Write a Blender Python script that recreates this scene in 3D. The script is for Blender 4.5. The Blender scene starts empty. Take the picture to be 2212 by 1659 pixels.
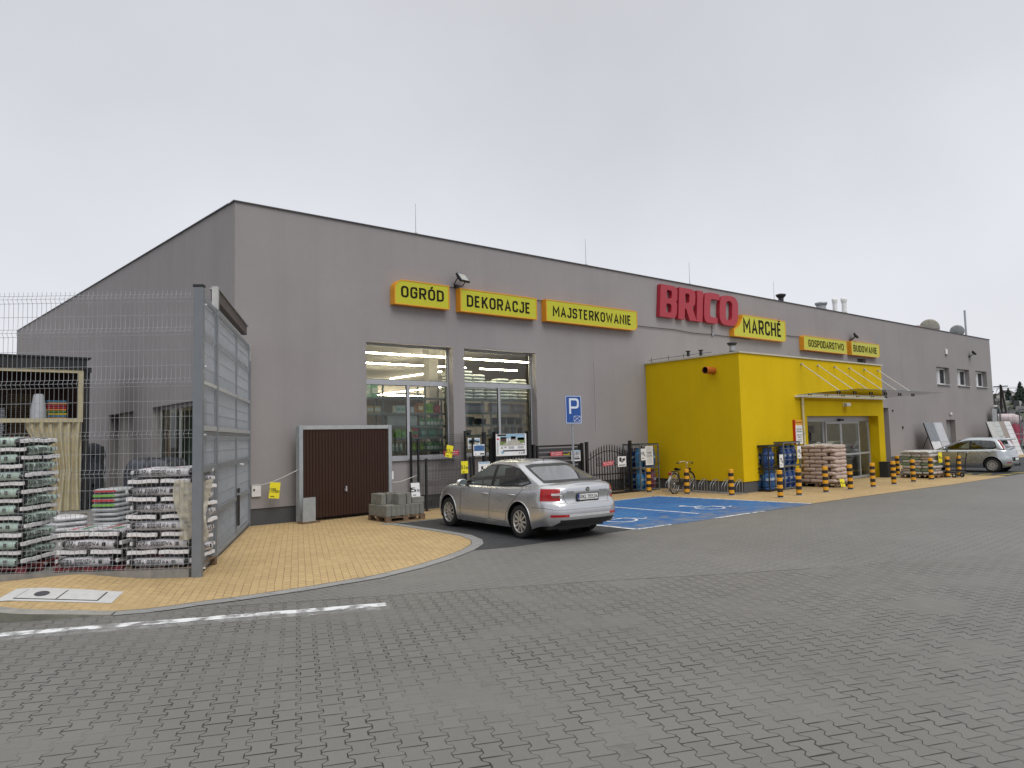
import bpy, bmesh, math, random
from mathutils import Vector, Matrix
from mathutils.bvhtree import BVHTree
S=bpy.context.scene; COL=S.collection
R=math.radians; PI=math.pi
random.seed(7)
# ---------------------------------------------------------------- camera
def cam_basis(yaw,pitch,roll):
    f=Vector((math.sin(yaw)*math.cos(pitch),math.cos(yaw)*math.cos(pitch),math.sin(pitch)))
    r=Vector((math.cos(yaw),-math.sin(yaw),0)); u=r.cross(f)
    return r*math.cos(roll)+u*math.sin(roll), -r*math.sin(roll)+u*math.cos(roll), f
cr,cu,cf=cam_basis(0.694184,0.070108,-0.02323)
cd=bpy.data.cameras.new('camera'); cam=bpy.data.objects.new('camera',cd); COL.objects.link(cam)
cam.matrix_world=Matrix(((cr.x,cu.x,-cf.x,0),(cr.y,cu.y,-cf.y,0),(cr.z,cu.z,-cf.z,2.1),(0,0,0,1)))
cd.sensor_width=36; cd.lens=1590.63/2212*36; cd.clip_end=2000; cd.clip_start=.05
S.camera=cam
# ---------------------------------------------------------------- sky and light
SUN_EL,SUN_AZ=R(50),R(190)      # azimuth from +Y towards +X
W=bpy.data.worlds.new('World'); S.world=W; W.use_nodes=True
nt=W.node_tree; nt.nodes.clear(); L_=nt.links.new
def wn(t): return nt.nodes.new(t)
out=wn('ShaderNodeOutputWorld'); bg=wn('ShaderNodeBackground'); bg.inputs[1].default_value=.1
sky=wn('ShaderNodeTexSky'); sky.sky_type='NISHITA'; sky.sun_disc=False; sky.sun_elevation=SUN_EL; sky.sun_rotation=SUN_AZ
tc=wn('ShaderNodeTexCoord'); sx=wn('ShaderNodeSeparateXYZ'); L_(tc.outputs['Generated'],sx.inputs[0])
rp=wn('ShaderNodeValToRGB'); L_(sx.outputs[2],rp.inputs[0])          # overcast cloud deck: pale horizon, greyer above, bright zenith
def stop(rp,i,p,c):
    e=rp.color_ramp.elements[i] if i<len(rp.color_ramp.elements) else rp.color_ramp.elements.new(p)
    e.position=p; e.color=(*c,1)
for i,(p,c) in enumerate([(0,(.60,.61,.645)),(.10,(.575,.585,.625)),(.24,(.535,.548,.59)),(.40,(.475,.487,.53)),(.56,(.46,.468,.50)),(.80,(.80,.80,.80)),(1,(1.,.99,.97))]): stop(rp,i,p,c)
nz=wn('ShaderNodeTexNoise'); nz.inputs['Scale'].default_value=2.2; nz.inputs['Detail'].default_value=5; L_(tc.outputs['Generated'],nz.inputs['Vector'])
mr=wn('ShaderNodeMapRange'); mr.inputs[1].default_value=.3; mr.inputs[2].default_value=.7; mr.inputs[3].default_value=9.2; mr.inputs[4].default_value=10.7; L_(nz.outputs[0],mr.inputs[0])
vm=wn('ShaderNodeVectorMath'); vm.operation='SCALE'; L_(rp.outputs[0],vm.inputs[0]); L_(mr.outputs[0],vm.inputs['Scale'])
hs=wn('ShaderNodeHueSaturation'); hs.inputs['Saturation'].default_value=.12; L_(sky.outputs[0],hs.inputs['Color'])
mx=wn('ShaderNodeMix'); mx.data_type='RGBA'; mx.inputs[0].default_value=.9; L_(hs.outputs[0],mx.inputs[6]); L_(vm.outputs[0],mx.inputs[7])
L_(mx.outputs[2],bg.inputs[0]); L_(bg.outputs[0],out.inputs[0])
sd=bpy.data.lights.new('sun','SUN'); sd.energy=.9; sd.angle=R(35); sd.color=(1,.97,.93)
sun=bpy.data.objects.new('sun',sd); COL.objects.link(sun)
sdir=Vector((math.sin(SUN_AZ)*math.cos(SUN_EL),math.cos(SUN_AZ)*math.cos(SUN_EL),math.sin(SUN_EL)))
sun.rotation_euler=sdir.to_track_quat('Z','Y').to_euler(); sun.location=sdir*60
S.view_settings.view_transform='Standard'; S.view_settings.look='None'; S.view_settings.gamma=1; S.view_settings.exposure=.52
S.cycles.max_bounces=8; S.cycles.transparent_max_bounces=24; S.cycles.caustics_reflective=False; S.cycles.caustics_refractive=False
# ---------------------------------------------------------------- materials
class NT:
    def __init__(s,name):
        s.m=bpy.data.materials.new(name); s.m.use_nodes=True; s.t=s.m.node_tree; s.t.nodes.clear()
        s.out=s.n('ShaderNodeOutputMaterial')
    def n(s,t): return s.t.nodes.new(t)
    def put(s,a,sock):
        if isinstance(a,(int,float)): sock.default_value=a
        elif isinstance(a,tuple): sock.default_value=(*a,1) if len(a)==3 and len(sock.default_value)==4 else a
        else: s.t.links.new(a,sock)
    def M(s,op,a,b=None,c=None,clamp=False):
        n=s.n('ShaderNodeMath'); n.operation=op; n.use_clamp=clamp
        for i,x in enumerate((a,b,c)):
            if x is not None: s.put(x,n.inputs[i])
        return n.outputs[0]
    def mix(s,f,a,b,bt='MIX'):
        n=s.n('ShaderNodeMix'); n.data_type='RGBA'; n.blend_type=bt
        s.put(f,n.inputs[0]); s.put(a,n.inputs[6]); s.put(b,n.inputs[7]); return n.outputs[2]
    def noise(s,scale,detail=4,vec=None,rough=.55):
        n=s.n('ShaderNodeTexNoise'); n.inputs['Scale'].default_value=scale; n.inputs['Detail'].default_value=detail; n.inputs['Roughness'].default_value=rough
        if vec is not None: s.put(vec,n.inputs['Vector'])
        return n.outputs[0]
    def rng(s,x,a,b,c=0.,d=1.):
        n=s.n('ShaderNodeMapRange'); s.put(x,n.inputs[0])
        for i,v in enumerate((a,b,c,d)): s.put(v,n.inputs[i+1])
        return n.outputs[0]
    def obj(s): return s.n('ShaderNodeTexCoord').outputs['Object']
    def pos(s): return s.n('ShaderNodeNewGeometry').outputs['Position']
    def scale3(s,v,k):
        n=s.n('ShaderNodeVectorMath'); n.operation='MULTIPLY'; s.put(v,n.inputs[0]); n.inputs[1].default_value=k; return n.outputs[0]
    def bump(s,h,strength=.3,dist=.01):
        n=s.n('ShaderNodeBump'); n.inputs['Strength'].default_value=strength; n.inputs['Distance'].default_value=dist; s.put(h,n.inputs['Height']); return n.outputs[0]
    def bsdf(s,col,rough=.6,metal=0,normal=None,coat=0,emit=None,estr=0,trans=0,spec=.5,alpha=None):
        b=s.n('ShaderNodeBsdfPrincipled'); s.put(col,b.inputs['Base Color']); s.put(rough,b.inputs['Roughness']); s.put(metal,b.inputs['Metallic'])
        b.inputs['Coat Weight'].default_value=coat; b.inputs['Coat Roughness'].default_value=.04; b.inputs['Specular IOR Level'].default_value=spec
        b.inputs['Transmission Weight'].default_value=trans
        if alpha is not None: s.put(alpha,b.inputs['Alpha'])
        if normal is not None: s.t.links.new(normal,b.inputs['Normal'])
        if emit: s.put(emit,b.inputs['Emission Color']); b.inputs['Emission Strength'].default_value=estr
        return b.outputs[0]
    def done(s,sh): s.t.links.new(sh,s.out.inputs[0]); return s.m
MC={}
def mat(name,col,rough=.6,metal=0,var=.1,scale=6.,bump=0,bs=90.,coat=0,spec=.5,stretch=None):
    if name in MC: return MC[name]
    k=NT(name); v=k.obj()
    if stretch: v=k.scale3(v,stretch)
    n=k.noise(scale,5,v); f=k.rng(n,.3,.7)
    c=k.mix(f,tuple(x*(1-var) for x in col),tuple(min(1,x*(1+var)) for x in col))
    r=k.rng(n,.3,.7,max(0,rough-.06),min(1,rough+.06))
    nm=k.bump(k.noise(bs,3,v),bump) if bump else None
    MC[name]=k.done(k.bsdf(c,r,metal,nm,coat,spec=spec)); return MC[name]
def glass(name,tint=(.86,.93,.9),rough=.02,refl=1.5,gain=1.6):
    if name in MC: return MC[name]
    k=NT(name); fr=k.n('ShaderNodeFresnel'); fr.inputs[0].default_value=refl
    t=k.n('ShaderNodeBsdfTransparent'); k.put(tint,t.inputs[0]); g=k.n('ShaderNodeBsdfGlossy'); g.inputs['Roughness'].default_value=rough
    m=k.n('ShaderNodeMixShader'); k.t.links.new(k.M('MULTIPLY',fr.outputs[0],gain,clamp=True),m.inputs[0]); k.t.links.new(t.outputs[0],m.inputs[1]); k.t.links.new(g.outputs[0],m.inputs[2])
    MC[name]=k.done(m.outputs[0]); return MC[name]
def film(name,col=(.9,.9,.9),a=.25,rough=.25):
    if name in MC: return MC[name]
    k=NT(name); n=k.noise(9,4,k.obj()); MC[name]=k.done(k.bsdf(col,rough,normal=k.bump(n,.6,.03),alpha=k.rng(n,.3,.7,a*.5,a*1.5))); return MC[name]
def lampmat(name,col,st):
    k=NT(name); e=k.n('ShaderNodeEmission'); k.put(col,e.inputs[0]); e.inputs[1].default_value=st; return k.done(e.outputs[0])
def paver(name,col,joint,ang,w,L,amp=.0,jw=.007,kind='behaton',var=.1,rough=.75,patch=.16,jstr=1.,paint=None,sand=.0,bumpd=.006):
    """paving stones laid in world X/Y: interlocking or plain bricks, every stone its own tone"""
    k=NT(name); p=k.pos(); s=k.n('ShaderNodeSeparateXYZ'); k.put(p,s.inputs[0]); x,y=s.outputs[0],s.outputs[1]
    ca,sa=math.cos(ang),math.sin(ang)
    u=k.M('ADD',k.M('MULTIPLY',x,ca),k.M('MULTIPLY',y,sa)); v=k.M('SUBTRACT',k.M('MULTIPLY',y,ca),k.M('MULTIPLY',x,sa))
    wob=k.noise(1.3,2,p); u=k.M('ADD',u,k.rng(wob,0,1,-.012,.012)); v=k.M('ADD',v,k.rng(wob,0,1,.012,-.012))
    n=k.M('ROUND',k.M('DIVIDE',v,w)); mpar=k.M('SUBTRACT',n,k.M('MULTIPLY',k.M('FLOOR',k.M('MULTIPLY',n,.5)),2.))
    sgn=k.M('SUBTRACT',1.,k.M('MULTIPLY',mpar,2.))
    fr=k.M('FRACT',k.M('DIVIDE',u,L)); tri=k.M('SUBTRACT',k.M('MULTIPLY',k.M('ABSOLUTE',k.M('SUBTRACT',fr,.5)),4.),1.)
    trap=k.M('MAXIMUM',k.M('MINIMUM',k.M('MULTIPLY',tri,3.),1.),-1.)
    d=k.M('SUBTRACT',k.M('SUBTRACT',v,k.M('MULTIPLY',n,w)),k.M('MULTIPLY',k.M('MULTIPLY',sgn,trap),amp))
    col_i=k.M('SUBTRACT',k.M('ADD',n,k.M('GREATER_THAN',d,0.)),1.)
    mc=k.M('SUBTRACT',col_i,k.M('MULTIPLY',k.M('FLOOR',k.M('MULTIPLY',col_i,.5)),2.))
    q=k.M('ADD',k.M('DIVIDE',u,L),k.M('MULTIPLY',k.M('SUBTRACT',1.,mc),.5))
    dj=k.M('MULTIPLY',k.M('ABSOLUTE',k.M('SUBTRACT',q,k.M('ROUND',q))),L)
    dist=k.M('MINIMUM',k.M('ABSOLUTE',d),k.M('MULTIPLY',dj,.62))
    wid=k.rng(k.noise(2.5,3,p),.35,.7,jw*.35,jw*1.15)
    jm=k.M('SUBTRACT',1.,k.M('DIVIDE',k.M('SUBTRACT',dist,k.M('MULTIPLY',wid,.5)),k.M('MULTIPLY',wid,.7)),clamp=True)
    jm=k.M('MULTIPLY',jm,k.rng(k.noise(.7,3,p),.34,.50,.42*jstr,jstr))
    wn_=k.n('ShaderNodeTexWhiteNoise'); wn_.noise_dimensions='2D'; cv=k.n('ShaderNodeCombineXYZ'); k.put(col_i,cv.inputs[0]); k.put(k.M('FLOOR',q),cv.inputs[1]); k.put(cv.outputs[0],wn_.inputs['Vector'])
    tone=k.rng(wn_.outputs[0],0,1,1-var,1+var)
    tone=k.M('MULTIPLY',tone,k.rng(k.noise(.22,5,p),.3,.7,1-patch,1+patch))
    tone=k.M('MULTIPLY',tone,k.rng(k.noise(140.,3,p),.25,.75,.86,1.12))
    tone=k.M('MULTIPLY',tone,k.rng(k.noise(1.9,6,p,.65),.62,.78,1.,.72))       # dirt spots
    vo=k.n('ShaderNodeTexVoronoi'); vo.inputs['Scale'].default_value=1.7; k.put(p,vo.inputs['Vector']); sz=k.rng(k.M('FRACT',k.M('MULTIPLY',k.noise(.9,1,p),9.7)),0,1,.0,.034)     # gum and oil spots
    tone=k.M('MULTIPLY',tone,k.rng(k.M('SUBTRACT',vo.outputs['Distance'],sz),-.004,.006,.68,1.))
    vs=k.n('ShaderNodeVectorMath'); vs.operation='SCALE'; k.put(col,vs.inputs[0]); k.put(tone,vs.inputs['Scale']); base=vs.outputs[0]
    if paint: base=paint(k,base,x,y,p)
    jc=k.mix(k.rng(k.noise(.9,2,p),.56,.66,0.,sand),joint,(.30,.29,.26)) if sand else joint
    c=k.mix(jm,base,jc)
    h=k.M('ADD',k.M('SUBTRACT',1.,jm),k.M('MULTIPLY',k.noise(160.,2,p),.12))
    MC[name]=k.done(k.bsdf(c,rough,normal=k.bump(h,.55,bumpd),spec=.35)); return MC[name]
# ---------------------------------------------------------------- mesh builder
class MB:
    def __init__(s): s.v=[];s.f=[];s.mi=[];s.sm=[];s.mats=[];s.T=None
    def m(s,mt):
        if mt not in s.mats: s.mats.append(mt)
        return s.mats.index(mt)
    def add(s,vs,fs,mt,sm=False,T=None):
        o=len(s.v); i=s.m(mt)
        for p in vs:
            p=Vector(p)
            if T is not None: p=T@p
            if s.T is not None: p=s.T@p
            s.v.append(p)
        for f in fs: s.f.append(tuple(o+q for q in f)); s.mi.append(i); s.sm.append(sm)
        return s
    def box(s,x0,y0,z0,x1,y1,z1,mt,T=None):
        v=[(x,y,z) for z in (z0,z1) for y in (y0,y1) for x in (x0,x1)]
        return s.add(v,[(0,2,3,1),(4,5,7,6),(0,1,5,4),(2,6,7,3),(0,4,6,2),(1,3,7,5)],mt,False,T)
    def cb(s,c,d,mt,T=None): return s.box(c[0]-d[0]/2,c[1]-d[1]/2,c[2]-d[2]/2,c[0]+d[0]/2,c[1]+d[1]/2,c[2]+d[2]/2,mt,T)
    def cyl(s,a,b,r,mt,n=10,r2=None,caps=True,sm=True,T=None):
        a,b=Vector(a),Vector(b); r2=r if r2 is None else r2; q=(b-a).to_track_quat('Z','Y')
        v=[];
        for p,rr in ((a,r),(b,r2)):
            for i in range(n): t=2*PI*i/n; v.append(p+q@Vector((rr*math.cos(t),rr*math.sin(t),0)))
        s.add(v,[(i,(i+1)%n,n+(i+1)%n,n+i) for i in range(n)],mt,sm,T)
        if caps: s.add(v,[tuple(range(n-1,-1,-1)),tuple(range(n,2*n))],mt,False,T)
        return s
    def tube(s,pts,r,mt,n=6,closed=False,T=None,flat=None):
        pts=[Vector(p) for p in pts]; N=len(pts); v=[]; up=Vector((0,0,1)) 
        for i,p in enumerate(pts):
            a=pts[(i-1)%N] if (closed or i>0) else p; b=pts[(i+1)%N] if (closed or i<N-1) else p
            t=(b-a).normalized(); x=t.cross(up)
            if x.length<.05: x=t.cross(Vector((0,1,0)))
            x.normalize(); y=x.cross(t)
            for j in range(n): an=2*PI*j/n+PI/n; v.append(p+(x*math.cos(an)+y*math.sin(an))*(r if not callable(r) else r(i/(N-1))))
        fs=[(i*n+j,i*n+(j+1)%n,((i+1)%N)*n+(j+1)%n,((i+1)%N)*n+j) for i in range(N if closed else N-1) for j in range(n)]
        s.add(v,fs,mt,n>4,T)
        if not closed: s.add(v,[tuple(range(n)),tuple(range(len(v)-1,len(v)-n-1,-1))],mt,False,T)
        return s
    def lathe(s,prof,mt,n=20,T=None,sm=True):
        v=[(r*math.cos(2*PI*i/n),r*math.sin(2*PI*i/n),z) for r,z in prof for i in range(n)]
        return s.add(v,[(k*n+i,k*n+(i+1)%n,(k+1)*n+(i+1)%n,(k+1)*n+i) for k in range(len(prof)-1) for i in range(n)],mt,sm,T)
    def prism(s,poly,z0,z1,mt,T=None,bottom=True):
        n=len(poly); v=[(*p,z0) for p in poly]+[(*p,z1) for p in poly]
        f=[(i,(i+1)%n,n+(i+1)%n,n+i) for i in range(n)]+[tuple(range(n,2*n))]
        if bottom: f.append(tuple(range(n-1,-1,-1)))
        return s.add(v,f,mt,False,T)
    def grid(s,fn,nu,nv,mt,sm=True,T=None,closed_u=False):
        v=[fn(i/nu,j/nv) for j in range(nv+1) for i in range(nu+1)]; w=nu+1
        return s.add(v,[(j*w+i,j*w+i+1,(j+1)*w+i+1,(j+1)*w+i) for j in range(nv) for i in range(nu)],mt,sm,T)
    def mesh(s,name):
        me=bpy.data.meshes.new(name); me.from_pydata([tuple(p) for p in s.v],[],s.f)
        for mt in s.mats: me.materials.append(mt)
        me.polygons.foreach_set('material_index',s.mi); me.polygons.foreach_set('use_smooth',s.sm); me.validate(); me.update()
        return me
    def build(s,name,parent=None,bevel=0,loc=None,rz=0):
        o=bpy.data.objects.new(name,s.mesh(name)); COL.objects.link(o)
        if parent: o.parent=parent
        if loc: o.location=loc
        if rz: o.rotation_euler=(0,0,rz)
        if bevel:
            b=o.modifiers.new('bevel','BEVEL'); b.width=bevel; b.segments=2; b.limit_method='ANGLE'; b.angle_limit=R(40)
        return o
def tag(o,label,cat,group=None):
    o['label']=label; o['category']=cat
    if group: o['group']=group
    return o
def thing(name,label,cat,loc=(0,0,0),rz=0,group=None):
    o=bpy.data.objects.new(name,None); COL.objects.link(o); o.location=loc; o.rotation_euler=(0,0,rz); o.empty_display_size=.2
    return tag(o,label,cat,group)
def structure(o): o['kind']='structure'; return o
def copy_tree(o,parent=None):
    c=o.copy(); COL.objects.link(c)
    if parent: c.parent=parent
    for ch in list(o.children): copy_tree(ch,c)
    return c
def dup(o,label,loc,rz=0):
    c=copy_tree(o); c['label']=label; c.location=loc; c.rotation_euler=(0,0,rz); return c
def TR(x=0,y=0,z=0,rz=0,rx=0,ry=0,sx=1,sy=1,sz=1):
    return Matrix.Translation((x,y,z))@Matrix.Rotation(rz,4,'Z')@Matrix.Rotation(ry,4,'Y')@Matrix.Rotation(rx,4,'X')@Matrix.Diagonal((sx,sy,sz,1))
FRONT=R(90)       # text lies in XZ, reads from -Y
TXT={}
_r=.34
GLYPH={'A':(.66,[((0,-.08),(.5,1),(1,-.08))],[((.2,.27),(.8,.27))]),'B':(.58,),'C':(.56,[((1,.70),(1,1),(0,1),(0,0),(1,0),(1,.30)),_r]),'D':(.60,[((0,0),(1,0),(1,1),(0,1),'c'),(0,.4,.4,0)]),
'E':(.52,[((1,0),(0,0),(0,1),(1,1)),0],[((0,.52),(.86,.52)),0]),'F':(.5,[((0,-.08),(0,1),(1,1)),0],[((0,.52),(.86,.52)),0]),'G':(.58,[((1,.72),(1,1),(0,1),(0,0),(1,0),(1,.5),(.5,.5)),(0,_r,_r,_r,_r,0,0)]),
'H':(.60,[((0,-.08),(0,1.08)),0],[((1,-.08),(1,1.08)),0],[((0,.5),(1,.5)),0]),'I':(.17,[((.5,-.09),(.5,1.09)),0]),'J':(.50,[((0,.25),(0,0),(1,0),(1,1),(.4,1)),(0,_r,_r,0,0)]),'K':(.60,[((0,-.08),(0,1.08)),0],[((1,1.08),(.06,.40)),0],[((.34,.62),(1.04,-.08)),0]),
'L':(.5,[((0,1.08),(0,0),(1,0)),0]),'M':(.78,[((0,-.08),(0,1),(.5,.34),(1,1),(1,-.08)),0]),'N':(.62,[((0,-.08),(0,1),(1,0),(1,1.08)),0]),'O':(.60,[((0,0),(1,0),(1,1),(0,1),'c'),.38]),'P':(.56,[((0,-.08),(0,1),(1,1),(1,.42),(.21,.42)),(0,0,.3,.3,0)]),
'R':(.60,[((0,-.08),(0,1),(1,1),(1,.44),(.21,.44)),(0,0,.3,.3,0)],[((.5,.44),(1,-.08)),0]),'S':(.56,[((1,.74),(1,1),(0,1),(0,.52),(1,.48),(1,0),(0,0),(0,.26)),(0,.3,.3,.24,.24,.3,.3,0)]),'T':(.56,[((-.08,1),(1.08,1)),0],[((.5,1),(.5,-.08)),0]),'U':(.6,[((0,1.08),(0,0),(1,0),(1,1.08)),.36]),
'W':(.90,[((0,1.08),(.23,0),(.5,.78),(.77,0),(1,1.08)),0]),'V':(.64,[((0,1.08),(.5,-.02),(1,1.08)),0]),'Y':(.62,[((0,1.08),(.5,.48),(1,1.08)),0],[((.5,.5),(.5,-.08)),0]),'Z':(.56,[((0,1),(1,1),(0,0),(1,0)),0]),'0':(.54,[((0,0),(1,0),(1,1),(0,1),'c'),.38]),'1':(.36,[((0,.72),(.7,1),(.7,-.08)),0]),'2':(.54,[((0,.72),(0,1),(1,1),(1,.55),(0,0),(1,0)),(0,.3,.3,.2,0,0)]),
'3':(.54,[((0,.8),(0,1),(1,1),(1,.52),(.4,.52)),(0,.3,.3,.22,0)],[((.4,.52),(1,.52),(1,0),(0,0),(0,.2)),(0,.22,.3,.3,0)]),'4':(.58,[((.62,1.08),(0,.25),(1.08,.25)),0],[((.78,.6),(.78,-.08)),0]),'5':(.54,[((.95,1),(0,1),(0,.56),(1,.60),(1,0),(0,0),(0,.2)),(0,0,0,.3,.3,.3,0)]),
'6':(.54,[((.9,1),(0,1),(0,0),(1,0),(1,.56),(.21,.56)),(0,.36,.34,.34,.3,.2)]),'7':(.52,[((0,1),(1,1),(.35,-.08)),0]),'8':(.56,[((0,0),(1,0),(1,.52),(0,.52),'c'),.28],[((.04,.52),(.96,.52),(.96,1),(.04,1),'c'),.26]),'9':(.54,[((.1,0),(1,0),(1,1),(0,1),(0,.44),(.79,.44)),(0,.36,.34,.34,.3,.2)]),
'.':(.17,[((.5,-.09),(.5,.09)),0]),':':(.17,[((.5,.1),(.5,.28)),0],[((.5,.6),(.5,.78)),0]),'-':(.4,[((0,.48),(1,.48)),0]),'*':(.3,[((0,.8),(1,1)),0],[((0,1),(1,.8)),0]),'z':(.44,[((0,.66),(1,.66),(0,0),(1,0)),0]),'ł':(.22,[((.5,-.08),(.5,1.08)),0],[((-.2,.4),(1.2,.66)),0]),'Š':(.56,),' ':(.32,)}
GLYPH['A']=(.66,[((0,-.08),(.5,1),(1,-.08)),0],[((.2,.27),(.8,.27)),0])
GLYPH['B']=(.58,[((0,0),(1,0),(1,.54),(0,.54),'c'),(0,.27,.2,0)],[((0,.54),(.93,.54),(.93,1),(0,1),'c'),(0,.2,.25,0)])
GLYPH['Ó']=(.60,*GLYPH['O'][1:],[((.38,1.16),(.72,1.36)),0]); GLYPH['É']=(.52,*GLYPH['E'][1:],[((.3,1.16),(.7,1.36)),0]); GLYPH['Š']=(.56,*GLYPH['S'][1:],[((.25,1.34),(.5,1.2),(.75,1.34)),0])
def text(mb,s,mt,h=.3,w=None,ext=.004,bold=0.,T=None,align='C',sp=.13):
    """stroked engineering lettering in the XZ plane facing -Y, cap height h, total width w, centred on x=0 z=0"""
    sw=.135 if bold<.01 else .165
    wd=sum(GLYPH[c][0] for c in s)+sp*(len(s)-1); k=(w/(wd*h)) if w else 1.; x=-wd/2 if align=='C' else (0 if align=='L' else -wd); n=0
    for c in s:
        g=GLYPH[c]; W_=g[0]
        for pts,rad in g[1:]:
            closed=pts[-1]=='c'; P=[p for p in pts if p!='c']
            Q=[(sw/2+px*(W_-sw),sw/2+pz*(1-sw)) for px,pz in P]
            if rad:
                rl=rad if isinstance(rad,tuple) else (rad,)*len(Q); rl=[r*.62 for r in rl]
                if not closed: rl=[0]+list(rl[1:-1])+[0]
                Q=rnd(Q,list(rl),4)
            m=len(Q); L=[]
            for i in range(m):
                b=Vector(Q[i]); a=Vector(Q[i-1]) if (closed or i>0) else None; c2=Vector(Q[(i+1)%m]) if (closed or i<m-1) else None
                d1=(b-a).normalized() if a is not None else (c2-b).normalized(); d2=(c2-b).normalized() if c2 is not None else d1
                n1=Vector((-d1.y,d1.x)); n2=Vector((-d2.y,d2.x)); nn=n1+n2; nn=nn.normalized() if nn.length>1e-4 else n1
                q=nn*(sw/2)/max(.5,nn.dot(n1)); L+=[b+q,b-q]
            y=-ext-.0003*(n%7); n+=1
            mb.add([((x+p.x)*h*k,y,(p.y-.5)*h) for p in L],[(2*i,2*i+1,(2*i+3)%(2*m),(2*i+2)%(2*m)) for i in range(m if closed else m-1)],mt,False,T)
        x+=W_+sp
    return mb
def rnd(P,rad,n=4):
    """round the corners of a polygon; rad per corner"""
    out=[]; N=len(P)
    for i in range(N):
        a,b,c=Vector(P[i-1]),Vector(P[i]),Vector(P[(i+1)%N]); r=rad if not isinstance(rad,(list,tuple)) else rad[i]
        if r<=0: out.append(tuple(b)); continue
        u=(a-b).normalized(); v=(c-b).normalized(); r=min(r,(a-b).length*.49,(c-b).length*.49)
        p,q=b+u*r,b+v*r
        for k in range(n+1):
            t=k/n; out.append(tuple(p*(1-t)**2+b*2*t*(1-t)+q*t*t))
    return out
def rr(x0,y0,x1,y1,r,n=5,corners=(1,1,1,1)):
    """rounded rectangle outline, ccw from lower left; corners flags ll, lr, ur, ul"""
    P=[]
    for (cx,cy,a0,px,py),c in zip(((x0+r,y0+r,180,x0,y0),(x1-r,y0+r,270,x1,y0),(x1-r,y1-r,0,x1,y1),(x0+r,y1-r,90,x0,y1)),corners):
        if c: P+=[(cx+r*math.cos(R(a0+90*i/n)),cy+r*math.sin(R(a0+90*i/n))) for i in range(n+1)]
        else: P.append((px,py))
    return P
XZ=Matrix.Rotation(R(90),4,'X')   # (x,y,z)->(x,-z,y): prism along -Y
ORD=['first','second','third','fourth','fifth','sixth','seventh','eighth','ninth','tenth','eleventh','twelfth','thirteenth','fourteenth','fifteenth','sixteenth']
# shared materials
black=mat('black_metal',(.012,.012,.013),.45); black2=mat('black_plastic',(.015,.015,.016),.6); galv=mat('galvanised_steel',(.36,.38,.40),.42,.6,.15,14)
alu=mat('aluminium_frame',(.42,.43,.455),.45,.3,.06); white=mat('white_plastic',(.75,.75,.74),.5); paperw=mat('white_paper',(.78,.78,.78),.7,var=.05); papery=mat('yellow_paper',(.80,.70,.02),.6,var=.06)
ink=mat('print_black',(.012,.012,.012),.6); redp=mat('red_sign',(.55,.015,.035),.5); wood=mat('pallet_wood',(.16,.105,.065),.8,var=.3,scale=5,stretch=(1,1,8)); rubber=mat('tyre_rubber',(.013,.013,.014),.75)

def wallmat(name,col):
    """painted plaster: fine grain, faint cloudy patches, rain runs under the coping"""
    k=NT(name); p=k.obj(); a=k.noise(.45,5,p); b=k.noise(1.,4,k.scale3(p,(1.6,1.6,.07)),.65); c=k.noise(6.,4,p)
    t=k.M('MULTIPLY',k.rng(a,.3,.7,.945,1.045),k.rng(b,.45,.72,1.0,.945)); t=k.M('MULTIPLY',t,k.rng(c,.3,.7,.985,1.015))
    vs=k.n('ShaderNodeVectorMath'); vs.operation='SCALE'; k.put(col,vs.inputs[0]); k.put(t,vs.inputs['Scale'])
    return k.done(k.bsdf(vs.outputs[0],.9,normal=k.bump(k.noise(170,3,p),.25),spec=.2))
# ================================================================ GROUND
def sheet(name,poly,z,mt,kind=True):
    mb=MB(); mb.add([(x,y,z) for x,y in poly],[tuple(range(len(poly)))],mt); o=mb.build(name)
    return structure(o) if kind else o
GREY=(.205,.20,.19)
grey_a=paver('grey_pavers',(.162,.157,.146),(.022,.02,.018),R(66.5),.166,.225,.019,.0068,sand=.5,var=.045,patch=.09,rough=.6)
grey_b=paver('grey_pavers_square_to_shop',(.172,.167,.157),(.05,.047,.043),R(3),.166,.225,.024,.008,var=.035,jstr=.6,patch=.08,rough=.62)
dark_p=paver('anthracite_pavers',(.048,.05,.054),(.02,.02,.02),R(90),.166,.225,.024,.008,var=.12)
yel_p=paver('yellow_pavers',(.47,.335,.165),(.22,.15,.075),R(66.5),.11,.22,0,.007,'brick',var=.07,patch=.12,jstr=.85)
yel_r=paver('yellow_brick_pavers',(.44,.315,.16),(.20,.14,.07),R(3),.11,.22,0,.007,'brick',var=.07,patch=.12,jstr=.7)
def bluepaint(k,base,x,y,p):
    n=k.noise(3.,6,p); edge=k.rng(y,10.7,12.6,.30,0.); wear=k.rng(k.M('ADD',n,k.M('MULTIPLY',edge,.75)),.56,.76)
    b=k.mix(k.rng(k.noise(.8,3,p),.3,.7),(.018,.098,.29),(.032,.15,.36))
    return k.mix(k.M('MULTIPLY',wear,.65),b,base)
blue_p=paver('blue_painted_pavers',(.20,.20,.195),(.012,.05,.15),R(90),.166,.225,.024,.007,var=.1,jstr=.6,paint=bluepaint)
def whitewear(name,thr=(.46,.60)):
    k=NT(name); p=k.pos(); n=k.noise(5.5,6,p); a=k.rng(n,thr[0],thr[1],1.,.15)
    return k.done(k.bsdf((.72,.73,.74),.7,alpha=a if 'faint' not in name else k.M('MULTIPLY',a,.4)))
white_m=whitewear('white_road_paint',(.52,.68)); white_w=whitewear('worn_white_road_paint',(.44,.60)); yel_m=mat('yellow_road_paint',(.62,.50,.05),.7,var=.2)
mb=MB(); mb.add([(-300,-300,0),(400,-300,0),(400,400,0),(-300,400,0)],[(0,1,2,3)],grey_b); structure(mb.build('ground'))
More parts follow.
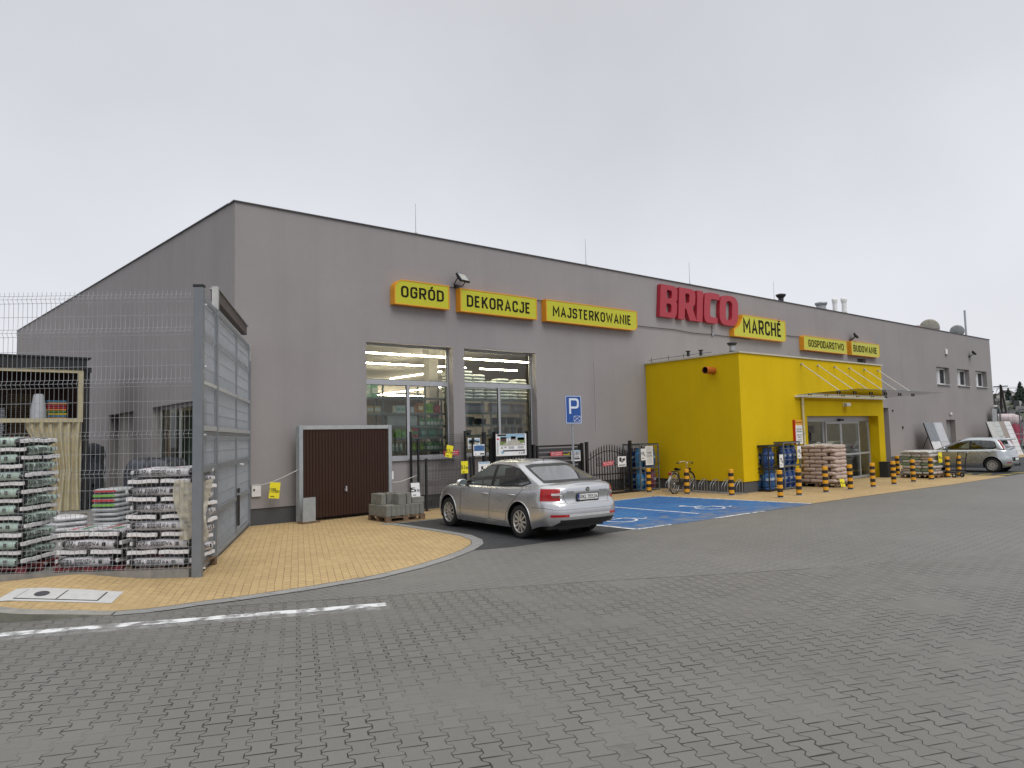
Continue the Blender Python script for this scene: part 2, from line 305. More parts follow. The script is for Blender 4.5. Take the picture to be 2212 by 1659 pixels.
sheet('driveway_paving',[(-60,-60),(120,-60),(120,0),(17,2.7),(14,4.2),(12.67,4.95),(11.26,5.52),(9.67,6.3),(7.58,7.53),(5.45,8.61),(3.3,9.75),(2.1,10.3),(-20,22)],.004,grey_a)
# thin dark seam where the two patterns meet
mb=MB(); pl=[(3.3,9.75),(5.45,8.61),(7.58,7.53),(9.67,6.3),(10.6,5.8)]
for a,b in zip(pl,pl[1:]):
    a,b=Vector((*a,.0062)),Vector((*b,.0062)); n=Vector((-(b-a).y,(b-a).x,0)).normalized()*.007; mb.add([a-n,b-n,b+n,a+n],[(0,1,2,3)],mat('paving_seam',(.04,.038,.035),.9))
structure(mb.build('paving_seam'))
sheet('dark_parking_bay',[(9.0,10.88),(12.33,10.84),(12.33,16.12),(9.0,16.12),(8.2,11.1)],.004,dark_p)
sheet('blue_parking_bays',[(12.33,10.72),(19.72,10.62),(19.25,15.82),(12.33,15.9)],.006,blue_p)
def strip(name,a,b,w,mt,z=.010):
    a,b=Vector((*a,z)),Vector((*b,z)); n=Vector((-(b-a).y,(b-a).x,0)).normalized()*w/2; mb=MB(); mb.add([a-n,b-n,b+n,a+n],[(0,1,2,3)],mt); return structure(mb.build(name))
strip('parking_bay_line',(15.75,11.6),(15.68,15.8),.09,white_m); strip('parking_bay_line',(12.38,10.78),(12.38,15.85),.11,white_m)
strip('parking_bay_line',(12.4,15.86),(19.25,15.78),.09,white_m); strip('parking_bay_line',(19.28,15.78),(19.72,10.7),.09,white_m)
strip('parking_bay_edge_line',(12.4,10.74),(13.5,10.72),.10,white_w,.0105); strip('parking_bay_edge_line',(15.1,10.68),(17.2,10.64),.10,white_w,.0105)
def wheelchair(name,ox,oy,ang,s):
    """painted wheelchair user: head, back, seat, leg and big wheel"""
    mb=MB(); T=TR(ox,oy,.0105,ang,sx=s,sy=s)
    def st(pts,w):
        pts=[Vector((*p,0)) for p in pts]; vs=[]
        for i,p in enumerate(pts):
            d=(pts[min(i+1,len(pts)-1)]-pts[max(i-1,0)]).normalized(); n=Vector((-d.y,d.x,0))*w/2; vs+=[p-n,p+n]
        mb.add(vs,[(2*i,2*i+2,2*i+3,2*i+1) for i in range(len(pts)-1)],white_m,False,T)
    mb.add([(.06+.085*math.cos(2*PI*i/14),.93+.085*math.sin(2*PI*i/14),0) for i in range(14)],[tuple(range(14))],white_m,False,T)
    st([(.06,.83),(.08,.42)],.07); st([(.08,.66),(.34,.62)],.05); st([(.08,.44),(.42,.42),(.56,.08),(.70,.13)],.06)
    st([(.0+.30*math.cos(R(a))+.12,.26+.30*math.sin(R(a))) for a in range(125,400,15)],.05)
    return structure(mb.build(name))
wheelchair('wheelchair_marking',16.98,11.9,R(0),1.3); wheelchair('wheelchair_marking',13.3,11.85,R(0),1.3)
for a,b in (((34.74,12.0),(35.5,11.9)),((35.0,11.5),(35.82,11.25)),((34.75,10.8),(35.94,10.55)),((36.6,10.75),(37.8,10.5))): strip('yellow_road_dash',a,b,.12,yel_m)
sheet('dark_parking_bays_right',[(34.6,10.35),(60,10.2),(60,15.6),(52.3,15.2),(34.2,15.2)],.004,dark_p)
# white line across the driveway, with a wide worn smear of older paint beside it
strip('worn_white_smear',(-3.,11.87),(4.77,8.22),.26,whitewear('faint_white_road_paint',(.30,.52)),.008)
strip('white_driveway_line',(-3.,12.05),(4.8,8.36),.19,white_w,.009)
# yellow pavement: bed with raised left end, flush elsewhere
def ss(a,b,x): t=max(0,min(1,(x-a)/(b-a))); return t*t*(3-2*t)
def yz(x,y): return .008+.14*max(0,min(1,(-.86*(x-2.1)+.51*(y-10.5)+.02)/1.35))*ss(14.4,12.8,y)*ss(3.4,2.0,x)
def tessel(name,poly,mt,step=.25,zf=yz):
    bm=bmesh.new(); bm.faces.new([bm.verts.new((x,y,0)) for x,y in poly])
    xs=[p[0] for p in poly]; ys=[p[1] for p in poly]
    for ax,lo,hi in ((0,min(xs),max(xs)),(1,min(ys),max(ys))):
        n=max(1,int((hi-lo)/step))
        for i in range(1,n):
            co=[0,0,0]; no=[0,0,0]; co[ax]=lo+(hi-lo)*i/n; no[ax]=1
            bmesh.ops.bisect_plane(bm,geom=bm.verts[:]+bm.edges[:]+bm.faces[:],plane_co=co,plane_no=no)
    for v in bm.verts: v.co.z=zf(v.co.x,v.co.y)
    me=bpy.data.meshes.new(name); bm.normal_update()
    if sum(f.normal.z for f in bm.faces)<0: bmesh.ops.reverse_faces(bm,faces=bm.faces[:])
    bm.to_mesh(me); bm.free(); me.materials.append(mt); o=bpy.data.objects.new(name,me); COL.objects.link(o); return structure(o)
curve=[(2.17,10.5),(2.49,10.36),(2.81,10.31),(3.03,10.31),(3.63,10.22),(4.47,10.18),(5.63,10.22),(6.48,10.46),(7.27,10.81),(8.1,11.3),(8.65,11.75),(8.96,12.19),(9.2,12.85),(9.26,13.7),(9.26,14.72),(9.26,15.7),(9.1,16.2)]
kerbtop=[(-2.36,14.3),(-1.13,13.1),(.19,12.0),(.75,11.48),(1.01,11.20),(1.18,11.03),(1.38,10.90),(1.58,10.82),(1.80,10.72),(2.0,10.62)]
tessel('yellow_pavement',kerbtop+curve+[(9.2,18.45),(6.76,18.45),(3.74,12.36),(3.6,12.24),(-2.5,16.93)],yel_p)
sheet('yellow_pavement_by_shop',[(9.1,16.2),(12.3,16.0),(19.35,15.9),(19.75,10.66),(21.6,10.66),(25.1,10.54),(29.1,10.33),(34.6,10.33),(34.2,15.1),(34.2,18.45),(9.2,18.45)],.0085,yel_r)
sheet('yellow_pavement_far',[(34.2,15.2),(62,15.5),(62,18.45),(34.2,18.45)],.0085,yel_r)
# grey border band round the yellow tongue
def band(name,inner,wd,mt,z):
    mb=MB(); P=[Vector((*p,0)) for p in inner]; vs=[]
    for i,p in enumerate(P):
        d=(P[min(i+1,len(P)-1)]-P[max(i-1,0)]).normalized(); n=Vector((d.y,-d.x,0))*wd
        vs+=[Vector((p.x,p.y,z)),Vector((p.x+n.x,p.y+n.y,z))]
    mb.add(vs,[(2*i,2*i+1,2*i+3,2*i+2) for i in range(len(P)-1)],mt); return structure(mb.build(name))
band('grey_edging',curve,.24,paver('edging_stones',(.27,.27,.265),(.07,.07,.065),R(20),.24,.9,0,.006,'brick',var=.05),.0105)
band('blue_bay_kerb',[(9.2,16.02),(12.3,15.98),(19.3,15.88)],.09,mat('kerb_stone',(.27,.265,.25),.85,var=.15),.012)
band('pavement_seam',curve,.012,mat('seam_dark',(.05,.045,.035),.9),.0125)
# raised kerb at the left edge of the picture
mb=MB(); kc=mat('concrete_kerb',(.27,.26,.235),.85,var=.2,scale=5,bump=.2)
kb=kerbtop+[(2.17,10.5)]
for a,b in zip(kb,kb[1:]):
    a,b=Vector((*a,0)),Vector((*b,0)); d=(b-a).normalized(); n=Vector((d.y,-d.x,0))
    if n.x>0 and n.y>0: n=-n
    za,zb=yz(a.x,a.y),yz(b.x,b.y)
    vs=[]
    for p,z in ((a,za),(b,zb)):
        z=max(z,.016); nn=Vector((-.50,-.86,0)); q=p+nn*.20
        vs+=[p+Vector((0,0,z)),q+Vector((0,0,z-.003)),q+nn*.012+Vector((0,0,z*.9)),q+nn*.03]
    mb.add(vs,[(i,i+1,i+5,i+4) for i in range(2)],kc); mb.add(vs,[(2,3,7,6)],mat('shaded_kerb_face',(.13,.13,.105),.95,var=.35,scale=4,bump=.4))  # front face coloured darker than the kerb top, shade put into the colour
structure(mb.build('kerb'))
# service hatch in the yellow pavement
h=thing('service_hatch','pale concrete service hatch with two lids set in the yellow paving','hatch',(1.72,11.35,0))
con=mat('pale_concrete',(.52,.52,.51),.85,var=.08,scale=10,bump=.15); iron=mat('cast_iron',(.05,.05,.06),.6)
o1=[(1.3,12.35),(2.5,11.67),(2.2,10.97),(.97,11.56)]
def quad(mb,P,dz,mt):
    mb.add([(x-1.72,y-11.35,yz(x,y)+dz) for x,y in P],[tuple(range(len(P)))],mt)
cx=sum(p[0] for p in o1)/4; cy=sum(p[1] for p in o1)/4
def bil(u,v): a,b,c,d=[Vector(p) for p in o1]; q=(a*(1-u)+b*u)*(1-v)+(d*(1-u)+c*u)*v; return (q.x,q.y)
def hgrid(u0,u1,v0,v1,dz,mt,mb):
    n=8
    for i in range(n):
        for j in range(n): quad(mb,[bil(u0+(u1-u0)*(i+a)/n,v0+(v1-v0)*(j+b)/n) for a,b in ((0,0),(0,1),(1,1),(1,0))],dz,mt)
mb=MB(); hgrid(0,1,0,1,.005,con,mb); mb.build('frame',h)
mb=MB(); hgrid(.135,.865,.135,.865,.008,iron,mb); mb.build('gap_rim',h)
for u0,u1 in ((.147,.492),(.506,.853)):
    mb=MB(); hgrid(u0,u1,.155,.845,.012,con,mb); mb.build('lid',h)
mb=MB(); c=bil(.32,.5); du=Vector(bil(.42,.5))-Vector(c); dv=Vector(bil(.32,.82))-Vector(c)
ring=[(c[0]+du.x*math.cos(2*PI*i/20)*.62+dv.x*math.sin(2*PI*i/20)*.62,c[1]+du.y*math.cos(2*PI*i/20)*.62+dv.y*math.sin(2*PI*i/20)*.62) for i in range(20)]
quad(mb,ring,.0165,iron); mb.build('iron_cap',h)
# ================================================================ MAIN SHOP BUILDING
plaster=wallmat('grey_plaster',(.305,.287,.289)); plinth_m=mat('dark_plinth_plaster',(.085,.086,.09),.9,var=.07,scale=2,bump=.3,bs=120)
reveal_m=plaster; coping_m=mat('coping_sheet',(.12,.12,.125),.5,.4,.1); roof_m=mat('roof_membrane',(.16,.16,.165),.9)
shopglass=glass('shop_window_glass',(.90,.975,.94),.01,1.5,1.3); int_wall=mat('shop_interior_wall',(.36,.335,.31),.8); int_floor=mat('shop_floor',(.30,.29,.27),.5)
strip_lit=lampmat('strip_light_lit',(1,.86,.62),36.)
XF=6.39; YF=18.5; XR=60.2; YB=63.85; ZT=8.2; ZB=10.54
def wall_cells(mb,x0,x1,z0,z1,holes,to3,mt):
    xs=sorted({x0,x1,*[h[0] for h in holes],*[h[1] for h in holes]}); zs=sorted({z0,z1,*[h[2] for h in holes],*[h[3] for h in holes]})
    for a,b in zip(xs,xs[1:]):
        for c,d in zip(zs,zs[1:]):
            if any(h[0]<=a and b<=h[1] and h[2]<=c and d<=h[3] for h in holes): continue
            mb.add([to3(a,c,0),to3(b,c,0),to3(b,d,0),to3(a,d,0)],[(0,1,2,3)],mt)
def reveal(mb,h,dep,to3,mt):
    a,b,c,d=h
    for P in (((a,c),(a,d)),((a,d),(b,d)),((b,d),(b,c)),((b,c),(a,c))):
        mb.add([to3(*P[0],0),to3(*P[1],0),to3(*P[1],dep),to3(*P[0],dep)],[(0,1,2,3)],mt)
fr3=lambda x,z,d:(x,YF+d,z)
ga3=lambda y,z,d:(XF+d,y,z)
WIN=[(10.07,13.05,1.49,4.86),(13.49,16.47,1.49,4.86)]
SW=[(50.3,52.4,4.73,5.84),(53.69,55.87,4.73,5.84),(57.04,59.18,4.73,5.84)]
DOORS=[(42.1,43.14,0.,3.18),(51.35,52.85,0.,2.47)]
VENT=[(39.68,40.7,5.35,5.85)]
store=thing('shop_building','long grey plastered shop with dark plinth, two big shop windows and a sloping gable','building',(0,0,0))
mb=MB(); wall_cells(mb,XF,XR,.42,ZT,WIN+SW+[(a,b,.42,d) for a,b,c,d in DOORS]+VENT,fr3,plaster)
for h in WIN: reveal(mb,h,.25,fr3,reveal_m)
for h in SW+VENT: reveal(mb,h,.28,fr3,reveal_m)
for h in DOORS: reveal(mb,h,.35,fr3,reveal_m)
mb.add([(XF,YF,.42),(XR,YF,.42),(XR,YF+.03,.42),(XF,YF+.03,.42)],[(0,1,2,3)],plaster)
mb.build('front_wall',store)
GW=[(20.6,26.23,.55,3.3),(28.71,32.85,0.,3.29)]
mb=MB(); wall_cells(mb,YF,YB,.42,8.,[(20.6,26.23,.55,3.3),(28.71,32.85,.42,3.29)],ga3,plaster)
mb.add([ga3(YF,8.,0),ga3(YB,8.,0),ga3(YB,ZB,0),ga3(YF,ZT,0)],[(0,1,2,3)],plaster)
reveal(mb,GW[0],.3,ga3,reveal_m); reveal(mb,GW[1],.62,ga3,reveal_m); mb.build('gable_wall',store)
mb=MB(); mb.add([(XR,YF,0),(XR,YB,0),(XR,YB,ZB),(XR,YF,ZT)],[(0,1,2,3)],plaster); mb.add([(XF,YB,0),(XR,YB,0),(XR,YB,ZB),(XF,YB,ZB)],[(0,1,2,3)],plaster); mb.build('rear_wall',store)
mb=MB()
xs=[XF+.03]+[q for a,b,c,d in DOORS for q in (a,b)]+[XR-.03]
for a,b in zip(xs[::2],xs[1::2]): mb.add([(a,YF+.03,0),(b,YF+.03,0),(b,YF+.03,.42),(a,YF+.03,.42)],[(0,1,2,3)],plinth_m)
for a,b in ((YF+.03,28.71),(32.85,YB)): mb.add([(XF+.03,a,0),(XF+.03,b,0),(XF+.03,b,.42),(XF+.03,a,.42)],[(0,1,2,3)],plinth_m)
mb.build('plinth',store)
mb=MB(); mb.add([(XF,YF,ZT-.06),(XR,YF,ZT-.06),(XR,YB,ZB-.06),(XF,YB,ZB-.06)],[(0,1,2,3)],roof_m); mb.build('roof',store)
mb=MB(); mb.box(XF-.05,YF-.05,ZT-.005,XR+.05,YF+.35,ZT+.02,coping_m)
sl=(ZB-ZT)/(YB-YF)
mb.add([(XF-.05,YF+.351,ZT-.005+.35*sl),(XF+.35,YF+.351,ZT-.005+.35*sl),(XF+.35,YB,ZB-.005),(XF-.05,YB,ZB-.005),(XF-.05,YF+.351,ZT+.02+.35*sl),(XF+.35,YF+.351,ZT+.02+.35*sl),(XF+.35,YB,ZB+.02),(XF-.05,YB,ZB+.02)],[(0,1,2,3),(4,7,6,5),(0,4,5,1),(1,5,6,2),(3,2,6,7),(0,3,7,4)],coping_m)
mb.build('coping',store)
# shop windows: frame, panes, sill
for i,(a,b,c,d) in enumerate(WIN):
    mb=MB(); y0,y1=18.75,18.83
    mid=(11.54,11.64) if i==0 else (15.01,15.10)
    mb.box(a,y0,d-.055,b,y1,d,alu); mb.box(a,y0,c,b,y1,c+.10,alu); mb.box(a,y0,c+.10,a+.05,y1,d-.055,alu); mb.box(b-.05,y0,c+.10,b,y1,d-.055,alu)
    mb.box(a+.05,y0,3.66,b-.05,y1,3.81,alu); mb.box(mid[0],y0,c+.10,mid[1],y1,3.66,alu)
    w=mb.build('window',store,bevel=.004)
    if i: w['label']='second shop window, white sacks stacked behind it'
    else: w['label']='left shop window with green bottles on shelves'
    for x0,x1,z0,z1 in ((a+.05,b-.05,3.81,d-.055),(a+.05,mid[0],c+.10,3.66),(mid[1],b-.05,c+.10,3.66)):
        mb=MB(); mb.add([(x0,18.785,z0),(x1,18.785,z0),(x1,18.785,z1),(x0,18.785,z1)],[(0,1,2,3)],shopglass); mb.build('pane',w)
        mb=MB(); g=.012
        for q in ((x0,18.76,z0,x0+g,18.784,z1),(x1-g,18.76,z0,x1,18.784,z1),(x0+g,18.76,z1-g,x1-g,18.784,z1),(x0+g,18.76,z0,x1-g,18.784,z0+g)): mb.box(*q,black2)
        mb.build('gasket',w)
    mb=MB(); mb.box(a+.003,18.43,c-.035,b-.003,18.749,c-.003,alu); mb.build('sill',w)
for a,b,c,d in SW:
    mb=MB(); y0,y1=18.78,18.84; wf=mat('white_window_frame',(.72,.72,.72),.4,var=.04); m=(a+b)/2
    mb.box(a,y0,d-.12,b,y1,d,wf); mb.box(a,y0,c,b,y1,c+.10,wf); mb.box(a,y0,c+.10,a+.1,y1,d-.12,wf); mb.box(b-.1,y0,c+.10,b,y1,d-.12,wf); mb.box(m-.08,y0,c+.10,m+.08,y1,d-.12,wf)
    w=mb.build('upper_window',store)
    for x0,x1 in ((a+.1,m-.08),(m+.08,b-.1)):
        mb=MB(); mb.add([(x0,18.81,c+.1),(x1,18.81,c+.1),(x1,18.81,d-.12),(x0,18.81,d-.12)],[(0,1,2,3)],mat('dark_upper_glass',(.03,.035,.038),.05,spec=.8)); mb.build('pane',w)
        mb=MB(); xm=x1 if x0==a+.1 else x0+.25*(x1-x0); mb.add([(x0+.004,18.806,c+.1),(xm-.004,18.806,c+.1),(xm-.004,18.806,d-.12),(x0+.004,18.806,d-.12)],[(0,1,2,3)],mat('white_blind',(.55,.56,.57),.7)); mb.build('blind',w)
    mb=MB(); mb.box(a+.02,18.40,c-.05,b-.02,18.77,c-.003,alu); mb.build('sill',w)
for (a,b,c,d),mt in zip(DOORS,(mat('grey_steel_door',(.20,.20,.205),.5,var=.04),mat('pale_steel_door',(.24,.24,.25),.5,var=.04))):
    mb=MB(); mb.box(a,18.80,.03,b,18.86,d,mt); dd=mb.build('steel_door',store)
    mb=MB(); mb.box(b-.16,18.76,1.05,b-.12,18.799,1.35,alu); mb.cyl((b-.14,18.74,1.2),(b-.30,18.74,1.2),.012,alu,6); mb.build('handle',dd)
    for z in (.4,1.3,2.2): mb=MB(); mb.cyl((a+.03,18.79,z),(a+.03,18.79,z+.12),.02,alu,6); mb.build('hinge',dd)
a,b,c,d=VENT[0]
mb=MB(); mb.box(a,18.72,c,b,18.78,d,mat('dark_vent_box',(.07,.07,.075),.6)); mb.box(a+.25,18.70,c+.1,a+.5,18.719,d-.12,black2); mb.build('wall_vent',store)
# gable door and window
mb=MB(); gd=mat('gable_door_panel',(.235,.235,.235),.6,var=.05)
mb.box(XF+.50,30.0,.05,XF+.56,32.85,3.29,gd); mb.box(XF+.50,28.71,.05,XF+.56,28.95,3.29,alu); mb.box(XF+.50,29.85,.05,XF+.56,30.0,3.29,alu); mb.box(XF+.50,28.95,1.0,XF+.56,29.85,1.2,alu)
dd=mb.build('gable_door',store)
for z0,z1 in ((1.2,3.25),(.05,1.0)): mb=MB(); mb.box(XF+.52,28.95,z0,XF+.53,29.85,z1,shopglass); mb.build('pane',dd)
mb=MB(); y=[20.6,22.3,24.0,26.23]
mb.box(XF+.24,20.6,3.2,XF+.30,26.23,3.3,alu); mb.box(XF+.24,20.6,.55,XF+.30,26.23,.65,alu)
for q in y: mb.box(XF+.24,max(20.6,q-.06),.65,XF+.30,min(26.23,q+.06),3.2,alu)
w=mb.build('gable_window',store)
for a,b in zip(y,y[1:]):
    mb=MB(); mb.add([(XF+.27,a+.06,.65),(XF+.27,b-.06,.65),(XF+.27,b-.06,3.2),(XF+.27,a+.06,3.2)],[(0,1,2,3)],glass('gable_glass',(.8,.9,.85),.03,1.5,.12)); mb.build('pane',w)
# interior room seen through the windows
mb=MB(); x0,x1,y0,y1,z1=6.75,34.,18.86,47.,5.4
mb.add([(x0,y0,.02),(x1,y0,.02),(x1,y1,.02),(x0,y1,.02)],[(0,1,2,3)],int_floor); mb.add([(x0,y0,z1),(x1,y0,z1),(x1,y1,z1),(x0,y1,z1)],[(0,3,2,1)],int_wall)
mb.add([(x0,y1,0),(x1,y1,0),(x1,y1,z1),(x0,y1,z1)],[(0,1,2,3)],int_wall); mb.add([(x1,y0,0),(x1,y1,0),(x1,y1,z1),(x1,y0,z1)],[(0,1,2,3)],int_wall)
for h in ((x0,20.6,0,z1),(26.23,28.0,0,z1),(28.0,y1,0,z1)): mb.add([(x0,max(h[0],y0) if h[0]>10 else y0,h[2]),(x0,h[1],h[2]),(x0,h[1],h[3]),(x0,max(h[0],y0) if h[0]>10 else y0,h[3])],[(0,1,2,3)],int_wall)
wall_cells(mb,x0,x1,0.,z1,[(10.02,13.1,1.4,4.9),(13.44,16.52,1.4,4.9)],lambda x,z,d:(x,y0,z),int_wall)
mb.box(13.1,19.9,0,13.45,20.25,5.38,int_wall); mb.box(6.8,38.,4.8,33.9,38.4,5.38,int_wall); mb.box(7.5,19.6,.1,8.0,28.3,3.2,mat('dark_green_racking',(.05,.075,.06),.7,var=.5,scale=3)); mb.box(17.5,22.,.1,33,26.,4.1,mat('tall_racking',(.16,.15,.14),.7)); mb.box(8,30.5,.1,15,31.,2.6,mat('racking_two',(.20,.15,.12),.7,var=.4,scale=3))
mb.build('interior',store)
for a,b in (((8.,19.12),(13.2,19.12)),((13.9,19.16),(19.5,19.16)),((7.2,21.75),(15.92,21.75)),((16.6,21.8),(18.4,21.8)),((15.89,23.3),(15.89,27.1)),((20.87,30.7),(20.87,36.7)),((17.,37.6),(26,37.6)),((11.,25.),(11.,36.)),((8.,30.),(19.,30.))):
    mb=MB(); dx,dy=b[0]-a[0],b[1]-a[1]; w=.018
    mb.box(min(a[0],b[0])-(w if dx==0 else 0),min(a[1],b[1])-(w if dy==0 else 0),4.6,max(a[0],b[0])+(w if dx==0 else 0),max(a[1],b[1])+(w if dy==0 else 0),4.64,strip_lit); mb.build('strip_light',store)
# ---------------- goods on the shelves behind the windows
shelf_m=mat('shop_shelf',(.13,.155,.15),.5,.2)
def shelving(label,x0,x1,y0,y1,boards,posts,ztop):
    t=thing('shop_shelving',label,'shelf',(x0,y0,0))
    for z in boards:
        mb=MB(); mb.box(.0,0,z-.025,x1-x0,y1-y0,z,shelf_m); mb.box(0,-.02,z-.055,x1-x0,-.002,z+.01,shelf_m); mb.build('shelf_board',t)
    for px in posts:
        for yy in (0.03,y1-y0-.06):
            mb=MB(); mb.box(px-x0-.025,yy,0,px-x0+.025,yy+.03,ztop,shelf_m); mb.build('upright',t)
shelving('steel shelving with bottles and cartons behind the left shop window',10.1,13.4,19.35,19.85,(.6,1.0,1.35,1.71,2.12,2.47,2.86,3.33),(10.12,11.1,12.6,13.37),3.75)
shelving('steel shelving with grey pots behind the second shop window',13.5,16.9,19.35,19.9,(.6,1.0,1.4,1.8,2.15,2.48,2.88,3.31),(13.52,15.2,16.87),3.32)
def bottle(c,cap,lab):
    k='bottle'; t=thing('bottle','', 'bottle'); mb=MB()
    mb.lathe([(.0,0),(.05,0),(.055,.02),(.055,.15),(.045,.19),(.02,.235),(.018,.25),(0,.25)],mat('bottle_'+k+str(c),c,.3),12); mb.build('bottle_body',t)
    mb=MB(); mb.lathe([(.022,.25),(.022,.285),(0,.285)],mat('cap'+str(cap),cap,.4),8); mb.build('cap',t)
    mb=MB(); mb.lathe([(.0565,.035),(.0565,.13)],mat('lab'+str(lab),lab,.6),12); mb.build('label',t); return t
gb=bottle((.03,.30,.06),(.02,.2,.04),(.62,.68,.62)); wb=bottle((.62,.66,.62),(.05,.2,.08),(.45,.50,.46)); yb=bottle((.22,.42,.03),(.02,.12,.03),(.45,.55,.2))
used=set()
def put(src,label,loc,rz=0,group=None,cp=copy_tree):
    if src.name in used: o=copy_tree(src)
    else: o=src; used.add(src.name)
    o.location=loc; o.rotation_euler=(0,0,rz); o['label']=label
    if group: o['group']=group
    return o
for i,x in enumerate((12.47,12.60,12.73,12.86,12.99,13.12,13.25)): put(gb,'green bottle, %s from the left, middle shelf of the left window'%ORD[i],(x,19.45,2.47),i,'green bottles behind the left window')
for i,x in enumerate((11.45,11.59,11.74,11.95)): put(wb,'white bottle, %s from the left on the bottom shelf of the left window'%ORD[i],(x,19.45,1.71),i*2,'white bottles behind the left window')
for i,x in enumerate((12.2,12.33,12.46,12.6,12.72,12.85,12.98,13.1,13.22)): put(yb if i<3 else gb,'%s bottle, %s from the left, row on the bottom left window shelf'%('yellow green' if i<3 else 'green',ORD[i]),(x,19.45,1.71),i*3,'row of bottles on the bottom shelf')
def carton(label,x,y,z,w,d,h,c,band=None,cat='carton',rz=0):
    t=thing('carton',label,cat,(x,y,z),rz); mb=MB(); mb.box(-w/2,-d/2,0,w/2,d/2,h,mat('carton'+str(c),c,.7,var=.1)); mb.build('box',t,bevel=.004)
    mb=MB(); mb.box(-w/2+.02,-d/2-.004,h*.3,w/2-.02,-d/2-.001,h*.7,mat('cartonlab'+str(band),band or (.7,.7,.68),.7,var=.2,scale=25)); mb.build('printed_panel',t)
for i,(x,w,h,c,b) in enumerate(((11.63,.16,.24,(.55,.60,.57),(.3,.45,.4)),(11.80,.16,.24,(.56,.61,.58),(.3,.45,.4)),(11.97,.16,.24,(.5,.55,.53),(.3,.42,.38)),(12.13,.14,.20,(.45,.50,.48),(.6,.6,.6)),(12.44,.20,.32,(.42,.17,.05),(.68,.60,.38)),(12.63,.17,.31,(.22,.45,.03),(.12,.28,.03)),(12.81,.17,.31,(.25,.48,.03),(.14,.3,.03)),(13.07,.2,.24,(.42,.03,.06),(.5,.1,.1)))):
    carton('%s carton, %s from the left on the second shelf of the left window'%(('white','white','white','small white','orange and cream','lime green','lime green','red')[i],ORD[i]),x,19.5,2.86,w,.2,h,c,b)
for i,(x,w,h,c,b) in enumerate(((11.62,.2,.26,(.2,.4,.03),(.1,.3,.02)),(11.83,.18,.24,(.12,.3,.05),(.2,.4,.1)),(12.03,.18,.25,(.22,.42,.04),(.1,.25,.03)),(12.22,.2,.28,(.5,.03,.04),(.02,.2,.08)),(12.55,.22,.27,(.05,.22,.14),(.2,.35,.3)),(12.85,.3,.28,(.01,.13,.07),(.02,.2,.1)),(13.15,.22,.26,(.012,.12,.06),(.05,.2,.1)))):
    carton('%s carton, %s from the left on the fourth shelf of the left window'%(('lime green','leaf green','bright green','red','teal','dark green','dark green')[i],ORD[i]),x,19.5,2.12,w,.2,h,c,b)
carton('long pale grey box on the third shelf behind the left shop window',11.76,19.5,2.47,1.03,.25,.30,(.33,.36,.35),(.38,.40,.39))
for i,(x,z,c,h) in enumerate(((10.4,3.33,(.12,.28,.16),.5),(10.62,3.33,(.3,.42,.36),.36),(10.85,3.33,(.16,.34,.2),.42),(10.35,2.47,(.12,.2,.15),.2),(10.7,2.86,(.45,.33,.14),.22),(10.95,2.86,(.42,.34,.2),.22))): carton('%s pack, %s at the left end of the shelving in the left window'%(('dark green','pale','green','deep green','tan','brown')[i],ORD[i]),x,19.55,z,.22,.22,h,c,(.5,.55,.5))
def sack(label,x,y,z,L,Wd,H,c,group,rz=0,seed=0,name='folded_sack',cat='sack'):
    rs=random.Random(seed); o=MB()
    ph=rs.random()*6
    def fn(u,v):
        a=2*PI*u; b=PI*(v-.5); sg=lambda t,e:math.copysign(abs(t)**e,t)
        return (L/2*sg(math.cos(b),.45)*sg(math.cos(a),.4)*(1+.03*math.sin(5*a+ph)),Wd/2*sg(math.cos(b),.45)*sg(math.sin(a),.4)*(1+.03*math.sin(4*a+ph*2)),H/2+H/2*sg(math.sin(b),.7)*(1-.12*math.sin(3*a+ph)**2))
    o.grid(fn,18,8,c); q=o.build(name); q.location=(x,y,z); q.rotation_euler=(0,0,rz); tag(q,label,cat,group); return q
sackw=mat('white_woven_sack',(.62,.66,.64),.8,var=.14,scale=9,bump=.4,bs=40)
k=0
for c_,(x,n) in enumerate(((13.75,8),(14.25,9),(14.75,8),(15.30,6),(15.78,7),(16.2,6),(16.6,7))):
    for j in range(n):
        sack('white folded sack, %s up in the %s stack behind the second window'%(ORD[j],ORD[c_]),x+random.uniform(-.02,.02),19.62,3.312+j*.105,.50,.5,.115,sackw,'white sacks stacked in the second window',random.uniform(-.1,.1),k); k+=1
pot_m=mat('grey_plant_pot',(.20,.215,.21),.6); pot_d=mat('dark_plant_pot',(.05,.055,.055),.6); potw=mat('pale_plant_pot',(.42,.43,.42),.6)
def pot(label,x,z,r,h,mt):
    mb=MB(); mb.lathe([(0,0),(r*.72,0),(r*.95,h*.92),(r*1.03,h*.92),(r*1.03,h),(r*.92,h),(r*.88,h*.9),(0,h*.88)],mt,16); o=mb.build('plant_pot'); o.location=(x,19.58,z); tag(o,label,'pot','plant pots in the second window')
for i,(x,r,h,mt) in enumerate(((13.75,.18,.30,pot_m),(14.12,.16,.29,potw),(14.45,.15,.27,pot_m),(14.75,.13,.22,pot_d),(15.0,.12,.2,pot_d),(15.5,.15,.24,pot_d),(15.85,.15,.26,pot_m),(16.2,.15,.25,pot_d),(16.55,.14,.24,pot_m))): pot('%s plant pot, %s from the left, upper shelf behind the second window'%({pot_m:'grey',potw:'pale',pot_d:'dark'}[mt],ORD[i]),x,2.48,r,h,mt)
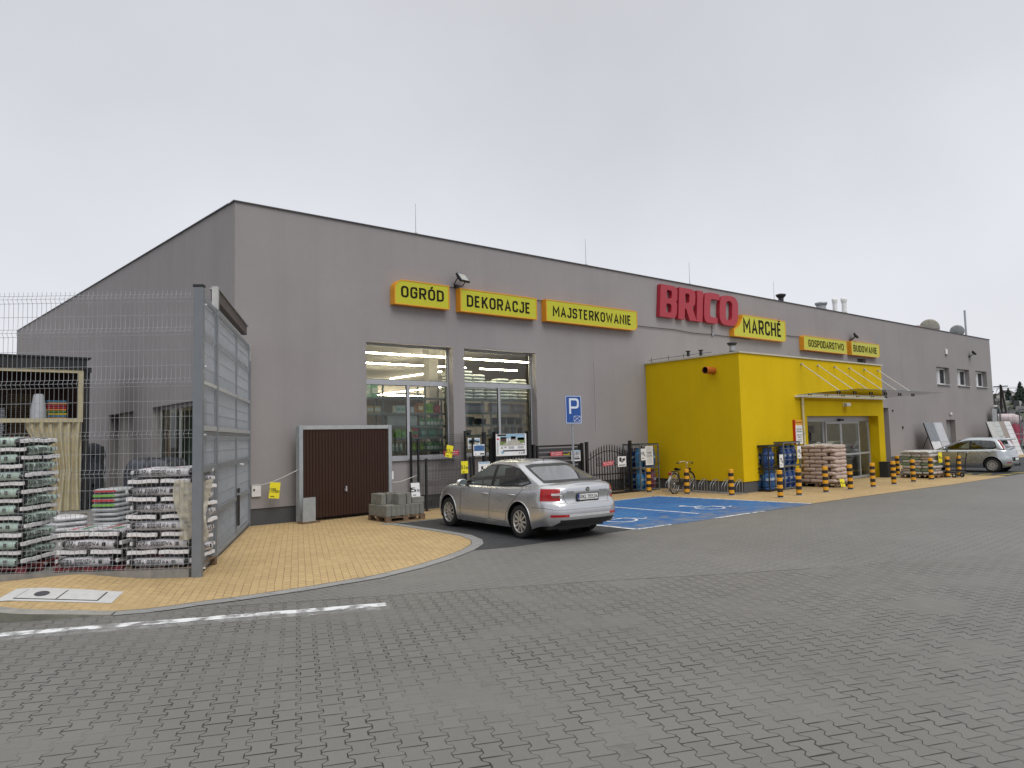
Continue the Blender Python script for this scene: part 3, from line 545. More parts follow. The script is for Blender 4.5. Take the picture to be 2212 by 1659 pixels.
for i,(x,r,h,mt) in enumerate(((13.75,.09,.2,potw),(13.98,.07,.24,potw),(14.4,.1,.17,pot_d),(15.3,.09,.18,pot_m),(15.55,.11,.25,pot_d),(15.77,.085,.18,potw),(16.02,.11,.26,potw),(16.3,.11,.26,potw),(16.6,.1,.22,pot_d))): pot('%s plant pot, %s from the left, lower shelf behind the second window'%({pot_m:'grey',potw:'pale',pot_d:'dark'}[mt],ORD[i]),x,2.15,r,h,mt)
for i,(x,w,h,c) in enumerate(((13.62,.16,.3,(.02,.02,.02)),(14.02,.14,.34,(.5,.52,.52)),(14.6,.8,.33,(.28,.26,.29)),(15.7,.75,.33,(.30,.26,.28)),(16.5,.5,.3,(.26,.24,.25)))): carton('%s pack, %s from the left under the sacks in the second window'%(('black','white','lilac grey','mauve grey','grey')[i],ORD[i]),x,19.6,2.88,w,.25,h,c,(.36,.33,.35))
# ================================================================ YELLOW ENTRANCE
yplas=wallmat('yellow_plaster',(.66,.455,.004))
ent=thing('entrance_porch','bright yellow flat roofed entrance porch with sliding glass doors','building',(0,0,0))
P0=(21.70,14.1); P1=(32.39,14.1); P2=(32.45,18.497); P3=(22.12,18.497)
mb=MB(); ET=4.72; E0=.38
hole=(26.0,31.85,0.,2.58)
ef=lambda x,z,d:(x,14.1+d,z)
wall_cells(mb,P0[0],P1[0],E0,ET,[(hole[0],hole[1],E0,hole[3])],ef,yplas); reveal(mb,hole,.40,ef,yplas)
def side(a,b,z0,z1,mt): mb.add([(a[0],a[1],z0),(b[0],b[1],z0),(b[0],b[1],z1),(a[0],a[1],z1)],[(0,1,2,3)],mt)
side(P3,P0,E0,ET,yplas); side(P1,P2,E0,ET,yplas); mb.build('wall',ent)
mb=MB(); i=.03
side((P3[0]+i,P3[1]),(P0[0]+i,P0[1]+i),0,E0,plinth_m); side((P0[0]+i,P0[1]+i),(26.0,14.13),0,E0,plinth_m); side((31.85,14.13),(P1[0]-i,P1[1]+i),0,E0,plinth_m); side((P1[0]-i,P1[1]+i),(P2[0]-i,P2[1]),0,E0,plinth_m)
mb.add([(P0[0],P0[1],E0-.001),(P1[0],P1[1],E0-.001),(P1[0],P1[1]+i,E0-.001),(P0[0],P0[1]+i,E0-.001)],[(0,1,2,3)],yplas); mb.build('plinth',ent)
cream=mat('pale_coping',(.50,.47,.36),.5,var=.06)
mb=MB(); mb.prism([(P0[0]-.05,P0[1]-.05),(P1[0]+.05,P1[1]-.05),(P2[0]+.05,18.49),(P3[0]-.05,18.49)],ET,ET+.055,cream); mb.build('coping',ent)
# sliding door screen
dm=alu; y0,y1=14.5,14.58
scr=MB(); scr.box(26.0,y0,2.37,32.0,y1,2.60,dm)
for a,b in ((26.55,26.63),(27.88,27.99),(30.78,30.92),(31.78,31.85),(26.0,26.1)): scr.box(a,y0,.03,b,y1,2.37,dm)
scr.box(30.92,y0,1.0,31.78,y1,1.08,dm); scr.box(30.92,y0,.03,31.78,y1,.12,dm); scr.box(26.63,y0,1.0,27.88,y1,1.08,dm); scr.box(26.63,y0,.03,27.88,y1,.12,dm)
so=scr.build('door_screen',ent)
for a,b,z0,z1 in ((30.92,31.78,1.08,2.37),(30.92,31.78,.12,1.0),(26.63,27.88,1.08,2.37),(26.63,27.88,.12,1.0)): mb=MB(); mb.add([(a,14.54,z0),(b,14.54,z0),(b,14.54,z1),(a,14.54,z1)],[(0,1,2,3)],shopglass); mb.build('pane',so)
for a,b in ((27.99,29.22),(29.23,30.78)):
    mb=MB(); y2,y3=14.43,14.48
    mb.box(a,y2,2.28,b,y3,2.365,dm); mb.box(a,y2,.03,b,y3,.12,dm); mb.box(a,y2,.12,a+.06,y3,2.28,dm); mb.box(b-.06,y2,.12,b,y3,2.28,dm); mb.box(a+.06,y2,1.0,b-.06,y3,1.07,dm)
    d_=mb.build('sliding_door',ent)
    mb=MB(); mb.add([(a+.06,14.455,.12),(b-.06,14.455,.12),(b-.06,14.455,2.28),(a+.06,14.455,2.28)],[(0,1,2,3)],shopglass); mb.build('pane',d_)
mb=MB(); mb.box(29.1,14.38,2.39,29.42,14.499,2.47,black2); mb.build('door_sensor',ent,bevel=.01)
mb=MB(); mb.box(22.2,14.62,.01,32.3,18.45,.03,int_floor); mb.add([(22.2,18.2,0),(32.3,18.2,0),(32.3,18.2,4.5),(22.2,18.2,4.5)],[(0,1,2,3)],int_wall); mb.add([(22.2,14.4,3.2),(32.3,14.4,3.2),(32.3,18.4,3.2),(22.2,18.4,3.2)],[(0,3,2,1)],int_wall); mb.box(32.1,14.62,.03,32.3,18.4,3.2,int_wall); mb.box(22.2,14.62,.03,22.4,18.4,3.2,int_wall); mb.build('lobby',ent)
mb=MB(); mb.box(26.5,16.,3.10,31.,16.08,3.15,lampmat('lobby_lamp',(1,.92,.8),14.)); mb.build('strip_light',ent)
# canopy
cg=glass('canopy_glass',(.93,.96,.93),.02,1.3,1.)
can=MB(); can.box(25.18,14.0,3.27,32.39,14.099,3.335,white)
co=can.build('canopy',ent)
bx=[25.18,26.6,28.0,29.4,30.8,32.39]; GY=11.7
for a,b in zip(bx,bx[1:]):
    mb=MB(); g=.012; v=[(a+g,14.0,3.345),(b-g,14.0,3.345),(b-g,GY,3.42),(a+g,GY,3.42)]; mb.add(v+[(x,y,z+.014) for x,y,z in v],[(0,3,2,1),(4,5,6,7)],cg)
    eg=mat('glass_edge_green',(.05,.11,.09),.2); mb.add(v+[(x,y,z+.014) for x,y,z in v],[(0,1,5,4),(1,2,6,5),(2,3,7,6),(3,0,4,7)],eg); mb.build('glass_panel',co)
for x in (25.73,26.95,28.25,29.48,30.77,32.02):
    mb=MB(); mb.cyl((x,14.07,4.52),(x,12.72,3.46),.016,mat('rod_steel',(.55,.55,.53),.35,.5),8); mb.cyl((x,14.099,4.50),(x,14.03,4.52),.035,alu,8); mb.cyl((x,12.72,3.38),(x,12.72,3.47),.03,alu,8)
    for yy in (13.8,12.72):
        for dx in (-.09,.09): mb.cyl((x+dx,yy,3.33),(x+dx,yy,3.40),.028,black,8)
    mb.build('tie_rod',co)
mb=MB(); mb.cyl((25.6,14.03,0.05),(25.6,14.03,3.25),.045,mat('cream_downpipe',(.62,.55,.32),.5),10)
for z in (.6,1.9,3.0): mb.cyl((25.6,14.03,z),(25.6,14.03,z+.04),.055,alu,10)
mb.build('downpipe',ent)
mb=MB(); mb.box(28.78,13.90,2.95,29.08,14.099,3.09,white); mb.cyl((28.78,13.97,3.02),(28.74,13.97,3.02),.05,alu,8); mb.build('wall_lamp',ent,bevel=.02)
mb=MB(); orp=mat('orange_plastic_pipe',(.40,.10,.015),.5)
n=20; mb.cyl((21.3,15.18,4.2),(21.9,15.18,4.2),.125,orp,n,caps=False); mb.cyl((21.9,15.18,4.2),(21.3,15.18,4.2),.113,mat('pipe_inside',(.06,.02,.01),.8),n,caps=False)
mb.lathe([(.113,0),(.125,0)],orp,n,T=Matrix.Translation((21.3,15.18,4.2))@Matrix.Rotation(R(-90),4,'Y')); mb.build('vent_pipe',ent)
def mushroom(name,label,x,y,z0,h,r,mt,cap,cat='roof vent',group=None,k=1.9):
    t=thing(name,label,cat,(x,y,z0),0,group); mb=MB(); mb.cyl((0,0,0),(0,0,h*.8),r,mt,12); mb.cyl((0,0,h*.45),(0,0,h*.5),r*1.15,cap,12); mb.build('pipe',t)
    mb=MB(); mb.lathe([(r*(1+.2*(k-1)),h*.80),(r*k,h*.9),(r*k,h*.96),(r*.6,h),(0,h)],cap,14); mb.build('cowl',t); return t
mushroom('roof_vent','flat capped vent, left one on the yellow porch roof',21.25+.25,16.0,ET+.05,.2,.05,black,black,group='small vents on the porch roof')
mushroom('roof_vent','flat capped vent, right one of the small pair on the yellow porch roof',22.25,16.0,ET+.05,.28,.05,black,black,group='small vents on the porch roof')
mushroom('roof_vent','tall grey chimney pipe with dark cowl on the yellow porch roof',24.23,16.0,ET+.05,.68,.10,galv,black)
t=thing('lightning_wire','thin lightning wire on little stands along the yellow porch roof edge','wire',(0,0,0)); mb=MB()
mb.tube([(22.1,18.3,4.86),(22.05,17.6,4.88),(22.0,16.9,4.87),(21.95,16.2,4.88),(21.9,15.3,4.87)],.008,black,5)
for y in (18.1,17.3,16.6,15.9): mb.cyl((22.03,y,4.77),(22.03,y,4.95),.01,black,5)
o=mb.build('wire',t)
# ================================================================ SIGNS
orange=mat('orange_sign_case',(.72,.31,.012),.4,var=.05); signy=mat('yellow_green_sign_face',(.50,.49,.012),.35,var=.03); signbk=mat('sign_lettering',(.016,.014,.008),.7,spec=.15)
def lightbox(label,outline,txt,tx,tz,tw,th,rim=.03,bold=.02):
    t=thing('shop_sign',label,'sign',(0,0,0),0,'yellow department signs')
    mb=MB(); mb.prism(outline,-(18.499),-18.25,orange,XZ) if False else None
    v0=[(x,18.499,z) for x,z in outline]; v1=[(x,18.25,z) for x,z in outline]; n=len(outline)
    mb.add(v0+v1,[(i,n+i,n+(i+1)%n,(i+1)%n) for i in range(n)],orange)
    cx=sum(p[0] for p in outline)/n; cz=sum(p[1] for p in outline)/n
    inn=[]
    for i in range(n):
        a=Vector(outline[i-1]);b=Vector(outline[i]);c=Vector(outline[(i+1)%n])
        d1=(b-a).normalized();d2=(c-b).normalized(); nn=(Vector((-d1.y,d1.x))+Vector((-d2.y,d2.x))); nn=nn.normalized() if nn.length>1e-6 else Vector((-d1.y,d1.x))
        q=b+nn*rim/max(.35,nn.dot(Vector((-d1.y,d1.x)))); inn.append((q.x,q.y))
    v2=[(x,18.25,z) for x,z in inn]; mb.add(v1+v2,[(i,n+i,n+(i+1)%n,(i+1)%n) for i in range(n)],orange)
    v3=[(x,18.262,z) for x,z in inn]; mb.add(v2+v3,[(i,n+i,n+(i+1)%n,(i+1)%n) for i in range(n)],orange); mb.build('case',t)
    mb=MB(); mb.add(v3,[tuple(range(n))],signy); mb.build('face',t)
    mb=MB(); text(mb,txt,signbk,th,tw,.006,bold,TR(tx,18.262,tz)); mb.build('lettering',t); return t
def box(x0,x1,z0,z1,r=.3,c=(0,0,0,0)): return rr(x0,z0,x1,z1,r,6,c)
lightbox('yellow lightbox sign reading OGRÓD with rounded top left corner',box(10.87,12.79,5.97,6.71,.3,(0,0,0,1)),'OGRÓD',11.84,6.36,1.5,.34)
lightbox('yellow lightbox sign reading DEKORACJE',box(13.20,16.36,5.96,6.69),'DEKORACJE',14.76,6.32,2.62,.37)
lightbox('long yellow lightbox sign reading MAJSTERKOWANIE with rounded lower right corner',box(16.78,21.46,5.96,6.71,.25,(0,1,0,0)),'MAJSTERKOWANIE',19.1,6.33,4.02,.36)
lightbox('yellow lightbox sign reading GOSPODARSTWO above the entrance',box(33.72,38.1,5.94,6.66,.12,(0,0,0,1)),'GOSPODARSTWO',35.95,6.30,3.6,.36)
lightbox('yellow lightbox sign reading BUDOWANIE with rounded lower right corner',box(38.6,41.9,5.95,6.7,.25,(0,1,0,0)),'BUDOWANIE',40.2,6.32,2.75,.36)
cut=[(28.57,7.22),(28.50,7.02),(28.38,6.85),(28.22,6.70),(28.02,6.58),(27.85,6.52)]
lightbox('yellow lightbox sign reading MARCHÉ with its top left corner cut out by the red letters',[(27.83,6.21)]+rr(27.9,6.21,32.1,7.21,.22,6,(0,1,0,0))[1:-1]+cut,'MARCHÉ',30.15,6.74,3.15,.66,bold=.02)
def outline_mesh(mb,splines,mt,depth,T,bev=0):
    cu=bpy.data.curves.new('o','CURVE'); cu.dimensions='2D'; cu.fill_mode='BOTH'; cu.extrude=depth/2
    for sp in splines:
        s_=cu.splines.new('POLY'); s_.points.add(len(sp)-1); s_.use_cyclic_u=True
        for p,q in zip(s_.points,sp): p.co=(q[0],q[1],0,1)
    ob=bpy.data.objects.new('o',cu); COL.objects.link(ob); bpy.context.view_layer.update()
    e=ob.evaluated_get(bpy.context.evaluated_depsgraph_get()); me=e.to_mesh()
    mb.add([tuple(v.co) for v in me.vertices],[tuple(p.vertices) for p in me.polygons],mt,False,T); e.to_mesh_clear(); bpy.data.objects.remove(ob); bpy.data.curves.remove(cu)
redl=mat('red_letter',(.36,.018,.035),.4,var=.04)
LET={'B':[rnd([(0,0),(.92,0),(.92,.48),(.84,.52),(.92,.56),(.92,1),(0,1)],[.02,.22,.14,.03,.14,.22,.02]),rnd([(.34,.15),(.62,.15),(.62,.43),(.34,.43)],[.02,.1,.1,.02]),rnd([(.34,.59),(.62,.59),(.62,.85),(.34,.85)],[.02,.1,.1,.02])],
 'R':[rnd([(0,0),(.36,0),(.36,.36),(.42,.36),(.66,0),(1.06,0),(.78,.42),(.94,.52),(.94,1),(0,1)],[.02,.02,.02,.02,.02,.02,.04,.12,.24,.02]),rnd([(.36,.54),(.60,.54),(.60,.84),(.36,.84)],[.02,.08,.08,.02])],
 'I':[rnd([(0,0),(.40,0),(.40,1),(0,1)],.02)],
 'C':[rnd([(0,0),(.86,0),(.86,.2),(.38,.2),(.38,.8),(.94,.8),(.94,1),(0,1)],[.3,.03,.03,.12,.12,.03,.03,.3])],
 'O':[rnd([(0,0),(1,0),(1,1),(0,1)],.36),rnd([(.33,.17),(.67,.17),(.67,.83),(.33,.83)],.16)]}
t=thing('letter_sign','big red three dimensional letters reading BRICO high on the shop front','sign',(0,0,0))
for ch,x0,w in (('B',22.88,1.16),('R',24.05,1.15),('I',25.26,1.0),('C',25.76,1.12),('O',26.86,1.38)):
    mb=MB(); T=Matrix(((w,.14,0,x0),(0,0,-1,18.40),(0,1.31,0,6.65),(0,0,0,1))); outline_mesh(mb,LET[ch],redl,.18,T); mb.build('letter',t,bevel=.01)
    # fixing studs behind
mb=MB()
for x in (23.1,24.3,25.5,26.1,27.3,28.0): mb.cyl((x,18.46,7.3),(x,18.5,7.3),.03,black,6)
mb.build('fixing_stud',t)
mb=MB(); mb.tube([(19.28,18.485,4.72),(19.28,18.485,2.2)],.010,mat('pale_conductor',(.42,.41,.41),.6),5); tag(mb.build('cable'),'thin pale vertical conductor on the grey wall above the slatted gate','cable')
# cables along the wall
for nm,pts in (('black cable sagging along the wall from the MAJSTERKOWANIE sign to the MARCHÉ sign',[(21.5,18.46,6.2),(22.4,18.46,6.2),(23.9,18.46,6.22),(25.2,18.46,6.17),(26.5,18.46,6.2),(28.0,18.46,6.19),(29.4,18.46,6.18)]),('short black cable between the OGRÓD and DEKORACJE signs',[(12.9,18.46,6.72),(13.2,18.46,6.72)]),('short black cable between the DEKORACJE and MAJSTERKOWANIE signs',[(16.4,18.46,6.68),(16.95,18.46,6.68)]),('black cable between the MARCHÉ and GOSPODARSTWO signs',[(32.1,18.46,6.6),(33.0,18.46,6.57),(33.8,18.46,6.6)])):
    mb=MB(); mb.tube(pts,.014,black,5); tag(mb.build('cable'),nm,'cable')
t=thing('junction_box','small grey junction box with a riser on the wall under the red letters','junction box',(26.55,18.45,6.15)); mb=MB(); mb.box(-.05,-.02,0,.05,.049,.12,galv); mb.build('case',t,bevel=.008); mb=MB(); mb.cyl((0,.03,.12),(0,.03,.42),.012,black,6); mb.build('riser',t)
def flood(label,x,z,rz,sc=1.):
    t=thing('floodlight',label,'lamp',(x,18.45,z),rz,'floodlights on the shop front'); mb=MB(); T=TR(0,-.28*sc,.28*sc,rx=R(-38),sx=sc,sy=sc,sz=sc)
    mb.box(-.20,-.03,-.17,.20,.04,.17,black,T)
    for i in range(7): mb.box(-.16+i*.05,.041,-.12,-.145+i*.05,.08,.12,black,T)
    mb.build('housing',t,bevel=.008)
    mb=MB(); mb.add([(-.17,-.034,-.14),(.17,-.034,-.14),(.17,-.034,.14),(-.17,-.034,.14)],[(0,1,2,3)],mat('floodlight_glass',(.42,.44,.46),.15),False,T); mb.box(-.07,-.038,-.05,.07,-.035,.05,mat('led_panel',(.5,.47,.3),.3),T); mb.build('lens',t)
    mb=MB(); mb.tube([(-.2*sc,-.26*sc,.26*sc),(-.2*sc,-.08*sc,.08*sc),(0,0,.05*sc),(.2*sc,-.08*sc,.08*sc),(.2*sc,-.26*sc,.26*sc)],.018*sc,black,6); mb.box(-.06*sc,-.05*sc,0,.06*sc,.049,.1*sc,black); mb.build('bracket',t)
flood('black floodlight above the gap between the OGRÓD and DEKORACJE signs',13.2,6.72,R(12)); flood('black floodlight above the GOSPODARSTWO and BUDOWANIE signs',38.95,6.72,R(25)); flood('black floodlight at the far right end of the shop front',56.0,6.72,R(25))
t=thing('alarm_box','small white and dark alarm box above the upper windows','alarm',(52.,18.42,6.70)); mb=MB(); mb.box(-.14,0,0,.14,.079,.34,white); mb.build('case',t,bevel=.02); mb=MB(); mb.box(-.10,-.02,-.06,.10,.06,-.002,mat('dark_red_lens',(.12,.01,.01),.3)); mb.build('lens',t)
t=thing('bulkhead_lamp','small white bulkhead lamp above the pale steel door','lamp',(52.05,18.38,2.78)); mb=MB(); mb.box(-.13,.06,0,.13,.119,.14,alu); mb.build('base',t); mb=MB(); mb.grid(lambda u,v:(.11*math.cos(PI*u),.06-.09*math.sin(PI*u)*math.sin(PI*v),.07-.07*math.cos(PI*v)),10,8,white); mb.build('cover',t)
t=thing('wall_sensor','tiny dark sensor on the wall right of the porch','sensor',(43.63,18.44,2.98)); mb=MB(); mb.box(-.05,0,0,.05,.059,.09,black2); mb.build('case',t); mb=MB(); mb.cyl((0,-.03,.05),(0,0,.05),.03,mat('brass_lens',(.3,.2,.05),.4),8); mb.build('lens',t)
t=thing('wall_socket','small dark wall socket low on the grey wall beyond the porch','socket',(44.84,18.45,1.98)); mb=MB(); mb.box(-.05,0,0,.05,.049,.14,black2); mb.build('case',t)
t=thing('security_camera','small pale security camera at the far corner of the shop','camera',(59.9,18.3,3.35)); mb=MB(); mb.box(-.5,-.1,0,.0,.0,.1,white); mb.build('body',t,bevel=.02); mb=MB(); mb.cyl((-.1,-.05,.0),(-.1,.19,-.08),.03,alu,6); mb.build('bracket',t)
# ================================================================ ROOF FURNITURE
rz_=lambda y: ZT-.06+(y-YF)*sl
for lab,x,h in (('lightning rod standing on the roof edge above the OGRÓD sign',11.85,.95),('lightning rod on the roof edge above the MAJSTERKOWANIE sign',19.15,1.0),('lightning rod on the roof edge above the red letters',25.32,.95),('lightning rod on the roof edge right of the red letters',31.85,.92)):
    t=thing('lightning_rod',lab,'lightning rod',(x,18.62,8.235),0,'lightning rods along the roof edge'); mb=MB(); mb.cyl((0,0,.04),(0,0,h),.011,galv,6,.006); mb.build('rod',t); mb=MB(); mb.cyl((0,0,0),(0,0,.05),.06,con,8); mb.build('foot',t)
mushroom('roof_vent','dark pipe with a flat cap standing alone on the roof right of the red letters',36.6,21.,8.3,1.15,.14,black,black)
mushroom('roof_vent','wide grey drum vent, taller of the pair on the roof',40.95,21.,8.3,1.12,.26,galv,galv,k=1.35); mushroom('roof_vent','wide grey drum vent, lower of the pair on the roof',42.0,21.6,8.3,.95,.26,galv,galv,k=1.35)
mushroom('roof_vent','slim white chimney pipe with T cap, left one of two',42.6,21.,8.3,1.52,.13,white,white,k=1.3); mushroom('roof_vent','slim white chimney pipe with T cap, right one of two',43.75,21.,8.3,1.68,.14,white,white,k=1.35)
def dish(label,x,y,z,r,col):
    t=thing('satellite_dish',label,'satellite dish',(x,y,z),R(112)); mb=MB(); T=TR(0,0,.0,rx=R(70))
    mb.lathe([(0,-.16*r),(.4*r,-.13*r),(.8*r,-.05*r),(r,0),(r*1.02,.01),(.8*r,-.03*r),(.4*r,-.11*r),(0,-.14*r)],col,28,T=T); mb.build('reflector',t)
    mb=MB()
    for k in range(8): a=2*PI*k/8; mb.tube([T@Vector((.12*r*math.cos(a),.12*r*math.sin(a),-.19*r)),T@Vector((.95*r*math.cos(a),.95*r*math.sin(a),-.04*r))],.012,galv,4)
    mb.build('rib',t); mb=MB(); mb.cyl((0,.15,-.2),(0,.15,-z+rz_(y)+.02),.05,galv,8); mb.build('mast',t)
dish('large beige satellite dish on the roof near the far end',54.2,20.2,8.80,.62,mat('beige_dish',(.42,.40,.33),.6)); dish('smaller grey satellite dish beside the pole on the roof',58.3,19.9,8.84,.46,mat('grey_dish',(.33,.35,.35),.6))
t=thing('roof_pole','tall bare grey pole on the roof beside the smaller dish','pole',(59.1,19.6,rz_(19.6))); mb=MB(); mb.cyl((0,0,0),(0,0,2.2),.07,galv,8); mb.build('pole',t); mb=MB(); mb.cyl((0,0,0),(0,0,.06),.16,galv,8); mb.build('foot',t)
t=thing('roof_cowl','low reddish round cowl on the roof left of the large dish','roof vent',(51.6,20.0,rz_(20))); mb=MB(); mb.grid(lambda u,v:(.5*math.cos(2*PI*u)*math.cos(PI/2*v),.5*math.sin(2*PI*u)*math.cos(PI/2*v),.55*math.sin(PI/2*v)),16,6,mat('red_cowl',(.25,.14,.13),.7)); mb.build('dome',t)
# ================================================================ YARD: fence, gate, bags, tent
fpm=mat('grey_fence_paint',(.17,.185,.205),.45,.1,.06); wire_m=mat('galvanised_wire',(.36,.38,.40),.45,.35,.1); gatep=mat('grey_gate_paint',(.22,.24,.265),.45,.1,.08)
def panel(mb,a,b,z0,z1,folds,mids,sp,r,mt,bulge=.045,off=0):
    """welded mesh panel from a to b: straight wires with V folds"""
    a=Vector((*a,0));b=Vector((*b,0)); L=(b-a).length; d=(b-a)/L; n=Vector((d.y,-d.x,0))
    zz=[(z0,0)]
    for f in sorted(folds): zz+=[(f-.06,0),(f,bulge),(f+.06,0)]
    zz.append((z1,0)); N=int(L/sp); mb.sm_=False
    for i in range(N+1):
        p=a+d*(off+(L-2*off)*i/N); pts=[p+n*o+Vector((0,0,z)) for z,o in zz]
        v=[]; 
        for q in pts: v+=[q+d*r,q+n*r,q-d*r,q-n*r]
        mb.add(v,[(4*k+j,4*k+(j+1)%4,4*k+4+(j+1)%4,4*k+4+j) for k in range(len(pts)-1) for j in range(4)],mt,True)
    hs=[(z,.006) for z in mids]+[q for f in folds for q in ((f-.06,.006),(f,bulge+.006),(f+.06,.006))]
    for z,o in hs: mb.tube([a+n*o+Vector((0,0,z)),b+n*o+Vector((0,0,z))],r*1.1,mt,4)
FA=(3.60,12.25); fd=Vector((1.26-3.60,14.05-12.25)).normalized()
f1=(FA[0]+fd.x*3.5,FA[1]+fd.y*3.5); f2=(f1[0]+fd.x*4,f1[1]+fd.y*4)
fen=thing('mesh_fence','tall galvanised mesh fence with V folds around the storage yard','fence',(0,0,0))
for a,b in ((FA,f1),(f1,f2)):
    mb=MB(); panel(mb,a,b,2.30,4.56,(4.44,3.90,3.08),(4.16,3.60,3.35,2.78,2.53),.072,.0035,wire_m,-.04); mb.build('upper_panel',fen)
    mb=MB(); panel(mb,a,b,.05,2.30,(2.25,1.65,.83,.16),(1.96,1.39,1.06,.48,.30),.072,.0035,wire_m,-.04); mb.build('lower_panel',fen)
for p in (f1,f2):
    mb=MB(); mb.cb((p[0]+.05,p[1]+.06,2.3),(.06,.06,4.6),fpm); mb.build('post',fen)
mb=MB(); rz=math.atan2(fd.y,fd.x); mb.T=TR(3.65,12.2,0,rz); mb.box(-.075,-.05,0,.075,.05,4.6,fpm); po=mb.build('corner_post',fen,bevel=.008)
mb=MB(); mb.T=TR(3.65,12.2,0,rz); mb.box(-.08,-.055,4.602,.08,.055,4.64,black2); mb.build('post_cap',po)
mb=MB(); mb.T=TR(3.65,12.2,0,rz)
for z in (4.32,3.32,2.22,.12): mb.box(-.10,-.075,z,.085,-.052,z+.022,white)
mb.build('clip_band',po)
mb=MB(); cs=mat('concrete_footing',(.22,.215,.20),.9,var=.2,bump=.3)
d3=Vector((fd.x,fd.y)); n3=Vector((-fd.y,fd.x))
mb.T=TR(3.6,12.25,0,math.atan2(fd.y,fd.x)); mb.box(.05,-.04,0,7.2,.04,.13,cs); mb.build('footing',fen)
# gate to the shop corner
g0=Vector((3.70,12.32)); g1=Vector((6.70,18.40)); gd=(g1-g0).normalized(); GL=(g1-g0).length
gat=thing('yard_gate','tall grey double mesh gate standing between fence post and shop corner','gate',(0,0,0)); gp=lambda s:(g0.x+gd.x*s,g0.y+gd.y*s)
gT=Matrix.Translation((g0.x,g0.y,0))@Matrix.Rotation(math.atan2(gd.y,gd.x),4,'Z')
for a,b,nm in ((.06,1.50,'side_panel'),(1.66,4.36,'gate_leaf'),(4.44,6.80,'gate_leaf')):
    mb=MB(); panel(mb,gp(a),gp(b),.06,2.28,(2.2,1.68,.88,.12),(1.95,1.4,1.15,.6,.35),.05,.0032,wire_m,.04); panel(mb,gp(a),gp(b),2.32,4.5,(4.44,3.9,3.08,2.36),(4.2,3.6,3.35,2.8,2.6),.05,.0032,wire_m,.04)
    g_=mb.build(nm,gat)
    mb=MB(); mb.T=gT; w=.028
    for z in (.08,2.27,4.5): mb.box(a+.03,-w,z-.03,b-.03,w,z+.03,gatep)
    for s in (a,b): mb.box(s-.03,-w,.05,s+.03,w,4.56,gatep)
    mb.build('frame',g_)
    br_=mat('bright_rail',(.5,.52,.53),.4,.3)
    for z0,z1,d0,d1,mm in ((3.06,3.12,-.05,-.032,br_),(2.3,2.38,-.055,-.03,br_),(1.62,1.72,-.05,-.03,gatep),(.84,.92,-.05,-.03,gatep)): mb=MB(); mb.T=gT; mb.box(a+.06,d0,z0,b-.06,d1,z1,mm); mb.build('rail',g_)
for s,h in ((1.58,4.95),(6.88,4.55)):
    mb=MB(); mb.T=gT; mb.box(s-.05,-.05,0,s+.05,.05,h,gatep); mb.box(s-.055,-.055,h-.42,s+.055,.055,h+.005,mat('bare_zinc',(.46,.46,.45),.45,.3,.15)); mb.build('gate_post',gat)
mb=MB(); mb.T=gT; mb.box(1.7,-.02,4.72,6.3,.10,4.93,mat('brown_beam',(.085,.07,.065),.6)); mb.box(1.68,-.05,4.931,6.35,.12,4.96,galv); mb.build('top_beam',gat)
mb=MB(); mb.T=gT; mb.box(4.30,-.09,.30,4.46,-.052,.95,black2); mb.box(4.30,-.09,1.0,4.46,-.052,1.1,black2); mb.cyl((4.34,-.1,1.62),(4.34,-.16,1.62),.02,white,6); mb.box(4.26,-.17,1.60,4.46,-.15,1.64,white); mb.build('lock_case',gat)
# --- bark bags
bag_w=mat('lilac_white_bag_film',(.56,.55,.58),.38,var=.18,scale=7,bump=.5,bs=22); bag_m=mat('mint_bag_film',(.41,.53,.47),.4,var=.16,scale=7,bump=.5,bs=22); bag_k=mat('black_bag_film',(.015,.015,.018),.35,var=.2,bump=.5,bs=22)
seamw=mat('white_seam_strip',(.74,.73,.74),.55,var=.1,scale=12); bagred=mat('bag_red',(.50,.03,.04),.5,var=.2); baggrn=mat('bag_green',(.03,.26,.09),.5,var=.2)
BL,BW,BH=.98,.54,.155
def bag_surf(seed,L=BL,Wd=BW,H=BH,amp=.010):
    rs=random.Random(seed); ph=[rs.random()*6.28 for _ in range(8)]
    sg=lambda t,e:math.copysign(abs(t)**e,t)
    def fn(u,v):
        a=2*PI*u-PI/2; b=PI*(v-.5); cb=sg(math.cos(b),.38); w=1+amp*3*math.sin(7*a+ph[0])*math.sin(2*b+ph[1])
        x=L/2*cb*sg(math.cos(a),.32)*w; y=Wd/2*cb*sg(math.sin(a),.35)*w
        z=H/2+H/2*sg(math.sin(b),.75)+amp*math.sin(9*x+ph[2])*math.cos(11*y+ph[3])
        return (x,y,z)
    return fn
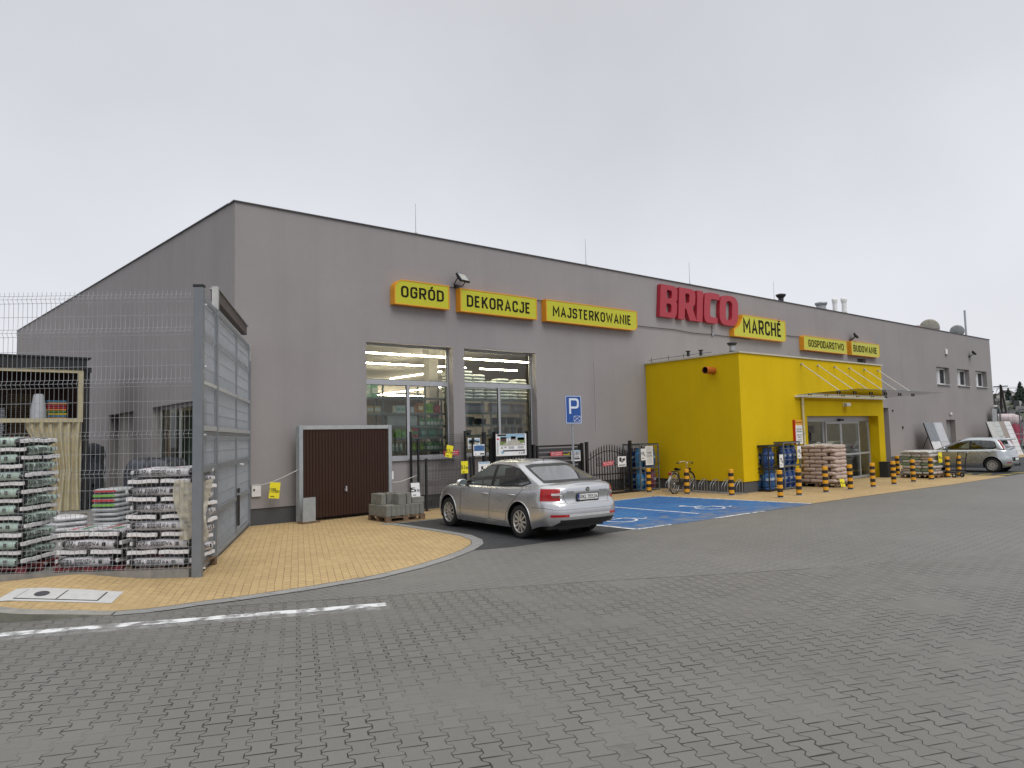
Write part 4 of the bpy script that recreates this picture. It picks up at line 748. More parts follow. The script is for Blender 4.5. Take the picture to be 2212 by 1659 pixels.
def make_bag(seed,col,printed=True):
    t=thing('bark_bag','','bag'); fn=bag_surf(seed); nu,nv=48,10
    v=[fn(i/nu,j/nv) for j in range(nv+1) for i in range(nu+1)]; mb=MB(); w=nu+1
    for j in range(nv):
        for i in range(nu):
            f=(j*w+i,j*w+i+1,(j+1)*w+i+1,(j+1)*w+i); xc=sum(v[q][0] for q in f)/4
            mb.f.append(f); mb.mi.append(mb.m(bag_k if abs(xc)>BL*.40 else col)); mb.sm.append(True)
    mb.v=[Vector(p) for p in v]; mb.build('bag_film',t)
    tr=BVHTree.FromPolygons([Vector(p) for p in v],[tuple(f) for f in mb.f])
    for sx in (-1,1):
        m2=MB(); rs=random.Random(seed+sx); z=BH*.62; 
        pts=[(sx*(BL/2+.012),-.235+.47*k/8,z+.004*math.sin(k*1.3+seed)) for k in range(9)]
        vs=[]
        for x,y,zz in pts: vs+=[(x-sx*.03,y,zz+.028),(x+sx*.008,y,zz+.022),(x+sx*.012,y,zz-.032),(x-sx*.03,y,zz-.03)]
        m2.add(vs,[(4*k+j,4*k+4+j,4*k+4+(j+1)%4,4*k+(j+1)%4) for k in range(8) for j in range(4)]+[(0,1,2,3),(35,34,33,32)],seamw); m2.build('seam_strip',t)
    for sy in (-1,1):
        m2=MB(); T0=TR(-.06,0,0) if sy<0 else TR(.06,0,0,PI)
        text(m2,'KORA SOSNOWA',ink,.062,.56,0,.02,T0@TR(-.06,0,BH*.62)); 
        rs=random.Random(seed*3+sy)
        for k in range(3):
            x0=-.32
            for q in range(5): ww=rs.uniform(.04,.09); m2.add([(x0,0,BH*.30-.02*k+.01),(x0+ww,0,BH*.30-.02*k+.01),(x0+ww,0,BH*.30-.02*k+.017),(x0,0,BH*.30-.02*k+.017)],[(0,1,2,3)],ink,False,T0); x0+=ww+.018
        m2.box(.27,0,BH*.35,.33,.0,BH*.75,mat('barcode_grey',(.16,.16,.17),.6),T0)
        for p in m2.v:
            h=tr.ray_cast(Vector((p.x,sy*2,min(max(p.z,.03),BH-.02))),Vector((0,-sy,0)))
            p.y=(h[0].y+sy*.009) if h[0] else sy*(BW/2)
            p.z=min(max(p.z,.03),BH-.02)
        m2.build('bag_print',t)
    m2=MB(); 
    m2.add([(-.34,-.16,0),(.30,-.16,0),(.30,-.09,0),(-.34,-.09,0)],[(0,1,2,3)],bagred); m2.add([(-.1,.0,0),(.28,.0,0),(.28,.1,0),(-.1,.1,0)],[(0,1,2,3)],baggrn)
    for k in range(2): cx_=-.2+.3*k; m2.add([(cx_+.10*math.cos(2*PI*i/12),.17+.05*math.sin(2*PI*i/12),0) for i in range(12)],[tuple(range(12))],seamw)
    bmx=bmesh.new(); me=m2.mesh('x'); bmx.from_mesh(me); bmesh.ops.subdivide_edges(bmx,edges=bmx.edges[:],cuts=5,use_grid_fill=True); bmesh.ops.triangulate(bmx,faces=bmx.faces[:])
    for vv in bmx.verts:
        h=tr.ray_cast(Vector((vv.co.x,vv.co.y,2)),Vector((0,0,-1))); vv.co.z=(h[0].z+.004) if h[0] else BH
    bmx.to_mesh(me); bmx.free(); o=bpy.data.objects.new('top_print',me); COL.objects.link(o); o.parent=t
    return t
protos={'m':[make_bag(i,bag_m) for i in (1,2,3)],'w':[make_bag(i,bag_w) for i in (11,12,13)]}
def pallet(label,loc,rz,L=1.2,Wd=1.0,col=None,group=None):
    t=thing('pallet',label,'pallet',loc,rz,group); m=col or wood
    mb=MB()
    for i in range(5): x=-L/2+.06+i*(L-.12)/4; mb.box(x-.06,-Wd/2,.118,x+.06,Wd/2,.14,m)
    mb.build('deck_board',t)
    mb=MB()
    for y in (-Wd/2+.05,0,Wd/2-.05): mb.box(-L/2,y-.05,.096,L/2,y+.05,.117,m); mb.box(-L/2,y-.05,0,L/2,y+.05,.02,m)
    mb.build('stringer',t)
    for y in (-Wd/2+.05,0,Wd/2-.05):
        for x in (-L/2+.07,0,L/2-.07): mb=MB(); mb.box(x-.07,y-.048,.0205,x+.07,y+.048,.0955,m); mb.build('block',t)
    return t
fang=math.atan2(-fd.y,-fd.x)            # along the fence towards the post
redpal=mat('red_painted_pallet',(.16,.02,.025),.7,var=.3)
def stack(name,kind,cx,cy,layers,z0,rz,base,desc,sq=1.0,pal=None):
    pallet('%s pallet under the %s'%('red' if pal else 'wooden',desc),(cx,cy,z0-.14+.001),rz,1.1,1.0,pal)
    P=protos[kind]; z=z0; rs=random.Random(layers)
    for l in range(layers):
        for k in range(2):
            s=P[(l+k)%3]; along=(l+base)%2==0
            lx,ly,ra=((rs.uniform(-.045,.045),(-.255,.255)[k],0) if along else ((-.265,.265)[k],rs.uniform(-.045,.045),PI/2))
            if rs.random()<.5: ra+=PI
            w=Matrix.Rotation(rz,2)@Vector((lx,ly)); lev='top layer' if l==layers-1 else 'bottom layer' if l==0 else ('%s layer up'%ORD[l] if l<16 else 'upper layer')
            pos=('front','rear')[k] if along else ('left','right')[k]
            put(s,'%s bark bag, %s bag of the %s, %s'%({'m':'mint green','w':'white'}[kind],pos,lev,desc),(cx+w.x,cy+w.y,z),rz+ra+rs.uniform(-.06,.06),'bark bags in the '+desc).rotation_euler.x=rs.uniform(-.035,.035)*(2.2 if l==layers-1 else 1)
        z+=BH*.905
n2=Vector((-math.sin(fang),math.cos(fang)))
def at(p,al,dp): q=Vector(p)+Vector((math.cos(fang),math.sin(fang)))*al+n2*dp; return q.x,q.y
x,y=at((1.60,14.46),-.55,.52); stack('m','m',x,y,15,.15,fang,0,'left edge stack',pal=redpal)
x,y=at((2.37,13.66),0.02,.52); stack('w','w',x,y,4,.15,fang,0,'low middle stack',pal=redpal)
x,y=at((3.25,12.74),-.02,.50); stack('w2','w',x,y,11,.15,fang,0,'high stack by the post')
# torn stretch film hanging on the right stack
x,y=at((3.25,12.74),.50,-.03); mb=MB(); fl=film('crumpled_stretch_film',(.55,.52,.42),.75,.35)
def cr(u,v):
    a=fang+.3; s=(u-.5)*(.55-.25*abs(v-.55)); return (x+math.cos(a)*s+.05*math.sin(9*u+5*v),y+math.sin(a)*s-.06*math.sin(6*v+8*u)-.04,.55+.95*v+.03*math.sin(14*u))
mb.grid(cr,16,18,fl); tag(mb.build('stretch_film'),'crumpled dirty stretch film hanging from the high white stack by the post','film')
# behind: grey stack, white stack
gbag=mat('grey_white_bag',(.40,.42,.43),.4,var=.2,scale=6,bump=.5,bs=18); lime=mat('lime_bag_print',(.16,.42,.04),.5,var=.2)
for l in range(9):
    o=sack('grey and lime bag, %s up in the narrow stack at the back'%ORD[l],3.95+random.uniform(-.02,.02),19.55,.12+l*.108,.66,.95,.115,gbag,'bags in the narrow stack behind',fang,200+l,'soil_bag','bag')
    if l>=5:
        mb=MB(); mb.grid(lambda u,v:((u-.5)*.50,-.482-.006*(1-abs(2*u-1)),.035+.05*v),6,2,lime if l%2 else bagred); q=mb.build('printed_panel',o)
pallet('wooden pallet under the narrow stack of grey and lime bags',(3.95,19.55,-.02),fang,1.1,.9)
for l in range(4): sack('shiny white bag, %s from the bottom of the low heap behind the mint stack'%ORD[l],2.95+random.uniform(-.04,.04),19.75,.05+l*.115,.75,.95,.13,mat('shiny_white_bag',(.62,.62,.64),.3,var=.2,bump=.6,bs=14),'bags in the low white heap',.3,300+l,'soil_bag','bag')
t=thing('tool_crate','small dark brown crate on the yard floor left of the narrow stack','crate',(3.45,20.9,.1)); mb=MB(); mb.box(-.14,-.14,0,.14,.14,.32,wood); mb.build('slats',t); mb=MB(); mb.box(-.15,-.15,.28,.15,.15,.33,wood); mb.build('rim',t)
mb=MB(); mb.add([(-6,19.5,.006),(3.62,12.26,.006),(3.72,12.36,.006),(6.7,18.44,.006),(6.38,18.49,.006),(6.38,60,.006),(-30,60,.006),(-30,20,.006)],[tuple(range(8))],mat('yard_concrete',(.20,.195,.185),.85,var=.12,scale=.8)); structure(mb.build('yard_floor'))
# black drums: stack of wrapped black hose coils on a stand
t=thing('wheel_stack','tall upright stack of wrapped dark round wheels in front of the gable wall','wheels',(4.98,28.0,0)); bw=mat('wrapped_black_plastic',(.035,.04,.052),.35,var=.4,scale=4,bump=.5,bs=12)
for k in range(4):
    mb=MB(); T=TR(0,0,.27+.5*k,rz=R(15),rx=R(90)); mb.lathe([(.06,-.14),(.12,-.14),(.30,-.12),(.40,-.09),(.42,0),(.40,.09),(.30,.12),(.12,.14),(.06,.14)],bw,24,T=T); mb.build('wheel',t)
mb=MB(); mb.box(.22,-.05,0,.34,.05,2.06,black2); mb.box(-.10,-.05,1.96,.22,.05,2.05,black2); mb.build('stand',t)
mb=MB(); mb.tube([(-.3,-.2,1.9),(-.42,-.2,1.3),(-.25,-.22,.6),(-.4,-.2,.15)],.012,mat('clear_strap',(.3,.33,.38),.3),5); mb.build('strap',t)
# dark plastic pile beyond right stack
for i,(x,y,z) in enumerate(((5.35,22.2,.0),(5.6,21.5,.0))): sack('heap of black plastic covers in front of the gable window, %s one'%('left','right')[i],x,y,z,1.0,1.1,1.75,bw,'black plastic heaps',.4,400+i,'plastic_heap','heap')
# --- tent with beige frame window and curtain
TY=27.6; ten=thing('market_tent','black roofed garden tent with beige framed opening and curtain in the yard','tent',(0,0,0)); bei=mat('beige_tent_cloth',(.50,.44,.28),.8,var=.12,scale=3,bump=.3,bs=30); brown=mat('brown_tent_inside',(.11,.06,.045),.8)
mb=MB(); mb.box(-9,TY,2.87,4.62,TY+.05,3.0,bei); mb.box(-9,TY,4.48,4.62,TY+.05,4.58,bei); mb.box(4.47,TY,3.001,4.62,TY+.05,4.479,bei); mb.box(1.9,TY,3.001,1.97,TY+.05,4.479,bei); mb.build('opening_frame',ten)
mb=MB(); mb.box(-9,TY-.05,4.60,4.70,TY+.02,4.95,black2); mb.box(-9,TY-.1,4.951,4.82,TY+4.2,5.0,black2); mb.box(4.64,TY,0,4.80,TY+.12,4.599,black2); mb.box(4.68,TY-.12,4.5,4.84,TY-.051,4.66,black2); mb.build('roof_and_post',ten)
mb=MB(); mb.add([(-9,TY+4,0),(4.7,TY+4,0),(4.7,TY+4,4.9),(-9,TY+4,4.9)],[(0,1,2,3)],brown); mb.add([(4.7,TY+.13,0),(4.7,TY+4,0),(4.7,TY+4,4.9),(4.7,TY+.13,4.9)],[(0,1,2,3)],brown); mb.build('tent_wall',ten)
def cur(u,v):
    wd=1.55-.45*math.sin(PI*min(1,v*1.1))*(1-u) ; xx=4.60-wd*(1-u)*(1-.35*max(0,.5-abs(v-.45))); return (xx,TY+.08+.07*math.sin(u*38+2*math.sin(v*3))+.04*math.sin(u*17),.02+2.86*v)
mb=MB(); mb.grid(cur,90,16,bei); mb.build('curtain',ten)
fab=lambda n,c:mat(n,c,.8,var=.25,scale=5)
def goods(label,x0,x1,z0,z1,d,c,cat='textile'):
    t=thing('folded_textile',label,cat,((x0+x1)/2,TY+d,z0)); mb=MB(); n=max(1,int((z1-z0)/.07))
    for k in range(n):
        j=random.uniform(-.04,.04); mb.box(-(x1-x0)/2+j,-.25,(z1-z0)*k/n,(x1-x0)/2+j,.25,(z1-z0)*(k+.88)/n,c[k%len(c)])
    mb.build('folded_layers',t,bevel=.02)
goods('pile of red orange and green folded textiles in the tent opening',3.72,4.28,2.2,3.62,.9,[fab('tx_g',(.06,.2,.05)),fab('tx_o',(.55,.2,.04)),fab('tx_r',(.40,.03,.04)),fab('tx_r2',(.30,.04,.06)),fab('tx_o2',(.6,.25,.03)),fab('tx_b',(.05,.2,.35)),fab('tx_y',(.6,.4,.04))])
goods('brown cartons stacked at the back of the tent',2.75,3.6,2.2,3.9,2.2,[fab('tx_k',(.10,.07,.04)),fab('tx_k2',(.13,.09,.05))],'carton')
goods('grey boxes at the left inside the tent opening',2.1,2.6,2.2,3.4,1.6,[fab('tx_w',(.25,.26,.28)),fab('tx_w2',(.35,.36,.38))],'box')
goods('dark shelf goods at the far left of the tent',1.0,2.0,2.,3.3,1.4,[fab('tx_d',(.06,.06,.07)),fab('tx_d2',(.18,.18,.2))],'box')
mb=MB(); mb.lathe([(.24,0),(.23,.5),(.15,1.0),(.12,1.05),(0,1.06)],mat('pale_cover',(.42,.44,.47),.7),14); o=mb.build('covered_cone'); o.location=(3.43,TY+.45,2.75); tag(o,'pale grey covered cone in front of the textiles in the tent','cover')
t=thing('tent_table','dark table inside the tent below the opening','table',(2.2,TY+1.6,0)); mb=MB(); mb.box(-2,-.9,2.1,2.35,.9,2.18,black2); mb.build('top',t)
for sx in (-1.9,2.25):
    for sy in (-.8,.8): mb=MB(); mb.box(sx-.04,sy-.04,0,sx+.04,sy+.04,2.099,black2); mb.build('leg',t)
goods('red packets under the tent opening',2.75,3.05,1.6,1.98,.6,[bagred],'packet')
# ================================================================ DISPLAYS ALONG THE FRONT
# brown garage door on display
t=thing('garage_door','brown ribbed garage door in a galvanised frame displayed against the shop wall','garage door',(7.86,18.02,0),math.atan2(18.36-18.02,10.76-7.86)); Lg=2.92
gbr=mat('brown_door_panel',(.040,.019,.013),.6,var=.06,scale=3,spec=.25); zf=mat('zinc_door_frame',(.36,.39,.41),.45,.3,.08)
mb=MB(); n=29; w=(Lg-.22)/n
for i in range(n):
    x=.11+i*w; mb.add([(x,0,.10),(x+w*.12,.022,.10),(x+w*.24,0,.10),(x+w,0,.10),(x,0,2.38),(x+w*.12,.022,2.38),(x+w*.24,0,2.38),(x+w,0,2.38)],[(0,1,5,4),(1,2,6,5),(2,3,7,6)],gbr)
mb.box(.11,.03,.08,Lg-.11,.05,2.38,gbr); dl=mb.build('door_leaf',t)
mb=MB(); mb.box(0,-.03,.02,.105,.06,2.49,zf); mb.box(Lg-.105,-.03,.02,Lg,.06,2.49,zf); mb.box(.106,-.02,2.385,Lg-.106,.06,2.485,mat('pale_lintel',(.40,.42,.42),.45,.2)); mb.box(0,.061,.02,.08,.14,2.45,zf); mb.build('frame',t)
mb=MB(); mb.cyl((Lg*.475,-.05,.76),(Lg*.475,0,.76),.03,alu,8); mb.box(Lg*.475-.02,-.06,.72,Lg*.475+.02,-.045,.86,alu); mb.build('handle',t)
mb=MB(); mb.box(-.06,-.30,.06,.30,-.27,.66,zf); mb.box(-.06,-.30,.0,.42,-.02,.055,wood); mb.build('foot_plate',t)
mb=MB(); mb.box(Lg+.002,-.03,.95,Lg+.05,-.02,1.18,white); mb.build('info_label',t)
# price tags
def digits(mb,s1,s2,T,sc=1.,m=ink):
    text(mb,s1,m,.115*sc,.135*sc if len(s1)<3 else .16*sc,.001,.02,T@TR(-.055*sc,0,.0)); text(mb,s2,m,.07*sc,.105*sc,.001,.015,T@TR(.075*sc,0,-.022*sc))
def price(label,loc,rz,s1,s2,w=.25,h=.36,paper=None,tilt=0,sc=1.,lean=0):
    t=thing('price_tag',label,'price tag',loc,rz); T=TR(0,0,0,ry=tilt,rx=lean); mb=MB(); mb.box(-w/2,0,-h/2,w/2,.004,h/2,paper or papery,T); mb.build('card',t)
    mb=MB(); digits(mb,s1,s2,T@TR(0,-.002,0),sc); 
    for k in range(3): mb.add([(-w*.35,-.002,-h*.36-.012*k),(w*.02,-.002,-h*.36-.012*k),(w*.02,-.002,-h*.36-.012*k+.007),(-w*.35,-.002,-h*.36-.012*k+.007)],[(0,1,2,3)],ink,False,T)
    mb.build('print',t); return t
price('yellow price tag reading 1199.00 hanging from the chain left of the brown garage door',(7.28,18.15,.87),0,'1199','.00zł',.27,.40,tilt=R(6))
t=thing('hanging_chain','thin pale plastic chain strung from the gate to the garage door','chain',(0,0,0)); mb=MB(); mb.tube([(6.75,18.3,1.02),(7.0,18.25,1.02),(7.25,18.18,1.09),(7.5,18.13,1.19),(7.85,18.03,1.36)],.012,mat('pale_chain',(.5,.5,.48),.5),5); mb.build('links',t)
t=thing('hanging_chain','thin pale chain between the garage door and the black fence posts','chain',(0,0,0)); mb=MB(); mb.tube([(10.75,18.3,.86),(11.0,18.28,.87),(11.3,18.26,.95),(11.55,18.2,1.04)],.012,mat('pale_chain',(.5,.5,.48),.5),5); mb.build('links',t)
t=thing('meter_box','small white box with a keyhole low on the shop wall beside the gate','box',(6.83,18.44,.72)); mb=MB(); mb.box(-.02,0,0,.22,.059,.30,white); mb.build('door',t,bevel=.01); mb=MB(); mb.box(.02,-.012,.15,.055,-.001,.20,black2); mb.build('lock',t)
# concrete blocks on a pallet
cbm=mat('concrete_block',(.20,.20,.175),.95,var=.2,scale=6,bump=.5,bs=45)
pr_=-.03; pallet('wooden pallet under the grey concrete blocks in front of the garage door',(9.95,16.74,.01),pr_,1.12,.98)
bw_,bl_,bh_=.132,.30,.27
def block(label,x,y,z,rz=0,lay=False):
    mb=MB(); 
    if lay: mb.cb((0,0,.075),(.36,.2,.15),cbm)
    else: mb.cb((0,0,bh_/2),(bw_,bl_,bh_),cbm)
    o=mb.build('concrete_block',bevel=.008); o.location=(x,y,z); o.rotation_euler=(0,0,rz+pr_); tag(o,label,'concrete block','concrete blocks on the pallet')
for r in range(3):
    for c in range(8):
        block('grey concrete block in the lower layer, %s from the left in the %s row'%(ORD[c],('front','middle','rear')[r]),9.95-.49+c*.139+random.uniform(-.003,.003),16.44+r*.31,.151,random.uniform(-.02,.02))
for i,(x,y,r) in enumerate(((9.50,16.75,0),(9.55,17.05,.2),(9.83,16.47,0),(9.78,16.95,0),(9.93,16.5,.05),(10.08,16.9,0),(10.0,17.1,0),(10.14,16.55,-.1),(9.69,17.05,.1))):
    block('grey concrete block standing in the upper layer, %s of nine'%ORD[i],x,y,.423,r)
block('flat grey concrete block lying under the white price card',10.40,16.50,.423,0,True)
price('white price card reading 5.99 leaning on the concrete blocks',(10.42,16.56,.75),-.1,'5','.99zł',.25,.36,paperw,lean=R(-8),sc=1.05)
# black mesh fence samples
bk=mat('black_powder_coat',(.010,.010,.011),.4,var=.1)
def sample(label,x0,x1,y,h,folds,n,hs,extra=None):
    t=thing('fence_sample',label,'fence',(0,0,0),0,'black fence samples')
    for x in (x0,x1): mb=MB(); mb.cb((x,y,(h+.06)/2),(.06,.045,h+.06),bk); mb.cb((x,y,h+.07),(.066,.05,.02),bk); mb.cb((x,y,.01),(.16,.16,.016),bk); mb.build('post',t)
    mb=MB(); panel(mb,(x0+.04,y-.03),(x1-.04,y-.03),.1,h,folds,hs,(x1-x0)/n,.0028,bk,.035); mb.build('mesh_panel',t)
sample('tallest black mesh fence sample in front of the left shop window',11.40,13.34,18.34,2.2,(2.12,1.35,.75,.2),38,(1.9,1.6,1.1,.9,.5))
sample('middle height black mesh fence sample with tall posts',11.52,13.5,18.14,1.98,(1.36,.8,.2),38,(1.15,1.0,.6,.4))
sample('lowest black mesh fence sample nearest the silver sedan',11.66,13.25,17.95,1.42,(1.34,.75,.2),32,(1.15,.95,.55,.4))
def card(name,label,x,y,z,w,h,parts,tilt=0,cat='sign'):
    t=thing(name,label,cat,(x,y,z)); T=TR(0,0,0,ry=tilt); mb=MB(); mb.box(-w/2,0,-h/2,w/2,.006,h/2,parts[0][1] if parts[0][0]=='bg' else paperw,T); mb.build('board',t)
    for p in parts:
        if p[0]=='bg': continue
        mb=MB()
        if p[0]=='t': text(mb,p[1],p[6],p[5],p[4],.001,.012,T@TR(p[2],-.003,p[3]))
        elif p[0]=='r':
            for q in p[2][:-1]: mb.add([(q[0],-.002,q[1]),(q[2],-.002,q[1]),(q[2],-.002,q[3]),(q[0],-.002,q[3])],[(0,1,2,3)],p[1],False,T); mb.build('printed_area',t); mb=MB()
            q=p[2][-1]; mb.add([(q[0],-.002,q[1]),(q[2],-.002,q[1]),(q[2],-.002,q[3]),(q[0],-.002,q[3])],[(0,1,2,3)],p[1],False,T)
        elif p[0]=='p': mb.add([(q[0],-.003,q[1]) for q in p[2]],[tuple(range(len(p[2])))],p[1],False,T)
        mb.build({'t':'lettering','r':'printed_area','p':'printed_area'}[p[0]],t)
    return t
wtx=mat('white_print',(.8,.8,.8),.6)
pc=lambda n,c:mat('print_'+n,c,.5,var=.25,scale=14)
skyb=pc('sky',(.32,.50,.62)); lawn=pc('lawn',(.16,.24,.06)); path=pc('path',(.45,.43,.37)); hedge=pc('hedge',(.05,.09,.03)); brn=pc('brown',(.07,.04,.035)); bluep=pc('blue',(.05,.13,.30)); ltb=pc('pale_blue',(.25,.45,.62)); dgr=pc('dark',(.03,.03,.035)); lgr=pc('pale_grey',(.42,.42,.43))
RT1,RT2='PRODUKT OCYNKOWANY','10 LAT GWARANCJI*'
def redsign(label,x,y,z,w=.55,h=.15,tilt=0): return card('red_sign',label,x,y,z,w,h,[('bg',redp),('t',RT1,0,h*.2,w*.88,h*.25,wtx),('t',RT2,0,-h*.2,w*.86,h*.25,wtx)],tilt)
redsign('red guarantee sign behind the yellow 67.99 tag on the tall black mesh',12.77,18.26,1.63)
price('tilted yellow price tag reading 67.99 over a red sign on the black mesh',(12.55,18.05,1.68),0,'67','.99zł',.24,.36,tilt=R(12))
price('yellow price tag reading 51.99 on the low black mesh beside the sedan mirror',(12.93,17.82,1.20),0,'51','.99zł',.25,.36)
def house_print(w,h,y0): return [('r',skyb,[(-w*.45,h*.12,w*.45,h*.40)]),('r',brn,[(-w*.42,h*.05,-w*.15,h*.30),(-.02*w,h*.08,w*.16,h*.30)]),('r',hedge,[(w*.18,h*.06,w*.44,h*.22)]),('p',path,[(-w*.44,-h*.12),(w*.44,-h*.12),(w*.14,h*.14),(-w*.04,h*.14)]),('r',lawn,[(-w*.44,-h*.02,-w*.18,h*.06)])]
card('poster','white poster with a house photo in front of the second shop window, upper left one',13.58,18.2,1.89,.47,.33,house_print(.47,.33,0)+[('r',lgr,[(-.2,-.14,.2,-.07)])],cat='poster')
card('poster','white poster with a blue fence photo, lower left in front of the second shop window',13.60,17.98,1.69,.42,.34,[('r',bluep,[(-.19,-.03,.2,.13)]),('r',ltb,[(-.13,.135,.13,.16)]),('p',dgr,[(-.1,.11),(.12,.01),(.12,.02),(-.1,.12)]),('r',dgr,[(.04,-.14,.19,-.10),(-.14,-.14,-.11,-.11)])],cat='poster')
card('poster','small pale poster low between the fence samples and the roof of the sedan',13.65,17.8,1.18,.44,.30,[('r',ltb,[(-.2,.10,.2,.14)]),('r',dgr,[(-.12,-.08,-.04,.02),(.02,-.1,.12,-.06)])],cat='poster')
W_,H_=1.24,.68
card('poster','large white poster with a driveway photo between two dark posts',14.82,17.9,1.82,W_,H_,[('r',ltb,[(-.20,.27,.56,.33)]),('r',dgr,[(-.57,.27,-.21,.33)]),('r',lawn,[(-.45,.0,-.2,.1),(.25,.05,.55,.2)]),('r',skyb,[(-.45,.2,.55,.265)]),('r',brn,[(-.44,.1,-.2,.24),(-.02,.14,.18,.26)]),('r',hedge,[(.25,.14,.54,.22)]),('p',path,[(-.44,-.03),(.55,-.03),(.2,.16),(.02,.16)]),('r',dgr,[(-.47,-.03,-.455,.2),(-.13,-.03,-.115,.24),(.2,-.03,.215,.2),(.53,-.03,.545,.2),(-.13,.05,.54,.058),(-.13,-.01,.54,-.003)]),('r',redp,[(-.58,.15,-.51,.21)]),('r',lgr,[(-.58,-.3,-.53,.1),(-.42,-.13,-.35,-.05),(-.3,-.1,-.2,-.05),(-.12,-.13,.1,-.05),(.25,-.13,.5,-.05)]),('r',dgr,[(-.35,-.21,.56,-.165)]),('r',ltb,[(-.42,-.27,-.30,-.2)]),('r',dgr,[(.38,-.29,.44,-.26),(.48,-.29,.54,-.235),(.3,-.29,.33,-.25)])],cat='poster')
for i,(x,y,h) in enumerate(((13.90,18.12,2.2),(14.16,18.12,2.0),(14.27,18.0,2.2),(15.62,18.0,2.2))):
    t=thing('display_post','%s dark square post of the display at the second shop window'%('tall thin','short thin','left thick','right thick')[i],'post',(x,y,0)); mb=MB(); w=.045 if i<2 else .07; mb.box(-w,-w,0,w,w,h,bk); mb.build('shaft',t); mb=MB(); mb.box(-w-.01,-w-.01,h,w+.01,w+.01,h+.03,bk); mb.build('cap',t)
t=thing('gate_sample','low dark barred gate panel under the large poster','gate',(0,0,0)); mb=MB(); mb.box(14.35,17.98,1.42,15.55,18.02,1.46,bk); mb.box(14.35,17.98,.3,15.55,18.02,.34,bk); mb.build('rail',t); mb=MB()
for k in range(10): x=14.42+k*.12; mb.box(x-.012,17.99,.341,x+.012,18.01,1.419,bk)
mb.build('bars',t)
# slatted gate, then the wrought iron wicket
sl_m=mat('anthracite_slat',(.055,.055,.06),.4,.2,.1)
t=thing('slatted_gate','dark grey gate sample of wide horizontal slats behind the sedan','gate',(0,0,0)); y=17.92
mb=MB(); mb.box(15.88,y-.03,.12,15.95,y+.03,1.76,bk); mb.box(17.78,y-.03,.12,17.85,y+.03,1.76,bk); mb.box(15.951,y-.03,1.70,17.779,y+.03,1.76,bk); mb.box(15.951,y-.03,.12,17.779,y+.03,.18,bk); mb.build('frame',t)
for k in range(10): mb=MB(); z=.22+k*.148; mb.box(15.951,y-.012,z,17.779,y+.012,z+.105,sl_m); mb.build('slat',t)
for x in (15.76,17.95): mb=MB(); mb.box(x-.045,y-.045,0,x+.045,y+.045,1.80,bk); mb.build('post',t)
redsign('red guarantee sign on the dark slatted gate',16.69,17.84,1.47); 
t=thing('bent_tag','bent yellow price card on the slatted gate beside the red sign','price tag',(17.12,17.84,1.44)); mb=MB(); mb.add([(-.14,0,-.02),(.12,-.03,-.03),(.16,-.05,.07),(.0,-.02,.0),(-.14,0,.02)],[(0,1,2,3,4)],mat('dull_yellow_card',(.42,.34,.02),.6)); mb.build('card',t)
card('leaflet','white leaflet with a grey gate photo half behind the parking sign pole',17.55,17.8,1.38,.42,.36,[('r',lgr,[(-.17,.0,.18,.13)]),('r',skyb,[(-.2,.13,.2,.17)]),('r',dgr,[(-.16,-.13,.17,-.08),(.02,.02,.05,.12),(-.1,-.06,.15,-.03)])],cat='leaflet')
t=thing('wicket_gate','black wrought iron arched wicket gate with spear tops','gate',(0,0,0)); y=17.6; xa,xb=17.97,20.0
mb=MB(); nb=15; arc=lambda x:1.22+.28*math.cos((x-18.95)/1.02*PI/2)
for x in ((18.02,19.95)): pass
mb.tube([(17.95+2.05*k/20,y,arc(17.95+2.05*k/20)) for k in range(21)],.016,bk,6); mb.box(17.92,y-.02,.68,19.98,y+.02,.72,bk); mb.box(17.92,y-.02,.30,19.98,y+.02,.34,bk); mb.box(17.92,y-.02,.14,19.98,y+.02,.18,bk); mb.build('frame_rail',t)
for k in range(nb):
    x=18.05+k*(1.86/(nb-1)); h=arc(x)+.19; mb=MB(); mb.box(x-.012,y-.012,.18,x+.012,y+.012,h-.1,bk); mb.cyl((x,y,h-.10),(x,y,h-.085),.028,bk,6); mb.cyl((x,y,h-.085),(x,y,h-.05),.012,bk,6,.024); mb.cyl((x,y,h-.05),(x,y,h+.06),.024,bk,6,.002); mb.build('spear_bar',t)
mb=MB()
for cx_ in (18.42,19.28):
    for sx in (-1,1):
        for sz in (-1,1): mb.tube([(cx_+sx*(.02+.075*math.sin(a)),y-.02,1.14+sz*(.03+.055*(1-math.cos(a)))) for a in [PI*q/6 for q in range(0,9)]],.008,bk,5)
mb.build('scroll',t)
for x in (17.86,20.05):
    mb=MB(); mb.box(x-.045,y-.045,0,x+.045,y+.045,1.80,bk); mb.box(x-.05,y-.05,1.80,x+.05,y+.05,1.83,bk); mb.build('post',t)
mb=MB(); mb.box(17.6,y-.12,.0,20.3,y+.12,.06,bk); mb.build('base_board',t)
redsign('red guarantee sign tilted on the wrought iron wicket gate',18.82,17.53,1.07,.54,.15,R(-4))
card('leaflet','white torn leaflet with a black gate drawing on the wicket gate',19.53,17.53,1.11,.43,.36,[('r',dgr,[(-.14,.0,-.02,.14),(.02,.03,.16,.1),(-.16,-.14,.17,-.11)]),('p',dgr,[(-.15,.14),(.0,.0),(.15,.15),(.1,.02),(-.02,-.05)])],cat='leaflet')
